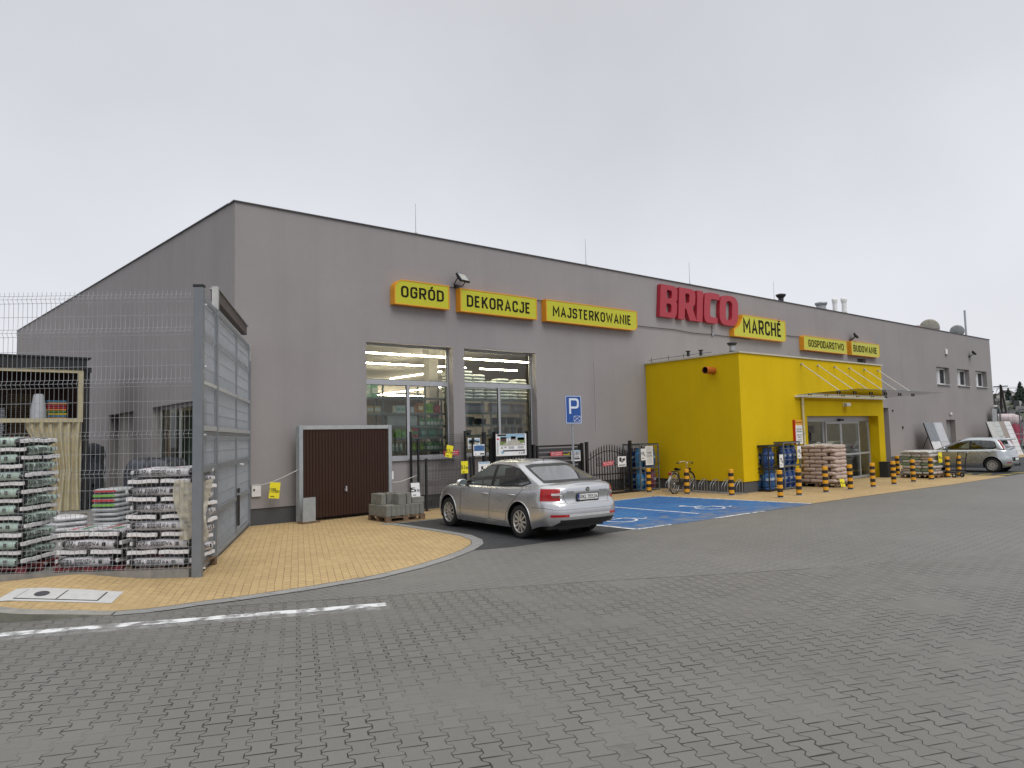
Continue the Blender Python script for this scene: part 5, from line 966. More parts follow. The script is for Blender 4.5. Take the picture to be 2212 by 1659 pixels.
# parking sign
t=thing('parking_sign','blue square parking sign with a white P on a grey pole behind the sedan','sign',(15.95,16.3,0)); b=mat('blue_sign',(.012,.075,.30),.4,var=.03); wr=mat('white_reflective',(.68,.72,.78),.4,var=.02)
mb=MB(); mb.cyl((0,.0,0),(0,.0,3.3),.033,galv,10); mb.build('pole',t)
mb=MB(); rzs=R(-6); Ts=TR(.02,-.05,2.86,rzs); o=rr(-.315,-.435,.315,.435,.05); mb.add([(x,0,z) for x,z in o]+[(x,.012,z) for x,z in o],[tuple(range(len(o))),tuple(range(2*len(o)-1,len(o)-1,-1))]+[(i,len(o)+i,len(o)+(i+1)%len(o),(i+1)%len(o)) for i in range(len(o))],b,False,Ts); sp=mb.build('sign_plate',t)
mb=MB(); o2=rr(-.305,-.425,.305,.425,.045); o3=rr(-.285,-.405,.285,.405,.035); m=len(o2); mb.add([(x,-.003,z) for x,z in o2]+[(x,-.003,z) for x,z in o3],[(i,(i+1)%m,m+(i+1)%m,m+i) for i in range(m)],wr,False,Ts)
outline_mesh(mb,[rnd([(-.17,-.13),(-.10,-.13),(-.10,.03),(.21,.03),(.21,.35),(-.17,.35)],[0,0,0,.12,.12,0]),rnd([(-.10,.095),(.14,.095),(.14,.285),(-.10,.285)],[0,.07,.07,0])],wr,.002,Ts@Matrix(((1,0,0,0),(0,0,-1,-.004),(0,1,0,0),(0,0,0,1))))
ex0,ez0,ex1,ez1=.0,-.36,.25,-.20
for a,b_ in (((ex0,ez0),(ex1,ez0)),((ex1,ez0),(ex1,ez1)),((ex1,ez1),(ex0,ez1)),((ex0,ez1),(ex0,ez0)),((ex0,ez0),(ex1,ez1)),((ex0,ez1),(ex1,ez0))): mb.tube([(a[0],-.004,a[1]),(b_[0],-.004,b_[1])],.007,wr,4,T=Ts)
mb.build('sign_symbol',sp)
# ---------------- gas cylinders in cages
cage_m=mat('grey_cage_steel',(.17,.19,.205),.5,.3,.2); cage_k=mat('black_cage_steel',(.012,.013,.016),.5)
def cyl_proto(c,nm):
    t=thing('gas_cylinder','','gas cylinder'); mt=mat('gas_'+nm,c,.4,var=.14,scale=5); mb=MB()
    mb.lathe([(.0,.04),(.12,.05),(.145,.09),(.148,.30),(.148,.33),(.149,.335),(.148,.34),(.145,.46),(.12,.53),(.06,.56),(0,.565)],mt,16); mb.build('tank',t)
    mb=MB(); mb.lathe([(.115,.0),(.115,.07),(.11,.07),(.11,0)],mt,14); mb.build('foot_ring',t)
    mb=MB(); fn=lambda u,v:(.095*math.cos(R(40)+u*R(280)),.095*math.sin(R(40)+u*R(280)),.53+.14*v); mb.grid(fn,14,1,mt); mb.grid(lambda u,v:(.09*math.cos(R(40)+u*R(280)),.09*math.sin(R(40)+u*R(280)),.53+.14*v),14,1,mt); mb.build('collar',t)
    mb=MB(); mb.cyl((0,0,.56),(0,0,.63),.02,mat('brass',(.35,.22,.06),.4,.7),8); mb.build('valve',t)
    mb=MB(); mb.grid(lambda u,v:(.1495*math.cos(R(-140)+u*R(100)),.1495*math.sin(R(-140)+u*R(100)),.29+.085*v),8,1,mat('gas_label',(.42,.50,.56),.5,var=.3,scale=18)); mb.build('label',t); return t
gas={'b':cyl_proto((.012,.055,.22),'navy'),'l':cyl_proto((.035,.20,.40),'sky'),'m':cyl_proto((.02,.11,.33),'mid'),'p':cyl_proto((.17,.035,.07),'purple'),'g':cyl_proto((.23,.22,.20),'beige')}
GN={'b':'dark blue','l':'light blue','m':'mid blue','p':'purple','g':'beige'}
def cage(label,cx,cy,rz,L,D,Hh,mt,bars,rows,cat='cage'):
    t=thing('cylinder_cage',label,cat,(cx,cy,0),rz,'gas cylinder cages'); r=.02
    mb=MB()
    for x in (0,L):
        for y in (0,D): mb.box(x-r,y-r,0,x+r,y+r,Hh,mt)
    for z in (.06,Hh*.5,Hh-.02):
        for y in (0,D): mb.box(r,y-r*.8,z-r,L-r,y+r*.8,z+r,mt)
        for x in (0,L): mb.box(x-r*.8,r,z-r,x+r*.8,D-r,z+r,mt)
    mb.build('frame',t)
    mb=MB()
    for k in range(1,bars): 
        x=L*k/bars; mb.cyl((x,0,.07),(x,0,Hh),.008,mt,5); mb.cyl((x,D,.07),(x,D,Hh),.008,mt,5)
    for k in range(1,rows): z=.06+(Hh-.08)*k/rows; mb.cyl((0,-.012,z),(L,-.012,z),.011,mt,5); mb.cyl((0,D,z),(L,D,z),.008,mt,5); mb.cyl((-.012,0,z),(-.012,D,z),.009,mt,5); mb.cyl((L,0,z),(L,D,z),.009,mt,5)
    for k in range(1,4): y=D*k/4; mb.cyl((0,y,.07),(0,y,Hh),.009,mt,5); mb.cyl((L,y,.07),(L,y,Hh),.009,mt,5)
    mb.build('bars',t)
    mb=MB(); mb.box(-.02,-.02,Hh,L+.02,D+.02,Hh+.02,cage_k); mb.build('lid',t)
    mb=MB(); mb.box(r,r,.065,L-r,D-r,.085,cage_k); mb.box(r,r,Hh*.5+.021,L-r,D-r,Hh*.5+.035,cage_k); mb.build('shelf',t)
    return t
def fill(desc,cx,cy,rz,L,D,Hh,kinds,nx,ny):
    i=0
    for lv,z in enumerate((.086,Hh*.5+.036)):
        for r in range(ny):
            for c in range(nx):
                kd=kinds[i%len(kinds)]; i+=1
                if kd=='.': continue
                p=Matrix.Rotation(rz,2)@Vector((L*(c+.5)/nx,D*(r+.5)/ny)); put(gas[kd],'%s gas cylinder, %s %s place, %s shelf, %s'%(GN[kd],('front','rear')[r],('left','middle','right')[c],('lower','upper')[lv],desc),(cx+p.x,cy+p.y,z),rz+random.uniform(-.6,.6),'gas cylinders in the cages')
cage('grey barred gas cylinder cage standing between the wicket gate and the yellow porch',20.40,17.45,.0,1.02,.78,1.68,cage_m,4,8)
fill('cage between wicket gate and porch',20.40,17.45,.0,1.02,.78,1.68,'lmpbb.lbmbbb',3,2)
cage('black gas cylinder cage left of the entrance, nearer the bike rack',22.62,13.72,R(98)-R(90),.92,.66,1.56,cage_k,2,5)
fill('black cage near the bike rack',22.62,13.72,R(8),.92,.66,1.56,'mmgmblbb.bbb',3,2)
cage('grey gas cylinder cage beside the brown pellet pallet',23.66,13.76,R(4),1.22,.70,1.65,cage_m,3,8)
fill('grey cage beside the pellet pallet',23.66,13.76,R(4),1.22,.70,1.65,'bbbbbbbbbbbb',3,2)
def notice(label,x,y,z,w,h,rz,big,small):
    t=thing('notice',label,'notice',(x,y,z),rz); mb=MB(); mb.box(-w/2,0,-h/2,w/2,.004,h/2,paperw); mb.build('sheet',t)
    mb=MB()
    if big: text(mb,big,ink,h*.26,w*.55,.001,.02,TR(-w*.12,-.002,h*.1)); text(mb,'.99zł',ink,h*.15,w*.38,.001,.01,TR(w*.2,-.002,-h*.08)); mb.add([(-w*.35,-.002,-h*.34),(w*.1,-.002,-h*.34),(w*.1,-.002,-h*.28),(-w*.35,-.002,-h*.28)],[(0,1,2,3)],ink)
    else:
        rs=random.Random(5)
        for k in range(17): ww=rs.uniform(.5,.85)*w; zz=h*.43-k*h*.052; hh=h*(.03 if k in (6,7,9) else .014); mb.add([(-ww/2,-.002,zz),(ww/2,-.002,zz),(ww/2,-.002,zz+hh),(-ww/2,-.002,zz+hh)],[(0,1,2,3)],ink if k in (9,) else mat('print_grey',(.25,.25,.26),.6))
        text(mb,small.upper(),ink,h*.05,w*.6,.001,.01,TR(0,-.002,h*.17))
    mb.build('print',t)
notice('white price notice reading 69.99 on the cage beside the wicket gate',20.53,17.40,1.32,.25,.42,0,'69',''); notice('large white text notice on the cage beside the wicket gate',20.86,17.40,1.27,.42,.68,0,None,'Uwaga')
notice('white price notice reading 79.99 hanging on the black cage',23.36,13.68,1.02,.24,.44,0,'79',''); notice('white price notice reading 69.99 on the grey cage beside the pellets',24.60,13.70,1.28,.26,.44,0,'69','')
# ---------------- bollards
def bollard():
    t=thing('bollard','','bollard',(0,0,0),0,'yellow and black striped bollards'); by=mat('bollard_yellow',(.68,.33,.012),.5,var=.08); bb=mat('bollard_black',(.013,.012,.012),.5)
    mb=MB(); h=.83; n=18; r=.085; z=0
    for k,hh in enumerate((.072,.107,.112,.107,.112,.107,.112,.101)): mb.cyl((0,0,z),(0,0,z+hh),r,bb if k%2==0 else by,n,caps=False); z+=hh
    mb.lathe([(r,z),(r*.9,z+.012),(0,z+.014)],by,n); mb.build('post',t)
    mb=MB(); mb.lathe([(.13,.009),(.13,.014),(.086,.016)],con,16); mb.build('base_collar',t); return t
bo=bollard()
bl_lab=['in front of the gas cage beside the wicket gate','in front of the parked bicycle','at the bare end of the bike rack','in front of the black gas cylinder cage','in front of the grey gas cage by the pellets','in front of the brown pellet pallet','right of the brown pellet pallet','in front of the sliding doors','behind the row beside the black bin, set back','in front of the black bin at the porch corner','in front of the left half of the stacked bag pallet','in front of the right edge of the stacked bag pallet','in front of the black hand trolley','last of the row, beside the silver hatchback']
for l,(x,y) in zip(bl_lab,((20.27,16.98),(20.37,15.43),(20.75,13.96),(20.85,12.3),(21.95,12.3),(23.46,12.2),(24.91,12.08),(26.37,11.98),(33.2,14.0),(27.97,11.95),(29.5,11.89),(31.04,11.84),(32.55,11.78),(33.56,11.72))): put(bo,'yellow and black striped bollard '+l,(x,y,.009))
# ---------------- bike rack and bicycle
t=thing('bike_rack','low galvanised bicycle rack of paired hoops along the yellow porch','bike rack',(21.25,16.92,.009),math.atan2(13.95-16.92,21.62-21.25)); LR=3.0
mb=MB(); mb.box(0,-.02,0,LR,.02,.03,galv); mb.box(0,-.42,0,LR,-.38,.03,galv); mb.build('base_rail',t)
for k in range(7):
    x=.15+k*.43
    for dx in (0,.10): mb=MB(); mb.tube([(x+dx,-.40,.02),(x+dx,-.40,.25),(x+dx,-.34,.33),(x+dx,-.10,.46),(x+dx,-.02,.45),(x+dx,0,.36),(x+dx,0,.02)],.011,galv,6); mb.build('hoop',t)
def bicycle(label,loc,rz):
    t=thing('bicycle',label,'bicycle',loc,rz); bkp=mat('bike_black_paint',(.018,.02,.022),.3,coat=.5); chrome=mat('chrome',(.62,.62,.62),.2,.9); sil=mat('silver_mudguard',(.5,.5,.51),.35,.6)
    r=.345
    for x in (0,1.08):
        mb=MB(); mb.tube([(x+r*math.cos(2*PI*i/32),0,r+r*math.sin(2*PI*i/32)) for i in range(32)],.019,rubber,8,True); w=mb.build('wheel',t)
        mb=MB(); mb.tube([(x+(r-.03)*math.cos(2*PI*i/32),0,r+(r-.03)*math.sin(2*PI*i/32)) for i in range(32)],.013,chrome,6,True); mb.build('rim',w)
        mb=MB()
        for i in range(18): a=2*PI*i/18; mb.cyl((x+.02*math.cos(a+1),.02*(1 if i%2 else -1),r+.02*math.sin(a+1)),(x+(r-.035)*math.cos(a),0,r+(r-.035)*math.sin(a)),.0022,chrome,4)
        mb.cyl((x,-.04,r),(x,.04,r),.022,chrome,8); mb.build('spokes',w)
        mb=MB(); a0,a1=(20,200) if x==0 else (-5,150)
        fn=lambda u,v:(x+(r+.032)*math.cos(R(a0+(a1-a0)*u)),-.03+.06*v,r+(r+.032+.008*math.sin(PI*v))*math.sin(R(a0+(a1-a0)*u))); mb.grid(fn,22,4,sil if x==0 else bkp); mb.build('mudguard',t)
    bb=(.44,0,.29); st=(.30,0,.74); ht=(.93,0,.80); hb=(.97,0,.66)
    mb=MB()
    mb.tube([bb,(.36,0,.55),st],.017,bkp,8); mb.tube([ht,(.86,0,.62),(.68,0,.38),bb],.022,bkp,8); mb.tube([(.90,0,.72),(.72,0,.46),(.41,0,.42)],.014,bkp,8); mb.tube([ht,hb],.024,bkp,8)
    for s in (-1,1): mb.tube([bb,(.2,s*.05,.31),(0,s*.06,r)],.011,bkp,6); mb.tube([(.34,s*.02,.6),(.15,s*.05,.47),(0,s*.06,r)],.009,bkp,6); mb.tube([hb,(.99,s*.05,.56),(1.03,s*.05,.45),(1.08,s*.05,r)],.013,bkp,6)
    mb.build('frame',t)
    mb=MB(); mb.grid(lambda u,v:(.16+.27*u,(v-.5)*(.21-.15*u),.845+.025*math.cos(u*5)-.06*abs(2*v-1)**2),8,8,black2); mb.grid(lambda u,v:(.16+.27*u,(v-.5)*(.21-.15*u),.80-.03*abs(2*v-1)),8,6,black2); mb.cyl(st,(.27,0,.80),.014,chrome,8); mb.build('saddle',t)
    mb=MB(); mb.tube([ht,(.90,0,.97),(.945,0,1.02)],.013,chrome,8)
    mb.tube([(.74,-.29,1.0),(.86,-.27,1.02),(.95,-.16,1.06),(.955,0,1.02),(.95,.16,1.06),(.86,.27,1.02),(.74,.29,1.0)],.011,chrome,8); hbr=mb.build('handlebar',t)
    for s in (-1,1): mb=MB(); mb.tube([(.72,s*.295,.995),(.85,s*.275,1.018)],.018,black2,8); mb.tube([(.88,s*.25,1.03),(.80,s*.27,.97)],.008,black2,5); mb.build('grip',hbr)
    mb=MB(); mb.tube([(.86,.2,1.04),(1.0,.12,.95),(1.02,.03,.75),(1.0,0,.66)],.004,black2,4); mb.tube([(.86,-.2,1.04),(.98,-.1,1.0),(.95,0,.78)],.004,black2,4); mb.build('brake_cable',t)
    mb=MB()
    for s in (-.06,0,.06): mb.cyl((-.25,s,.735),(.22,s,.735),.006,chrome,5)
    for x in (-.25,-.05,.12): mb.cyl((x,-.065,.735),(x,.065,.735),.006,chrome,5)
    for s in (-1,1): mb.cyl((-.1,s*.065,.735),(0,s*.065,r),.005,chrome,5); mb.cyl((.1,s*.065,.735),(0,s*.065,r),.005,chrome,5)
    mb.box(-.1,-.05,.745,.15,.05,.765,black2); mb.build('rear_rack',t)
    mb=MB(); mb.box(-.30,-.06,.65,-.25,.06,.72,mat('red_reflector',(.30,.01,.01),.25)); mb.build('tail_light',t,bevel=.01)
    mb=MB(); mb.cyl((1.02,0,.78),(1.12,0,.78),.045,black2,10,.05); mb.cyl((.98,0,.72),(1.04,0,.77),.012,black2,6); mb.build('headlight',t)
    mb=MB(); mb.cyl((.44,-.06,.29),(.44,-.075,.29),.085,black2,14); mb.cyl((.44,-.08,.29),(.50,-.08,.13),.011,chrome,6); mb.cyl((.44,.08,.29),(.38,.08,.45),.011,chrome,6); mb.box(.46,-.2,.10,.55,-.1,.13,black2); mb.box(.33,.1,.44,.42,.2,.47,black2); mb.box(.0,-.072,.30,.44,-.066,.40,black2); mb.build('crank',t)
    mb=MB(); mb.cyl((.30,.03,.27),(.22,.16,.0),.009,chrome,6); mb.build('kickstand',t)
    return t
bicycle('black city bicycle with silver rear mudguard leaning in the bike rack by the yellow porch',(20.26,15.86,.009),math.atan2(16.05-15.86,21.5-20.26))
# ---------------- stone grill, pellets, sign, bin
t=thing('garden_grill','dark stone garden grill with house shaped chimney and red shelf behind the gas cages','grill',(26.28,14.28,.009),R(25)); gs=mat('dark_grill_stone',(.045,.042,.038),.85,var=.25,bump=.5,bs=40); rs_=mat('red_brick_shelf',(.34,.05,.045),.8)
mb=MB(); mb.box(-.45,-.30,0,-.30,.3,.78,gs); mb.box(.30,-.30,0,.45,.3,.78,gs); mb.box(-.299,.15,0,.299,.3,.78,gs); mb.box(-.45,-.32,.30,.45,.3,.36,gs) if False else None; mb.build('base',t)
mb=MB(); mb.box(-.6,-.42,.781,.6,.32,.88,rs_); mb.build('shelf',t,bevel=.02)
mb=MB(); mb.box(-.45,-.25,.881,-.33,.3,1.22,gs); mb.box(.33,-.25,.881,.45,.3,1.22,gs); mb.box(-.329,.2,.881,.329,.3,1.22,gs); mb.prism([(-.5,.0),(.5,.0),(.38,.22),(.16,.42),(-.16,.42),(-.38,.22)],-.3,.3,gs,Matrix.Translation((0,0,1.221))@XZ); mb.build('fire_chamber',t)
mb=MB(); mb.box(-.16,-.14,1.642,.16,.18,1.86,gs); mb.build('chimney',t); mb=MB()
for px in (-.12,.12):
    for py in (-.1,.14): mb.box(px-.04,py-.04,1.861,px+.04,py+.04,2.0,gs)
mb.prism([(-.26,.0),(.26,.0),(.24,.06),(.03,.26),(-.03,.26),(-.24,.06)],-.22,.26,gs,Matrix.Translation((0,.02,1.94))@XZ); mb.build('chimney_roof',t)
pallet('wooden pallet under the brown pellet bags',(25.88,13.56,.01),R(2),1.0,1.5)
pellet=mat('brown_pellet_bag',(.47,.365,.315),.35,var=.16,scale=5,bump=.6,bs=16)
psh=[bag_surf(500+i,.60,.52,.145,.008) for i in range(4)]; pme=[]
for fn in psh: mb=MB(); mb.grid(fn,26,8,pellet); pme.append(mb.mesh('pellet_bag'))
for l in range(10):
    pat=[(-.24,-.48,0),(.26,-.48,0),(-.24,0,0),(.26,0,0),(-.24,.48,0),(.26,.48,0)] if l%2==0 else [(0.02,-.50,1),(-.24,0.0,0),(.26,.0,0),(.02,.5,1)]
    if l%2: pat=[(.02,-.62,2),(-.24,-.2,0),(.26,-.2,0),(-.24,.25,0),(.26,.25,0),(.02,.62,2)]
    for i,(x,y,k) in enumerate(pat):
        o=bpy.data.objects.new('pellet_bag',pme[(l+i)%4]); COL.objects.link(o); o.location=(25.86+x*.96+random.uniform(-.015,.015),13.56+y+random.uniform(-.01,.01),.15+l*.135); o.rotation_euler=(0,0,R(2)+random.uniform(-.03,.03)); o.scale=(.95*(1.55 if k==2 else .92),.98*(.5 if k==2 else .95),1.06)
        tag(o,'brown pellet bag, %s layer up, %s counting from the front left'%(ORD[l],ORD[i]),'bag','brown pellet bags on the pallet')
fl2=film('clear_wrap_film',(.85,.84,.84),.30,.18)
mb=MB(); mb.grid(lambda u,v:(25.86+(u-.5)*1.02,13.56+(v-.5)*1.50,1.54-.06*(abs(2*u-1)**3+abs(2*v-1)**3)+.018*math.sin(17*u+9*v)+.015*math.sin(23*v)),18,22,fl2); tag(mb.build('wrap_film'),'clear plastic film spread over the top of the brown pellet bags','film')
price('small yellow price stand reading 15.99 on the ground at the pellet pallet',(25.62,12.70,.17),R(-20),'15','.99zł',.20,.28,sc=.8,lean=R(-14))
t=thing('opening_hours_board','tall white board with orange header and red edge showing opening hours','sign',(25.2,14.04,2.0)); mb=MB(); mb.box(-.255,-.03,-.44,-.215,.059,.44,mat('red_edge',(.5,.03,.01),.5)); mb.build('edge',t); mb=MB(); mb.box(-.214,-.03,-.44,.26,.0,.24,white); mb.build('board',t); mb=MB(); mb.box(-.214,-.03,.241,.26,.0,.44,mat('orange_header',(.80,.36,.02),.5)); mb.build('header',t)
mb=MB(); text(mb,'GODZINY OTWARCIA',ink,.05,.40,.001,.02,TR(.02,-.032,.34)); text(mb,'07:00 - 20:00',ink,.06,.30,.001,.01,TR(.02,-.032,.09)); mb.add([(-.16,-.032,-.01),(.20,-.032,-.01),(.20,-.032,.015),(-.16,-.032,.015)],[(0,1,2,3)],ink); text(mb,'09:00 - 17:00',ink,.055,.28,.001,.01,TR(.02,-.032,-.12)); mb.add([(-.08,-.032,-.21),(.12,-.032,-.21),(.12,-.032,-.185),(-.08,-.032,-.185)],[(0,1,2,3)],ink)
for z in (-.30,-.36): mb.add([(-.12,-.032,z),(.16,-.032,z),(.16,-.032,z+.015),(-.12,-.032,z+.015)],[(0,1,2,3)],ink)
mb.build('lettering',t)
t=thing('litter_bin','black square bin at the right corner of the yellow porch','bin',(31.78,13.9,.009),R(5)); mb=MB(); mb.box(-.19,-.17,0,.19,.17,.60,black2); mb.build('body',t,bevel=.015); mb=MB(); mb.box(-.2,-.18,.601,.2,.18,.65,black2); mb.build('rim',t,bevel=.01)
# pallet of small bags wrapped in film
pallet('wooden pallet under the stacked small bags right of the porch',(32.15,12.6,.01),R(-6),1.0,1.26)
bc=[mat('small_bag_white',(.44,.41,.38),.5,var=.2,scale=8,bump=.4,bs=30),mat('small_bag_green',(.17,.24,.15),.5,var=.2,scale=8,bump=.4,bs=30),mat('small_bag_rose',(.38,.31,.27),.5,var=.2,scale=8,bump=.4,bs=30)]; bn=['white','green','rose']
sme={}
for ci,m in enumerate(bc):
    for q in range(2): mb=MB(); mb.grid(bag_surf(700+ci*7+q,.47,.41,.125,.006),22,7,m); sme[(ci,q)]=mb.mesh('mortar_bag')
for l in range(8):
    for i in range(6):
        a,b=i%2,i//2; ci=1 if (l in (5,3,1) and (i+l)%3!=2) else (2 if (l+i)%4==1 else 0)
        o=bpy.data.objects.new('mortar_bag',sme[(ci,(i+l)%2)]); COL.objects.link(o); p=Matrix.Rotation(R(-6),2)@Vector(((a-.5)*.47+.012*(l%2),(b-1)*.405+(.05 if l%2 else -.02))); o.location=(32.15+p.x,12.6+p.y,.15+l*.117); o.rotation_euler=(0,0,R(-6)+random.uniform(-.04,.04)); o.scale=(1,1,1.03)
        tag(o,'%s small bag right of the porch, %s layer up, %s column, %s side'%(bn[ci],ORD[l],ORD[b],('left','right')[a]),'bag','small bags on the pallet right of the porch')
mb=MB(); mb.T=TR(32.15,12.6,0,R(-6)); mb.grid(lambda u,v:((u-.5)*1.02,(v-.5)*1.30,1.125-.05*(abs(2*u-1)**4+abs(2*v-1)**4)+.012*math.sin(15*u+11*v)),14,16,film('white_wrap_film',(.85,.85,.85),.6,.2)); tag(mb.build('wrap_film'),'whitish plastic film over the small bags right of the porch','film')
price('bright yellow price card on the end of the small bag pallet',(32.2,11.90,.83),R(-6),'9','.99zł',.28,.40,sc=.9)
t=thing('hand_trolley','black four wheeled hand trolley with tall push handle beside the bag pallet','trolley',(33.05,11.95,.009),R(75)); 
mb=MB(); mb.box(-.55,-.3,.20,.45,.3,.235,bk); mb.build('deck',t,bevel=.01); mb=MB(); mb.tube([(-.52,-.27,.23),(-.58,-.27,.7),(-.66,-.27,1.02),(-.66,.27,1.02),(-.58,.27,.7),(-.52,.27,.23)],.018,bk,8)
for z in (.5,.75): mb.tube([(-.55-.05*(z-.5)*2,-.27,z),(-.55-.05*(z-.5)*2,.27,z)],.012,bk,6)
mb.build('push_handle',t)
for x in (-.42,.34):
    for y in (-.24,.24): mb=MB(); mb.cyl((x,y-.025,.09),(x,y+.025,.09),.09,rubber,16); mb.cyl((x,y-.028,.09),(x,y+.028,.09),.045,white,12); mb.box(x-.03,y-.04,.12,x+.03,y+.04,.2,galv); mb.build('wheel',t)
# tile displays leaning by the wall
def tiles(label,x0,y0,y1,cols,rz,z1=2.3):
    t=thing('tile_display',label,'display stand',(x0,y0,0),rz); dy=y1-y0; n=math.hypot(dy,z1); T=Matrix.Rotation(math.atan2(z1,dy),4,'X')
    x=0
    for w,mt,joints,ln in cols:
        mb=MB(); mb.box(x+.01,n*(1-ln),-.02,x+w-.01,n,.0,mt,T); o=mb.build('tile_panel',t)
        if joints:
            mb=MB()
            for k in range(1,joints): q=n*(1-ln)+n*ln*k/joints; mb.box(x+.01,q-.006,.001,x+w-.01,q+.006,.004,mat('tile_joint',(.12,.12,.12),.8),T)
            mb.build('tile_joint',o)
        x+=w
    mb=MB(); mb.box(0,0,-.07,x,.04,-.021,bk,T); mb.box(0,n-.05,-.07,x,n,-.021,bk,T); mb.box(0,.041,-.07,.05,n-.051,-.021,bk,T); mb.box(x-.05,.041,-.07,x,n-.051,-.021,bk,T)
    for xx in (.03,x-.03): mb.tube([(xx,dy*.7,z1*.7),(xx,dy+.5,0)],.022,bk,6)
    mb.cyl((.03,dy*.8,.45),(.03,dy+.35,.45),.014,bk,6); mb.build('stand',t); return t
tl=lambda n,c:mat('tile_'+n,c,.3,var=.12,scale=2)
tiles('dark framed display board with blue grey and pale tiles left of the pale steel door',46.3,17.2,17.9,[(1.2,tl('slate',(.15,.17,.185)),0,1),(1.1,tl('pale',(.42,.43,.45)),2,1)],R(-3))
tiles('small white tile board leaning low in front of the left tile display',45.5,16.9,17.25,[(1.1,tl('white',(.60,.60,.61)),2,1)],R(-3),1.2)
tiles('tile display board with cream beige brown and white tiles at the far end',55.3,16.8,17.5,[(1.05,tl('cream',(.45,.455,.43)),1,1),(.95,tl('sage',(.42,.44,.42)),7,1),(.85,tl('taupe',(.24,.19,.15)),1,1),(1.05,tl('bright',(.62,.62,.63)),8,1)],R(-3))

lob=mat('lobby_white_sack',(.46,.45,.43),.6,var=.2,scale=6,bump=.4,bs=30)
for q,(x,n) in enumerate(((27.0,9),(27.9,8),(28.8,10),(29.7,9),(30.6,10),(31.4,9))):
    x+=.35
    for j in range(n): sack('pale sack, %s up in the %s pile seen through the sliding doors'%(ORD[j],ORD[q]),x+random.uniform(-.03,.03),15.6,.035+j*.15,.82,.5,.17,lob,'pale sacks inside the entrance',random.uniform(-.06,.06),900+q*20+j,'stacked_sack')
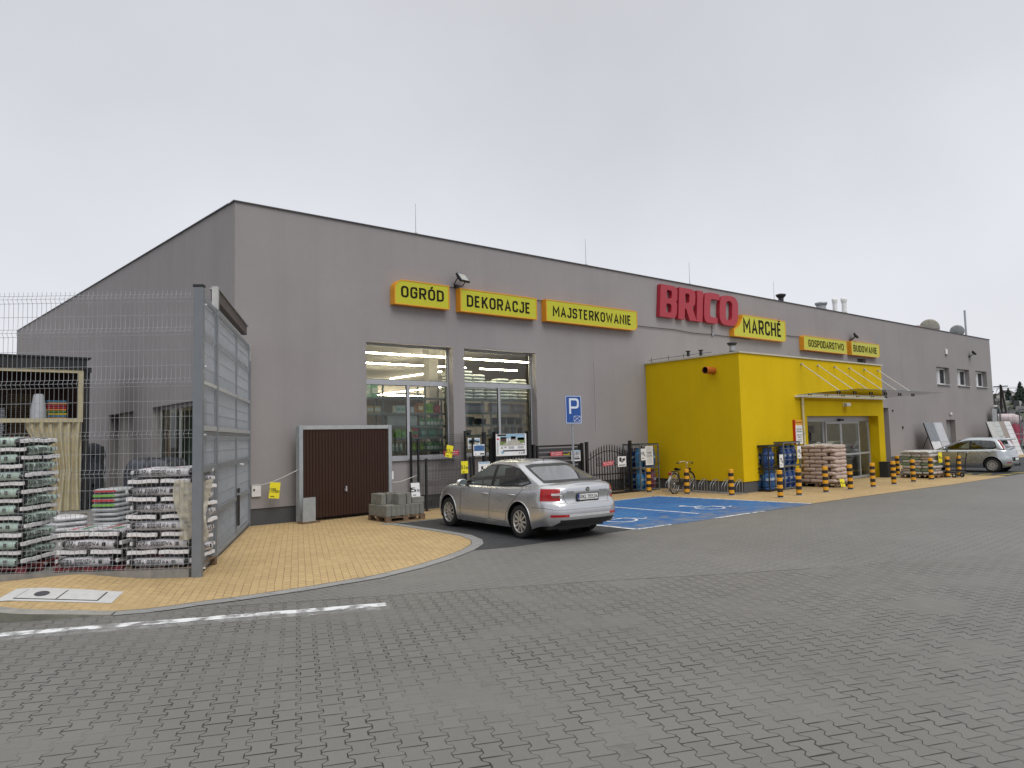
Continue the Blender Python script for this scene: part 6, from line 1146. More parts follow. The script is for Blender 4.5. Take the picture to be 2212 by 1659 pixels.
# ================================================================ CARS
def tab(P,t):
    """smooth table lookup"""
    if t<=P[0][0]: return P[0][1]
    for i in range(len(P)-1):
        if t<=P[i+1][0]:
            (a,ya),(b,yb)=P[i],P[i+1]; h=b-a; s=(t-a)/h
            ma=(yb-P[i-1][1])/(b-P[i-1][0]) if i>0 else (yb-ya)/h
            mb_=(P[i+2][1]-ya)/(P[i+2][0]-a) if i+2<len(P) else (yb-ya)/h
            return (2*s**3-3*s*s+1)*ya+(s**3-2*s*s+s)*h*ma+(-2*s**3+3*s*s)*yb+(s**3-s*s)*h*mb_
    return P[-1][1]
class Shell:
    def __init__(s): s.bm=bmesh.new()
    def ring(s,c,ts):
        """stack of plan outlines: c has xr,xf,w,zb,zt tables, corner radii and crown"""
        N=[]; bm=s.bm; M=10
        for t in ts:
            xr,xf,w=tab(c['xr'],t),tab(c['xf'],t),tab(c['w'],t); rx,ry=c['rr']; fx,fy=c['fr']; P=[]
            for k in range(7): y=(w-ry)*k/7; P.append((xr,y))
            for k in range(10): a=PI/2*k/9; P.append((xr+rx*(1-math.cos(a)),w-ry+ry*math.sin(a)))
            for k in range(1,64): P.append((xr+rx+(xf-fx-xr-rx)*k/64,w))
            for k in range(10): a=PI/2*k/9; P.append((xf-fx+fx*math.sin(a),w-fy+fy*math.cos(a)))
            for k in range(6,-1,-1): y=(w-fy)*k/7; P.append((xf,y))
            row=[]
            for x,y in P:
                if x<xr+rx+.3: x+=c['rb']*(y/w)**2*max(0,1-(x-xr)/(rx+.3))
                if x>xf-fx-.3: x-=c['fb']*(y/w)**2*max(0,1-(xf-x)/(fx+.3))
                yy=y*(tab(c['taper'],x) if 'taper' in c else 1)
                z=tab(c['zb'],x)*(1-t)+tab(c['zt'],x)*t; row.append((x,yy,z))
            N.append(row)
        n=len(N[0]); V=[[None]*(2*n-2) for _ in N]
        for j,row in enumerate(N):
            for i,(x,y,z) in enumerate(row):
                V[j][i]=bm.verts.new((x,y,z))
                if 0<i<n-1: V[j][2*n-2-i]=bm.verts.new((x,-y,z))
        m=2*n-2
        for j in range(len(N)-1):
            for i in range(m): bm.faces.new((V[j][i],V[j+1][i],V[j+1][(i+1)%m],V[j][(i+1)%m]))
        top=V[-1]; prev=None
        for i in range(n):
            a=top[i]; b=top[(m-i)%m]; col=[a]
            if a is not b:
                for k in range(1,M): f=k/M; y=a.co.y*(1-2*f); z=a.co.z+c['crown']*(1-(1-2*f)**2)*min(1,i/6,(n-1-i)/6)*1.0; col.append(bm.verts.new((a.co.x,y,z)))
                col.append(b)
            if prev:
                if len(prev)==1:
                    for k in range(M): bm.faces.new((prev[0],col[k+1],col[k]))
                elif len(col)==1:
                    for k in range(M): bm.faces.new((col[0],prev[k],prev[k+1]))
                else:
                    for k in range(M): bm.faces.new((prev[k],prev[k+1],col[k+1],col[k]))
            prev=col
    def finish(s):
        bm=s.bm; bm.normal_update(); bmesh.ops.recalc_face_normals(bm,faces=bm.faces[:]); bm.normal_update(); bm.verts.index_update()
        s.vn=[v.normal.copy() for v in bm.verts]; s.vc=[v.co.copy() for v in bm.verts]; s.fv=[tuple(v.index for v in f.verts) for f in bm.faces]; s.tree=BVHTree.FromPolygons(s.vc,s.fv)
        s.lay=bm.faces.layers.int.new('part')
    def slice(s,filt,co,no):
        fs=[f for f in s.bm.faces if filt(f.calc_center_median())]
        es={e for f in fs for e in f.edges}; vs={v for f in fs for v in f.verts}
        bmesh.ops.bisect_plane(s.bm,geom=fs+list(es)+list(vs),plane_co=co,plane_no=no)
    def cut(s,poly,ax,filt,part):
        """cut polygon outline poly (in the two axes ax) into the shell, mark the inside as part"""
        lo=[min(p[k] for p in poly)-.02 for k in (0,1)]; hi=[max(p[k] for p in poly)+.02 for k in (0,1)]
        ff=lambda c:filt(c) and lo[0]-.12<c[ax[0]]<hi[0]+.12 and lo[1]-.12<c[ax[1]]<hi[1]+.12
        for a,b in zip(poly,poly[1:]+poly[:1]):
            co=[0,0,0]; no=[0,0,0]; co[ax[0]],co[ax[1]]=a; no[ax[0]],no[ax[1]]=-(b[1]-a[1]),b[0]-a[0]
            la,lb=min(a[0],b[0])-.1,max(a[0],b[0])+.1; ma,mb_=min(a[1],b[1])-.1,max(a[1],b[1])+.1
            s.slice(lambda c:ff(c) and la<c[ax[0]]<lb and ma<c[ax[1]]<mb_,co,no)
        for f in s.bm.faces:
            c=f.calc_center_median()
            if ff(c) and inside((c[ax[0]],c[ax[1]]),poly): f[s.lay]=part
    def nrm(s,p):
        loc,_,fi,d=s.tree.find_nearest(p)
        if fi is None: return Vector((0,0,1))
        n=Vector()
        for vi in s.fv[fi]: n+=s.vn[vi]/(1e-4+(s.vc[vi]-p).length)
        return n.normalized()
    def emit(s,parts,name,parent,mt,off=0):
        fs=[f for f in s.bm.faces if f[s.lay] in parts]; ids={}; vs=[];ns=[];F=[]
        for f in fs:
            q=[]
            for v in f.verts:
                if v not in ids: ids[v]=len(vs); n=s.nrm(v.co); ns.append(n); vs.append(v.co+n*off)
                q.append(ids[v])
            F.append(q)
        me=bpy.data.meshes.new(name); me.from_pydata([tuple(v) for v in vs],[],F); me.materials.append(mt)
        me.polygons.foreach_set('use_smooth',[True]*len(F)); me.update(); me.normals_split_custom_set_from_vertices([tuple(n) for n in ns])
        o=bpy.data.objects.new(name,me); COL.objects.link(o); o.parent=parent; return o
    def hit(s,p,d): return s.tree.ray_cast(Vector(p),Vector(d))[0]
def inside(p,poly):
    r=False; x,y=p
    for (x0,y0),(x1,y1) in zip(poly,poly[1:]+poly[:1]):
        if (y0>y)!=(y1>y) and x<(x1-x0)*(y-y0)/(y1-y0)+x0: r=not r
    return r
def shrink(poly,d):
    out=[]; n=len(poly); A=sum(poly[i][0]*poly[(i+1)%n][1]-poly[(i+1)%n][0]*poly[i][1] for i in range(n)); sg=1 if A>0 else -1
    for i in range(n):
        a,b,c=Vector(poly[i-1]),Vector(poly[i]),Vector(poly[(i+1)%n]); d1=(b-a).normalized();d2=(c-b).normalized()
        nn=(Vector((-d1.y,d1.x))+Vector((-d2.y,d2.x))).normalized(); k=max(.45,nn.dot(Vector((-d1.y,d1.x)))); q=b+nn*sg*d/k; out.append((q.x,q.y))
    return out
def carpaint(name,c):
    k=NT(name); v=k.obj(); n=k.noise(900,1,v); base=k.mix(k.rng(n,.35,.65),tuple(x*.92 for x in c),tuple(min(1,x*1.06) for x in c)); d=k.rng(k.noise(2.2,5,v),.35,.75,.26,.36)
    return k.done(k.bsdf(base,d,.82,None,.5))
carglass=glass('car_window_glass',(.62,.70,.67),.015,1.5,3.2); trimk=mat('black_car_trim',(.012,.012,.013),.35); lampred=mat('red_lamp_lens',(.36,.003,.006),.25,coat=.2,var=.2,scale=20); lampclr=mat('clear_lamp_lens',(.62,.58,.57),.15,coat=1.); gapm=mat('panel_gap',(.03,.03,.032),.7); alloy=mat('alloy_rim',(.50,.49,.47),.35,.55,.12); inter=mat('dark_car_interior',(.025,.026,.028),.8); seatm=mat('car_seat_cloth',(.085,.085,.09),.9)
def wheel(parent,x,y,r,w,spokes,side,double=False):
    T=TR(x,y,r,rx=R(90)); wd=w/2
    mb=MB(); rr_=r*.68; mb.lathe([(rr_,-wd*.9),(r*.86,-wd),(r*.96,-wd*.9),(r,-wd*.6),(r,wd*.6),(r*.96,wd*.9),(r*.86,wd),(rr_,wd*.9),(rr_*.98,0),(rr_,-wd*.9)],rubber,40,T=T); q=mb.build('wheel',parent)
    sgn=-side  # local z of the lathe maps to -y
    mb=MB(); zf=sgn*wd
    mb.lathe([(rr_,zf*.92),(rr_*.985,zf*.97),(rr_*.93,zf*.9),(rr_*.90,zf*.2),(rr_*.90,-zf*.7)],alloy,40,T=T); mb.lathe([(0,zf*.45),(rr_*.90,zf*.45)],trimk,28,T=T); mb.lathe([(rr_*.91,zf*.5),(rr_*.91,-zf*.7)],trimk,28,T=T); mb.lathe([(0,zf*.85),(rr_*.16,zf*.85),(rr_*.20,zf*.72)],alloy,16,T=T); mb.lathe([(0,zf*.87),(rr_*.10,zf*.87),(rr_*.11,zf*.85)],trimk,12,T=T)
    for k in range(spokes):
        a=2*PI*k/spokes
        for da in ((-.10,.10) if double else (0,)):
            A=Matrix.Rotation(a+da,4,'Z'); s0=.07 if not double else .055; s1=.10 if not double else .06
            v=[A@Vector((rr_*.15,-rr_*s0,zf*.80)),A@Vector((rr_*.15,rr_*s0,zf*.80)),A@Vector((rr_*.55,rr_*s1*.95,zf*.86)),A@Vector((rr_*.94,rr_*s1*.7,zf*.90)),A@Vector((rr_*.94,-rr_*s1*.7,zf*.90)),A@Vector((rr_*.55,-rr_*s1*.95,zf*.86))]
            v2=[p-Vector((0,0,zf*.28)) for p in v]; mb.add(v+v2,[tuple(range(6))]+[(i,6+i,6+(i+1)%6,(i+1)%6) for i in range(6)],alloy,False,T)
    for k in range(5): a=2*PI*(k+.5)/5; mb.cyl((rr_*.26*math.cos(a),rr_*.26*math.sin(a),zf*.70),(rr_*.26*math.cos(a),rr_*.26*math.sin(a),zf*.80),rr_*.03,trimk,6,T=T)
    mb.build('rim',q)
    mb=MB(); mb.lathe([(0,zf*.15),(rr_*.72,zf*.15),(rr_*.72,zf*.05)],mat('brake_disc',(.10,.095,.09),.5,.6),24,T=T); mb.build('brake_disc',q)
def make_car(name,label,c,loc,rz,sc):
    t=thing(name,label,'car',loc,rz); t.scale=(sc,sc,sc); S_=Shell(); S_.ring(c['low'],c['lt']); S_.finish(); G=Shell(); G.ring(c['top'],c['tt']); G.finish()
    wb,r=c['wb'],c['r']; hw=c['hw']; paint=c['paint']
    # wheel arches
    for wx in (0,wb):
        ar=[(wx+c['ra']*math.cos(2*PI*i/28),r+.02+c['ra']*math.sin(2*PI*i/28)) for i in range(28)]
        S_.cut(ar,(0,2),lambda q:abs(q[1])>.45 and q[2]<r+c['ra']+.2,9)
    P={}
    for side in (1,-1):
        for k,dpoly in enumerate(c['doors']): S_.cut(dpoly,(0,2),lambda q:q[1]*side>.4,10+k+(0 if side>0 else 5))
    for part,poly,ax,cond in c['marks']: S_.cut(poly,ax,cond,part)
    for side in (1,-1):
        for fi in c['lamps']:
            (x0,a0,a1,z0,z1,pt,incl)=fi
            pa=lambda a:Vector((-math.sin(R(a)),-math.cos(R(a))*side,0))
            fl=lambda q:q[1]*side>.15 and q[0]<x0 and z0-.15<q[2]<z1+.15
            for a in (a0,a1): S_.slice(fl,(x0,0,0),pa(a))
            for z in (z0,z1): S_.slice(fl,(x0,0,z),(0,0,1))
            for f in S_.bm.faces:
                q=f.calc_center_median(); an=math.degrees(math.atan2(q.y*side,-(q.x-x0)))
                if fl(q) and a0<an<a1 and z0<q.z<z1 and f[S_.lay]!=9: f[S_.lay]=pt+(0 if side>0 else 1)
    S_.emit({0},'body',t,paint)
    for side,off in ((1,0),(-1,5)):
        for k in range(len(c['doors'])):
            d=S_.emit({10+k+off},'door',t,paint); hx,hz=c['handles'][k]
            p=S_.hit((hx,side*2,hz),(0,-side,0)); 
            if p: mb=MB(); mb.tube([(hx-.10,p.y-side*.005,hz),(hx-.07,p.y+side*.03,hz+.005),(hx+.07,p.y+side*.03,hz),(hx+.10,p.y-side*.005,hz-.005)],.016,paint,8); mb.build('handle',d)
    for pt,nm,mt in c['emit']: 
        if any(f[S_.lay]==pt for f in S_.bm.faces): S_.emit({pt},nm,t,mt,.002)
    # windows
    for side in (1,-1):
        for k,(poly,gaps) in enumerate(c['side_win']):
            if k==0: G.cut(poly,(0,2),lambda q:q[1]*side>.35,20 if side>0 else 30)
            for gpoly in gaps: G.cut(gpoly,(0,2),lambda q:q[1]*side>.35,21+k if side>0 else 31+k)
    G.cut(c['rearwin'],(1,2),lambda q:q[0]<c['rwx'],40); G.cut(shrink(c['rearwin'],.05),(1,2),lambda q:q[0]<c['rwx'],41)
    G.cut(c['frontwin'],(1,2),lambda q:q[0]>c['fwx'],42); G.cut(shrink(c['frontwin'],.03),(1,2),lambda q:q[0]>c['fwx'],43)
    G.emit({0},'roof',t,paint); G.emit({20,30,40,42},'window_trim',t,trimk)
    for pt,nm in ((21,'side_window'),(22,'side_window'),(23,'side_window'),(31,'side_window'),(32,'side_window'),(33,'side_window'),(41,'rear_window'),(43,'windscreen')):
        if any(f[G.lay]==pt for f in G.bm.faces): G.emit({pt},nm,t,carglass)
    # panel gaps
    mb=MB()
    for sh,pts,ax,d in c['gaps']:
        q=[]; src=S_ if sh=='b' else G
        for a,b in zip(pts,pts[1:]):
            nn=max(2,int((Vector(a)-Vector(b)).length/.03))
            for k in range(nn): q.append(Vector(a).lerp(Vector(b),k/nn))
        q.append(Vector(pts[-1]))
        for sy in ((1,-1) if d=='y' else (0,)):
            out_=[]
            for p in q:
                h=src.hit((p[0],sy*2,p[1]),(0,-sy,0)) if d=='y' else (src.hit((-3,p[0],p[1]),(1,0,0)) if d=='x' else src.hit((p[0],p[1],3),(0,0,-1)))
                if h is not None: out_.append(h+src.nrm(h)*.0005)
            if len(out_)>1: mb.tube(out_,.0045 if len(pts)>2 or ax else .0028,gapm,4)
    mb.build('panel_gap',t)
    # wells, floor, wheels, lips
    for wx in (0,wb):
        for side in (1,-1):
            mb=MB(); n=22; rad=c['ra']+.002; vs=[]
            for i in range(n+1):
                a=R(-20)+R(220)*i/n
                for y in (hw-.04,.48): vs.append((wx+rad*math.cos(a),side*y,r+.02+rad*math.sin(a)))
            mb.add(vs,[(2*i,2*i+1,2*i+3,2*i+2) for i in range(n)],trimk,True); mb.add([(wx+rad*math.cos(2*PI*i/20),side*.48,r+.02+rad*math.sin(2*PI*i/20)) for i in range(20)],[tuple(range(20))],trimk)
            mb.build('wheel_well',t)
    mb=MB()
    for wx in (0,wb):
        for side in (1,-1):
            pts=[]
            for i in range(30):
                a=R(-12)+R(204)*i/29; x,z=wx+(c['ra']+.004)*math.cos(a),r+.02+(c['ra']+.004)*math.sin(a); h=S_.hit((x+.006*math.cos(a),side*2,z+.006*math.sin(a)),(0,-side,0))
                if h is not None: pts.append(h)
            if len(pts)>3: mb.tube(pts,.012,paint,6)
    mb.build('arch_lip',t)
    mb=MB(); mb.box(c['fl'][0]+.3,-hw+.22,.20,c['fl'][1]-.35,hw-.22,.30,trimk); mb.box(c['fl'][0]+.35,-.4,.17,.5,.4,.199,trimk); mb.build('underbody',t)
    for wx in (0,wb):
        for side in (1,-1): wheel(t,wx,side*(hw-.125),r,.21,c['sp'],side,c['dbl'])
    mb=MB(); mb.box(c['fl'][0]+.35,-hw+.12,.32,wb-.1,hw-.12,.55,inter); mb.box(wb-1.05,-hw+.16,.551,wb-.55,hw-.16,.93,inter); mb.box(c['fl'][0]+.1,-hw+.2,.551,-.1,hw-.2,.90,inter); mb.build('cabin_floor',t)
    for sx,sy in ((c['sx'],.37),(c['sx'],-.37),(c['sx']-.85,.37),(c['sx']-.85,-.37)):
        mb=MB(); T=TR(sx,sy,.50,ry=R(-14)); mb.box(-.08,-.24,0,.08,.24,.62,seatm,T); mb.box(-.05,-.14,.66,.05,.14,.84,seatm,T); mb.box(0,-.24,-.05,.5,.24,.12,seatm,T); mb.build('seat',t,bevel=.05)
    mb=MB(); mb.tube([(c['sx']+.62+.06*math.sin(a),.37+.18*math.cos(a),.93+.17*math.sin(a)) for a in [2*PI*i/20 for i in range(20)]],.016,inter,6,True); mb.build('steering_wheel',t)
    for side in (1,-1):
        m=c['mirror']; mb=MB(); h=S_.hit((m[0],side*2,m[1]-.08),(0,-side,0)); yy=(h.y if h is not None else side*hw)
        fn=lambda u,v:(m[0]+.055*math.sin(PI*v)*math.cos(2*PI*u)+.02,yy+side*(.13-.125*math.cos(PI*v)),m[1]+.075*math.sin(PI*v)**.6*math.sin(2*PI*u)); mb.grid(fn,16,10,paint)
        mb.cyl((m[0],yy-side*.03,m[1]-.06),(m[0],yy+side*.08,m[1]-.03),.03,trimk,8); o=mb.build('door_mirror',t)
        mb=MB(); mb.add([(m[0]-.041,yy+side*(.13+.10*math.cos(2*PI*i/14)),m[1]+.062*math.sin(2*PI*i/14)) for i in range(14)],[tuple(range(14))],mat('mirror_glass',(.25,.30,.30),.05,.6)); mb.build('mirror_glass',o)
    return t,S_,G
silver=carpaint('silver_car_paint',(.56,.57,.59))
low=dict(xr=[(0,-.98),(.10,-1.045),(.30,-1.068),(.52,-1.05),(.565,-1.03),(.60,-.99),(.72,-.985),(.80,-1.0),(.90,-1.0),(.96,-.985),(1,-.94)],
 xf=[(0,3.46),(.25,3.59),(.55,3.58),(.8,3.50),(1,3.38)], w=[(0,.85),(.12,.885),(.30,.905),(.5,.902),(.72,.893),(.88,.868),(.96,.835),(1,.79)],
 zb=[(-1.1,.30),(-.6,.27),(-.3,.20),(3.0,.19),(3.6,.21)], zt=[(-1.1,.99),(-.95,1.012),(-.6,1.03),(-.2,1.0),(.6,.965),(1.8,.945),(2.4,.955),(2.8,.915),(3.2,.83),(3.5,.70),(3.6,.66)],
 taper=[(-1.1,.955),(-.6,.985),(0,1.),(2.6,1.),(3.1,.975),(3.6,.93)],rr=(.42,.36),fr=(.62,.52),rb=.06,fb=.10,crown=.045)
top=dict(xr=[(0,-.86),(.2,-.66),(.45,-.38),(.7,-.10),(.88,.10),(1,.28)],xf=[(0,2.62),(.3,2.31),(.6,2.0),(.85,1.73),(1,1.52)],w=[(0,.80),(.15,.785),(.4,.745),(.7,.685),(.88,.635),(.96,.60),(1,.545)],
 zb=[(-.9,1.0),(0,.97),(1.,.93),(2.0,.92),(2.6,.96)],zt=[(-.9,1.37),(.1,1.415),(.7,1.448),(1.15,1.455),(1.5,1.43),(2.0,1.39),(2.6,1.36)],
 rr=(.20,.22),fr=(.32,.30),rb=.10,fb=.16,crown=.022)
sw=[(2.22,.955),(1.5,.948),(.35,.965),(-.02,.985),(-.30,1.055),(-.06,1.19),(.22,1.315),(.55,1.37),(.95,1.392),(1.3,1.375),(1.62,1.31),(1.95,1.14)]
fwin=[(2.08,.972),(1.09,.968),(1.06,1.375),(1.3,1.357),(1.6,1.29),(1.9,1.13)]
rwin=[(.99,.968),(.36,.982),(.18,1.0),(.13,1.24),(.25,1.30),(.55,1.352),(.96,1.375)]
qwin=[(.14,1.0),(-.0,1.01),(-.22,1.065),(.08,1.22)]
d1=[(1.02,.29),(2.06,.29),(2.14,.5),(2.14,.90),(1.02,.915)]; d2=[(1.0,.29),(.46,.29),(.42,.45),(.30,.62),(.12,.76),(-.05,.90),(1.0,.915)]
plate=[(-.30,.735),(.30,.735),(.30,.86),(-.30,.86)]
oct_=dict(low=low,lt=[0,.04,.1,.16,.22,.3,.38,.46,.52,.555,.58,.61,.66,.72,.76,.8,.84,.88,.92,.95,.975,1],top=top,tt=[0,.08,.16,.24,.32,.4,.5,.6,.7,.78,.84,.88,.92,.95,.975,1],wb=2.686,r=.318,ra=.365,hw=.905,paint=silver,doors=[d1,d2],handles=[(1.18,.80),(.24,.82)],
 marks=[(50,[(-.60,.16),(.60,.16),(.66,.40),(-.66,.40)],(1,2),lambda q:q[0]<-.85 and q[2]<.42),(50,[(-.80,.20),(.80,.20),(.66,.36),(-.66,.36)],(1,2),lambda q:q[0]<-.8 and q[2]<.40),(51,[(.50,.455),(.80,.455),(.80,.50),(.50,.50)],(1,2),lambda q:q[0]<-.7),(52,[(-.80,.455),(-.50,.455),(-.50,.50),(-.80,.50)],(1,2),lambda q:q[0]<-.7),(53,[(-.495,.455),(.495,.455),(.495,.50),(-.495,.50)],(1,2),lambda q:q[0]<-.7)],
 lamps=[(-.30,44,68,.745,.968,60,0),(-.30,44,54,.845,.885,62,0),(-.30,44,53,.800,.838,64,0)],
 emit=[(50,'bumper_diffuser',trimk),(51,'reflector',lampred),(52,'reflector',lampred),(53,'bumper_trim',mat('bright_bumper_strip',(.62,.62,.63),.25,.3)),(60,'tail_light',lampred),(61,'tail_light',lampred),(62,'tail_light_lens',lampclr),(63,'tail_light_lens',lampclr),(64,'tail_light_lens',mat('smoked_lens',(.16,.05,.05),.15,coat=1)),(65,'tail_light_lens',mat('smoked_lens',(.16,.05,.05),.15,coat=1))],
 side_win=[(sw,[fwin]),(sw,[rwin]),(sw,[qwin])],rearwin=[(-.70,1.06),(.70,1.06),(.66,1.14),(.56,1.37),(.40,1.395),(-.40,1.395),(-.56,1.37),(-.66,1.14)],rwx=.45,frontwin=[(-.72,.99),(.72,.99),(.58,1.36),(-.58,1.36)],fwx=1.45,
 gaps=[('b',[(1.02,.30),(1.01,.93)],1,'y'),('b',[(2.14,.30),(2.14,.90)],1,'y'),('b',[(.46,.29),(.42,.45),(.30,.62),(.12,.76),(-.05,.90),(-.1,.95)],0,'y'),('b',[(.46,.29),(2.14,.29)],0,'y'),('b',[(2.2,.44),(.45,.47)],0,'y'),('b',[(-.42,.62),(-.75,.62),(-.9,.60)],0,'y'),
  ('b',[(-.50,.69),(.50,.69)],0,'x'),('b',[(-.50,.69),(-.62,.985)],0,'x'),('b',[(.50,.69),(.62,.985)],0,'x'),('b',[(-.53,.878),(.53,.878)],0,'x'),('b',[(-.78,.585),(.78,.585)],0,'x')],
 fl=(-.95,3.4),sp=10,dbl=False,sx=1.15,mirror=(1.95,1.0))
sedan,BS,BG=make_car('parked_car','silver four door sedan with number plate RKL 35534 parked nose to the shop',oct_,(10.73,11.56,.004),math.atan2(.9969,.0785),1.065)
def plate_(t,BS,cx,cz,w,h,txt,eu=True,side='x'):
    p=BS.hit((-3,0,cz),(1,0,0)); x=p.x-.012; mb=MB(); mb.box(x-.006,-w/2-.02,cz-h/2-.025,x+.01,w/2+.02,cz+h/2+.012,trimk); o=mb.build('number_plate',t,bevel=.004)
    T=Matrix.Translation((x-.0065,0,cz))@Matrix.Rotation(R(-90),4,'Z')
    mb=MB(); mb.box(-w/2,-.003,-h/2,w/2,0,h/2,mat('plate_white',(.74,.74,.73),.4,var=.02),T); mb.build('plate_field',o)
    if txt is None: return
    mb=MB(); mb.box(-w/2,-.004,-h/2,-w/2+.045,-.0032,h/2,mat('plate_blue',(.01,.03,.20),.4),T); mb.build('country_band',o)
    mb=MB(); a,b=txt.split(' '); text(mb,a,ink,h*.68,w*.32,.0006,.006,T@TR(-w*.215,-.0045,0)); text(mb,b,ink,h*.68,w*.50,.0006,.006,T@TR(w*.225,-.0045,0)); mb.build('lettering',o)
    mb=MB(); text(mb,'PL',wtx,.02,.03,.0006,.003,T@TR(-w/2+.022,-.0048,-h*.3)); mb.build('country_code',o)
plate_(sedan,BS,0,.80,.50,.108,'RKL 35534')
# badge and chrome letters on the boot lid
p=BS.hit((-3,0,.935),(1,0,0)); n=BS.nrm(p); T=Matrix.Translation(p+Vector((-.003,0,0)))@Matrix.Rotation(R(-90),4,'Z')
mb=MB(); chm=mat('badge_chrome',(.6,.6,.6),.2,.9)
mb.add([(.047*math.cos(2*PI*i/24),-.004,.047*math.sin(2*PI*i/24)) for i in range(24)],[tuple(range(24))],chm,False,T); bd=mb.build('badge',sedan)
mb=MB(); mb.add([(.036*math.cos(2*PI*i/20),-.006,.036*math.sin(2*PI*i/20)) for i in range(20)],[tuple(range(20))],trimk,False,T); mb.add([(-.028,-.0075,.012),(-.005,-.0075,-.02),(.022,-.0075,-.012),(.008,-.0075,-.002),(.026,-.0075,.008),(.004,-.0075,.01),(.012,-.0075,.026),(-.01,-.0075,.02)],[tuple(range(8))],chm,False,T); mb.build('emblem',bd)
mb=MB(); darkch=mat('dark_chrome',(.22,.22,.23),.3,.6)
for txt,y0 in (('ŠKODA',.41),('OCTAVIA',-.40)):
    text(mb,txt,darkch,.026,.17 if y0>0 else .20,.002,.02,Matrix.Translation((0,y0,.905))@Matrix.Rotation(R(-90),4,'Z'))
for v in mb.v:
    h=BS.hit((-3,v.y,v.z),(1,0,0))
    if h is not None: v.x=h.x-.004
mb.build('model_lettering',sedan)
mb=MB(); mb.cyl((.35,0,1.455),(.25,0,1.53),.008,trimk,6,.004); mb.build('aerial',sedan)
# hatchback
silver2=carpaint('silver_hatchback_paint',(.47,.50,.52))
low2=dict(xr=[(0,-.60),(.12,-.66),(.35,-.68),(.5,-.67),(.55,-.65),(.7,-.62),(.85,-.60),(1,-.55)],xf=[(0,3.2),(.25,3.36),(.5,3.37),(.75,3.30),(1,3.1)],w=[(0,.78),(.12,.82),(.3,.84),(.5,.842),(.72,.835),(.88,.815),(.96,.79),(1,.75)],
 zb=[(-.7,.28),(-.3,.2),(2.8,.19),(3.4,.2)],zt=[(-.7,1.02),(-.2,1.0),(.8,.965),(1.9,.95),(2.3,.93),(2.7,.86),(3.1,.74),(3.4,.62)],taper=[(-.7,.96),(0,1),(2.4,1),(2.9,.97),(3.4,.9)],rr=(.40,.38),fr=(.62,.52),rb=.07,fb=.12,crown=.05)
top2=dict(xr=[(0,-.56),(.3,-.50),(.6,-.42),(.85,-.34),(1,-.24)],xf=[(0,2.42),(.3,2.08),(.6,1.72),(.85,1.42),(1,1.2)],w=[(0,.765),(.2,.745),(.5,.70),(.8,.645),(.94,.60),(1,.55)],zb=[(-.6,1.0),(.5,.96),(1.5,.94),(2.4,.95)],zt=[(-.6,1.40),(0,1.445),(.6,1.47),(1.1,1.462),(1.7,1.42),(2.4,1.38)],rr=(.22,.22),fr=(.32,.3),rb=.08,fb=.18,crown=.022)
sw2=[(1.95,.975),(1.0,.965),(-.05,.985),(-.20,1.06),(-.10,1.30),(.05,1.345),(.6,1.375),(1.0,1.36),(1.3,1.29),(1.65,1.13)]
fw2=[(1.80,.99),(.87,.985),(.85,1.358),(1.0,1.345),(1.28,1.27),(1.6,1.12)]; rw2=[(.78,.985),(-.03,1.005),(-.155,1.07),(-.07,1.285),(.06,1.328),(.6,1.36),(.76,1.36)]
da=[(.82,.29),(1.86,.29),(1.95,.5),(1.95,.91),(.82,.92)]; db=[(.80,.29),(.44,.29),(.40,.45),(.28,.62),(.10,.76),(-.03,.92),(.80,.92)]
fia=dict(low=low2,lt=[0,.05,.12,.2,.3,.4,.5,.55,.62,.7,.8,.88,.93,.97,1],top=top2,tt=[0,.1,.2,.3,.4,.5,.6,.7,.8,.88,.94,1],wb=2.51,r=.305,ra=.36,hw=.842,paint=silver2,doors=[da,db],handles=[(1.0,.84),(.12,.87)],
 marks=[(50,[(-.42,.48),(.42,.48),(.50,.64),(-.50,.64)],(1,2),lambda q:q[0]<-.4),(51,[(.52,.40),(.70,.40),(.70,.44),(.52,.44)],(1,2),lambda q:q[0]<-.4),(52,[(-.70,.40),(-.52,.40),(-.52,.44),(-.70,.44)],(1,2),lambda q:q[0]<-.4)],
 lamps=[],emit=[(50,'bumper_insert',trimk),(51,'reflector',lampred),(52,'reflector',lampred)],side_win=[(sw2,[fw2]),(sw2,[rw2])],rearwin=[(-.60,1.04),(.60,1.04),(.52,1.38),(-.52,1.38)],rwx=-.1,frontwin=[(-.70,.98),(.70,.98),(.56,1.38),(-.56,1.38)],fwx=1.1,
 gaps=[('b',[(.81,.30),(.80,.93)],0,'y'),('b',[(1.95,.30),(1.95,.91)],0,'y'),('b',[(.44,.29),(.40,.45),(.28,.62),(.10,.76),(-.03,.92)],0,'y'),('b',[(.44,.29),(1.95,.29)],0,'y'),('b',[(1.9,.46),(.45,.48)],0,'y'),('b',[(-.55,.70),(.55,.70)],0,'x')],fl=(-.55,3.2),sp=14,dbl=False,sx=.95,mirror=(1.75,1.02))
hatch,FS,FG=make_car('parked_car','silver five door hatchback with tall red tail lights parked beyond the bollards',fia,(37.72,11.56,.005),R(91),1.03)
plate_(hatch,FS,0,.56,.44,.10,None)
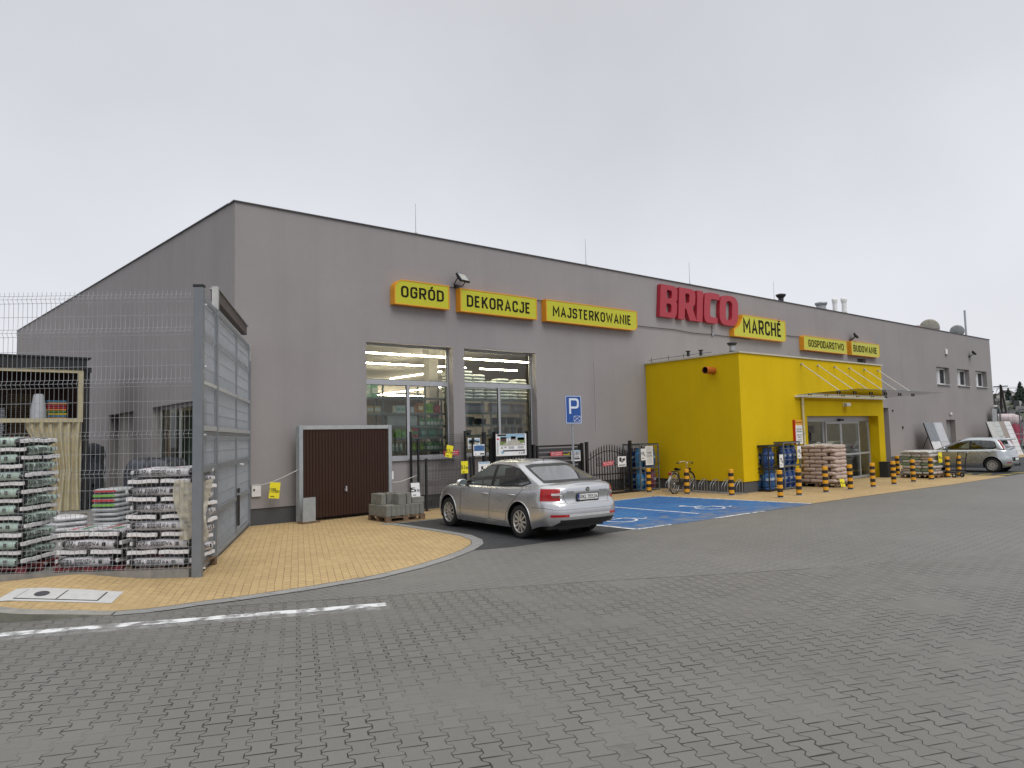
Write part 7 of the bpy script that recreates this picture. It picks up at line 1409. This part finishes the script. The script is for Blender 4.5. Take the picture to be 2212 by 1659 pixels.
# tall tail lights on the rear pillars of the hatchback
for side in (1,-1):
    pts=[]
    for k in range(9):
        z=1.0+.36*k/8; y=side*(.70-.12*k/8); h=FG.hit((-3,y,z),(1,0,0))
        if h is None: h=FS.hit((-3,y,z),(1,0,0))
        if h is not None: pts.append(h+Vector((.0,side*.0,0)))
    mb=MB(); 
    if len(pts)>2: mb.tube(pts,lambda f:.055*(1-.35*abs(2*f-1)),mat('pink_red_lens',(.42,.06,.09),.15,coat=1,var=.3,scale=12),10)
    mb.build('tail_light',hatch)
mb=MB(); mb.grid(lambda u,v:(-.40-.16*v,(u-.5)*1.02,1.425-.045*v+.02*math.cos((u-.5)*3)),10,4,silver2); mb.box(-.575,-.5,1.365,-.55,.5,1.385,trimk); mb.build('roof_spoiler',hatch)
mb=MB(); mb.box(-.64,-.06,1.0,-.60,.24,1.03,trimk); mb.build('rear_wiper',hatch); mb=MB(); mb.cyl((-.6,.0,.30),(-.80,0,.30),.03,trimk,8); mb.cyl((-.79,0,.30),(-.79,0,.40),.025,trimk,8); mb.build('tow_bar',hatch)
mb=MB(); mb.cyl((-.15,0,1.465),(-.30,0,1.60),.006,trimk,5); mb.build('aerial',hatch)
# ================================================================ FAR BACKGROUND AT THE RIGHT
hillm=mat('winter_hillside',(.075,.085,.055),.95,var=.5,scale=.18,bump=.4,bs=2)
def hz(x,y): d=x*.957+y*.29; return .02+6.0*ss(92,150,d)
mb=MB(); mb.grid(lambda u,v:(72+150*u,-60+190*v,hz(72+150*u,-60+190*v)-.02+.25*math.sin(u*60)*math.sin(v*44)*ss(85,100,72+150*u)),60,40,hillm); structure(mb.build('hill'))
rs=random.Random(3); tomb=[mat('gravestone_dark',(.05,.05,.055),.4,var=.3),mat('gravestone_grey',(.22,.22,.22),.7,var=.3),mat('gravestone_pale',(.40,.40,.39),.7,var=.2)]
for i in range(46):
    d=98+i*1.05; lat=rs.uniform(-4.6,4.2)
    bx,by=.957*d,.29*d; x,y=bx-.29*lat-1.2,by+.957*lat-(3.4 if lat>2 else 0); m=tomb[rs.choice((0,0,1,1,2))]; w,h=rs.uniform(.7,1.2),rs.uniform(.7,1.3)
    t=thing('gravestone','small gravestone on the hillside behind the far fence','gravestone',(x,y,hz(x,y)-.05),R(-70)+rs.uniform(-.2,.2),'gravestones on the hillside')
    mb=MB(); mb.prism(rnd([(-w/2,0),(w/2,0),(w/2,h),(-w/2,h)],[0,0,.3,.3]),-.09,.09,m,XZ); mb.build('headstone',t); mb=MB(); mb.box(-w/2-.1,-1.5,0,w/2+.1,.2,.22,m); mb.build('grave_slab',t)
needle=mat('spruce_needles',(.022,.04,.03),.85,var=.4,scale=3); bark=mat('tree_bark',(.06,.05,.04),.9,var=.3)
def spruce(label,x,y,h,r,seed):
    t=thing('spruce_tree',label,'tree',(x,y,hz(x,y)-.1),0,'spruces on the hillside'); q=random.Random(seed); mb=MB(); mb.cyl((0,0,0),(0,0,h*.95),.16,bark,7,.02); mb.build('trunk',t)
    mb=MB(); z=.5
    while z<h:
        f=1-z/h; n=int(7+8*f)
        for k in range(n):
            a=q.random()*6.28; L=r*(f**.85)*q.uniform(.65,1.1)+.08; dz=-L*q.uniform(.15,.45)
            for s in range(5):
                c=Vector((math.cos(a),math.sin(a),0))*L*(s+.6)/5+Vector((0,0,z+dz*(s/5)+L*.15*math.sin(s/5*3))); wd=(.10+.25*L/r)*(1.1-s/6); pa=Vector((-math.sin(a),math.cos(a),0))*wd
                mb.add([c-pa,c+pa,c+Vector((math.cos(a),math.sin(a),-.1))*L*.36+Vector((0,0,q.uniform(-.25,.05)))],[(0,1,2)],needle); mb.add([c-pa*.5+Vector((0,0,.08)),c+pa*.5,c+Vector((q.uniform(-.1,.1),q.uniform(-.1,.1),-.38))],[(0,1,2)],needle)
        z+=h*.028+.05
    mb.build('crown',t)
for l,x,y,h,r,s in (('tallest spruce on the hillside at the right edge',150,41.9,3.6,1.5,1),('smaller pointed spruce on the hillside beside the tallest one',152,44.3,2.6,1.0,2),('spruce half cut by the right picture edge',149,39.6,3.0,1.3,3),('dark low spruce in front of the taller ones',138,37.6,2.9,1.4,4),('bushy spruce lower on the slope',130,36.5,2.6,1.5,5)): spruce(l,x,y,h,r,s)
bush=mat('dark_shrub',(.035,.05,.025),.9,var=.5,scale=2)
for i in range(16):
    q=random.Random(40+i); d=100+i*3.2; lat=q.uniform(-4.5,3.4); x,y=.957*d-.29*lat-1.2,.29*d+.957*lat; t=thing('shrub','dark clipped shrub among the gravestones','shrub',(x,y,hz(x,y)-.1),0,'shrubs among the gravestones'); mb=MB(); h=q.uniform(.9,2.2)
    for k in range(150):
        a=q.random()*6.28; zz=q.random(); rr_=.55*math.sin(PI*min(.97,zz*.85+.12))*q.uniform(.6,1.05); c=Vector((rr_*math.cos(a),rr_*math.sin(a),zz*h)); e=[Vector((q.uniform(-.13,.13),q.uniform(-.13,.13),q.uniform(-.13,.13))) for _ in range(3)]; mb.add([c+e[0],c+e[1],c+e[2]],[(0,1,2)],bush)
    mb.build('foliage',t); mb=MB(); mb.cyl((0,0,0),(0,0,h*.6),.04,bark,5); mb.build('stem',t)
t=thing('utility_pole','dark wooden A shaped utility pole behind the shop corner','pole',(95,28.6,hz(95,28.6)-.2)); mb=MB(); dk=mat('tarred_pole',(.022,.018,.015),.9); zt=6.45-hz(95,28.6); mb.cyl((0,0,0),(0,-.2,zt+.3),.14,dk,8,.11); mb.build('upright',t); mb=MB(); mb.cyl((.1,-.9,0),(0,-.25,zt+.1),.13,dk,8,.10); mb.build('brace',t); mb=MB(); mb.box(-.12,-.9,zt+.05,.12,.5,zt+.15,dk); mb.build('crossarm',t)
t=thing('overhead_wire','two thin overhead wires leading to the utility pole','wire',(0,0,0)); mb=MB()
for z,e in ((6.25,0),(6.12,.3)): mb.tube([(95,40+e,z-.2),(95,34+e,z-.3),(95,28.4,z),(95,24,z-.25),(95.5,14,z+.2)],.02,black,4)
mb.build('strand',t)
t=thing('wrapped_bale','big red and pale wrapped bale behind the far fence','bale',(70.5,21.1,.0)); mb=MB(); bs=bag_surf(901,1.7,2.2,2.75,.05); mb.grid(bs,24,14,mat('red_bale_wrap',(.33,.03,.07),.5,var=.5,scale=1.2,bump=.6,bs=5)); mb.build('wrap',t); mb=MB(); b2=bag_surf(902,1.75,2.25,1.0,.04); mb.grid(lambda u,v:(b2(u,v)[0],b2(u,v)[1],b2(u,v)[2]+1.95),24,10,mat('pale_bale_top',(.55,.46,.47),.5,var=.3,scale=2)); mb.build('top_film',t)
ff=thing('mesh_fence','grey mesh fence running from the far corner of the shop','fence',(0,0,0)); a,b=(60.4,18.9),(66,6.)
mb=MB(); panel(mb,(66.,21.5),(66.,8.),.05,3.2,(3.1,2.2,1.2,.3),(2.6,1.7,.8),.12,.006,fpm,.05); mb.build('mesh_panel',ff)
for y in (21.4,19.9,18.6,16,13.5,11): mb=MB(); mb.box(65.95,y-.04,0,66.05,y+.04,3.3,fpm); mb.build('post',ff)
t=thing('field_gate','grey tubular gate by the far fence at the right edge','gate',(64.5,0,0)); mb=MB()
for z in (.5,.95,1.35): mb.cyl((0,18.9,z),(0,14,z),.035,galv,6)
mb.build('rail',t); mb=MB(); mb.cyl((0,18.9,0),(0,18.9,1.45),.05,galv,6); mb.cyl((0,16.8,0),(0,17.3,1.4),.05,galv,6); mb.build('post',t)
t=thing('glazed_panel','tall pale translucent panel at the far corner of the shop beside the display','panel',(59.2,18.2,0)); mb=MB(); mb.box(.4,-.06,.3,.5,-.02,3.2,black); mb.build('dark_edge',t); mb=MB(); mb.box(-.55,-.05,.3,.395,-.03,3.2,mat('pale_panel',(.30,.31,.32),.4)); mb.build('sheet',t)
# house and bare trees on the skyline
t=thing('house','pale house with a low roof and chimney on the hill behind the pole','house',(155,46.2,hz(155,46.2)-.5)); mb=MB(); hw=mat('house_wall',(.34,.31,.28),.9,var=.15); mb.box(-3,-1.6,0,3,1.7,1.4,hw); mb.build('wall',t); mb=MB(); mb.prism([(-1.9,0),(2.0,0),(.1,.75)],-3.3,3.3,mat('house_roof',(.10,.085,.08),.9),Matrix.Translation((0,0,1.4))@Matrix.Rotation(R(90),4,'Z')@XZ); mb.build('roof',t); mb=MB(); mb.box(-.6,-.2,1.5,-.1,.2,2.6,hw); mb.build('chimney',t)
mb=MB(); mb.box(-3.03,-1.,.5,-3.001,-.5,1.1,black2); mb.build('window',t); mb=MB(); mb.box(-3.03,.4,.5,-3.001,.9,1.1,black2); mb.build('window',t)
t=thing('house','small white gabled building on the skyline right of the pole','house',(160,46.6,hz(160,46.6)-.3)); mb=MB(); mb.box(-2,-.5,0,2,1.1,2.2,mat('white_wall',(.6,.6,.6),.9)); mb.build('wall',t); mb=MB(); mb.prism([(-.9,0),(.8,0),(-.05,.55)],-2.2,2.2,mat('house_roof',(.10,.085,.08),.9),Matrix.Translation((0,.3,2.2))@Matrix.Rotation(R(90),4,'Z')@XZ); mb.build('roof',t)
def bare(label,x,y,h,seed):
    t=thing('bare_tree',label,'tree',(x,y,hz(x,y)-.1),0,'bare trees on the skyline'); q=random.Random(seed); mb=MB(); tr=MB()
    def br(p,d,L,r,dep,m):
        pts=[p]
        for k in range(3): d=(d+Vector((q.uniform(-.2,.2),q.uniform(-.2,.2),q.uniform(-.05,.12)))).normalized(); p=p+d*L/3; pts.append(p)
        m.tube(pts,lambda f:r*(1-.5*f),bark,4)
        if dep:
            for k in range(4): br(pts[1+k%3],(d+Vector((q.uniform(-.9,.9),q.uniform(-.9,.9),q.uniform(-.1,.6)))).normalized(),L*q.uniform(.55,.75),r*.55,dep-1,mb)
    br(Vector((0,0,0)),Vector((0,0,1)),h*.45,.09,3,tr); tr.build('trunk',t); mb.build('crown',t)
bare('leaning bare tree showing beside the far shop corner',110,34.2,5.6,4); bare('bare tree behind the house on the hill',140,43.4,2.6,5)
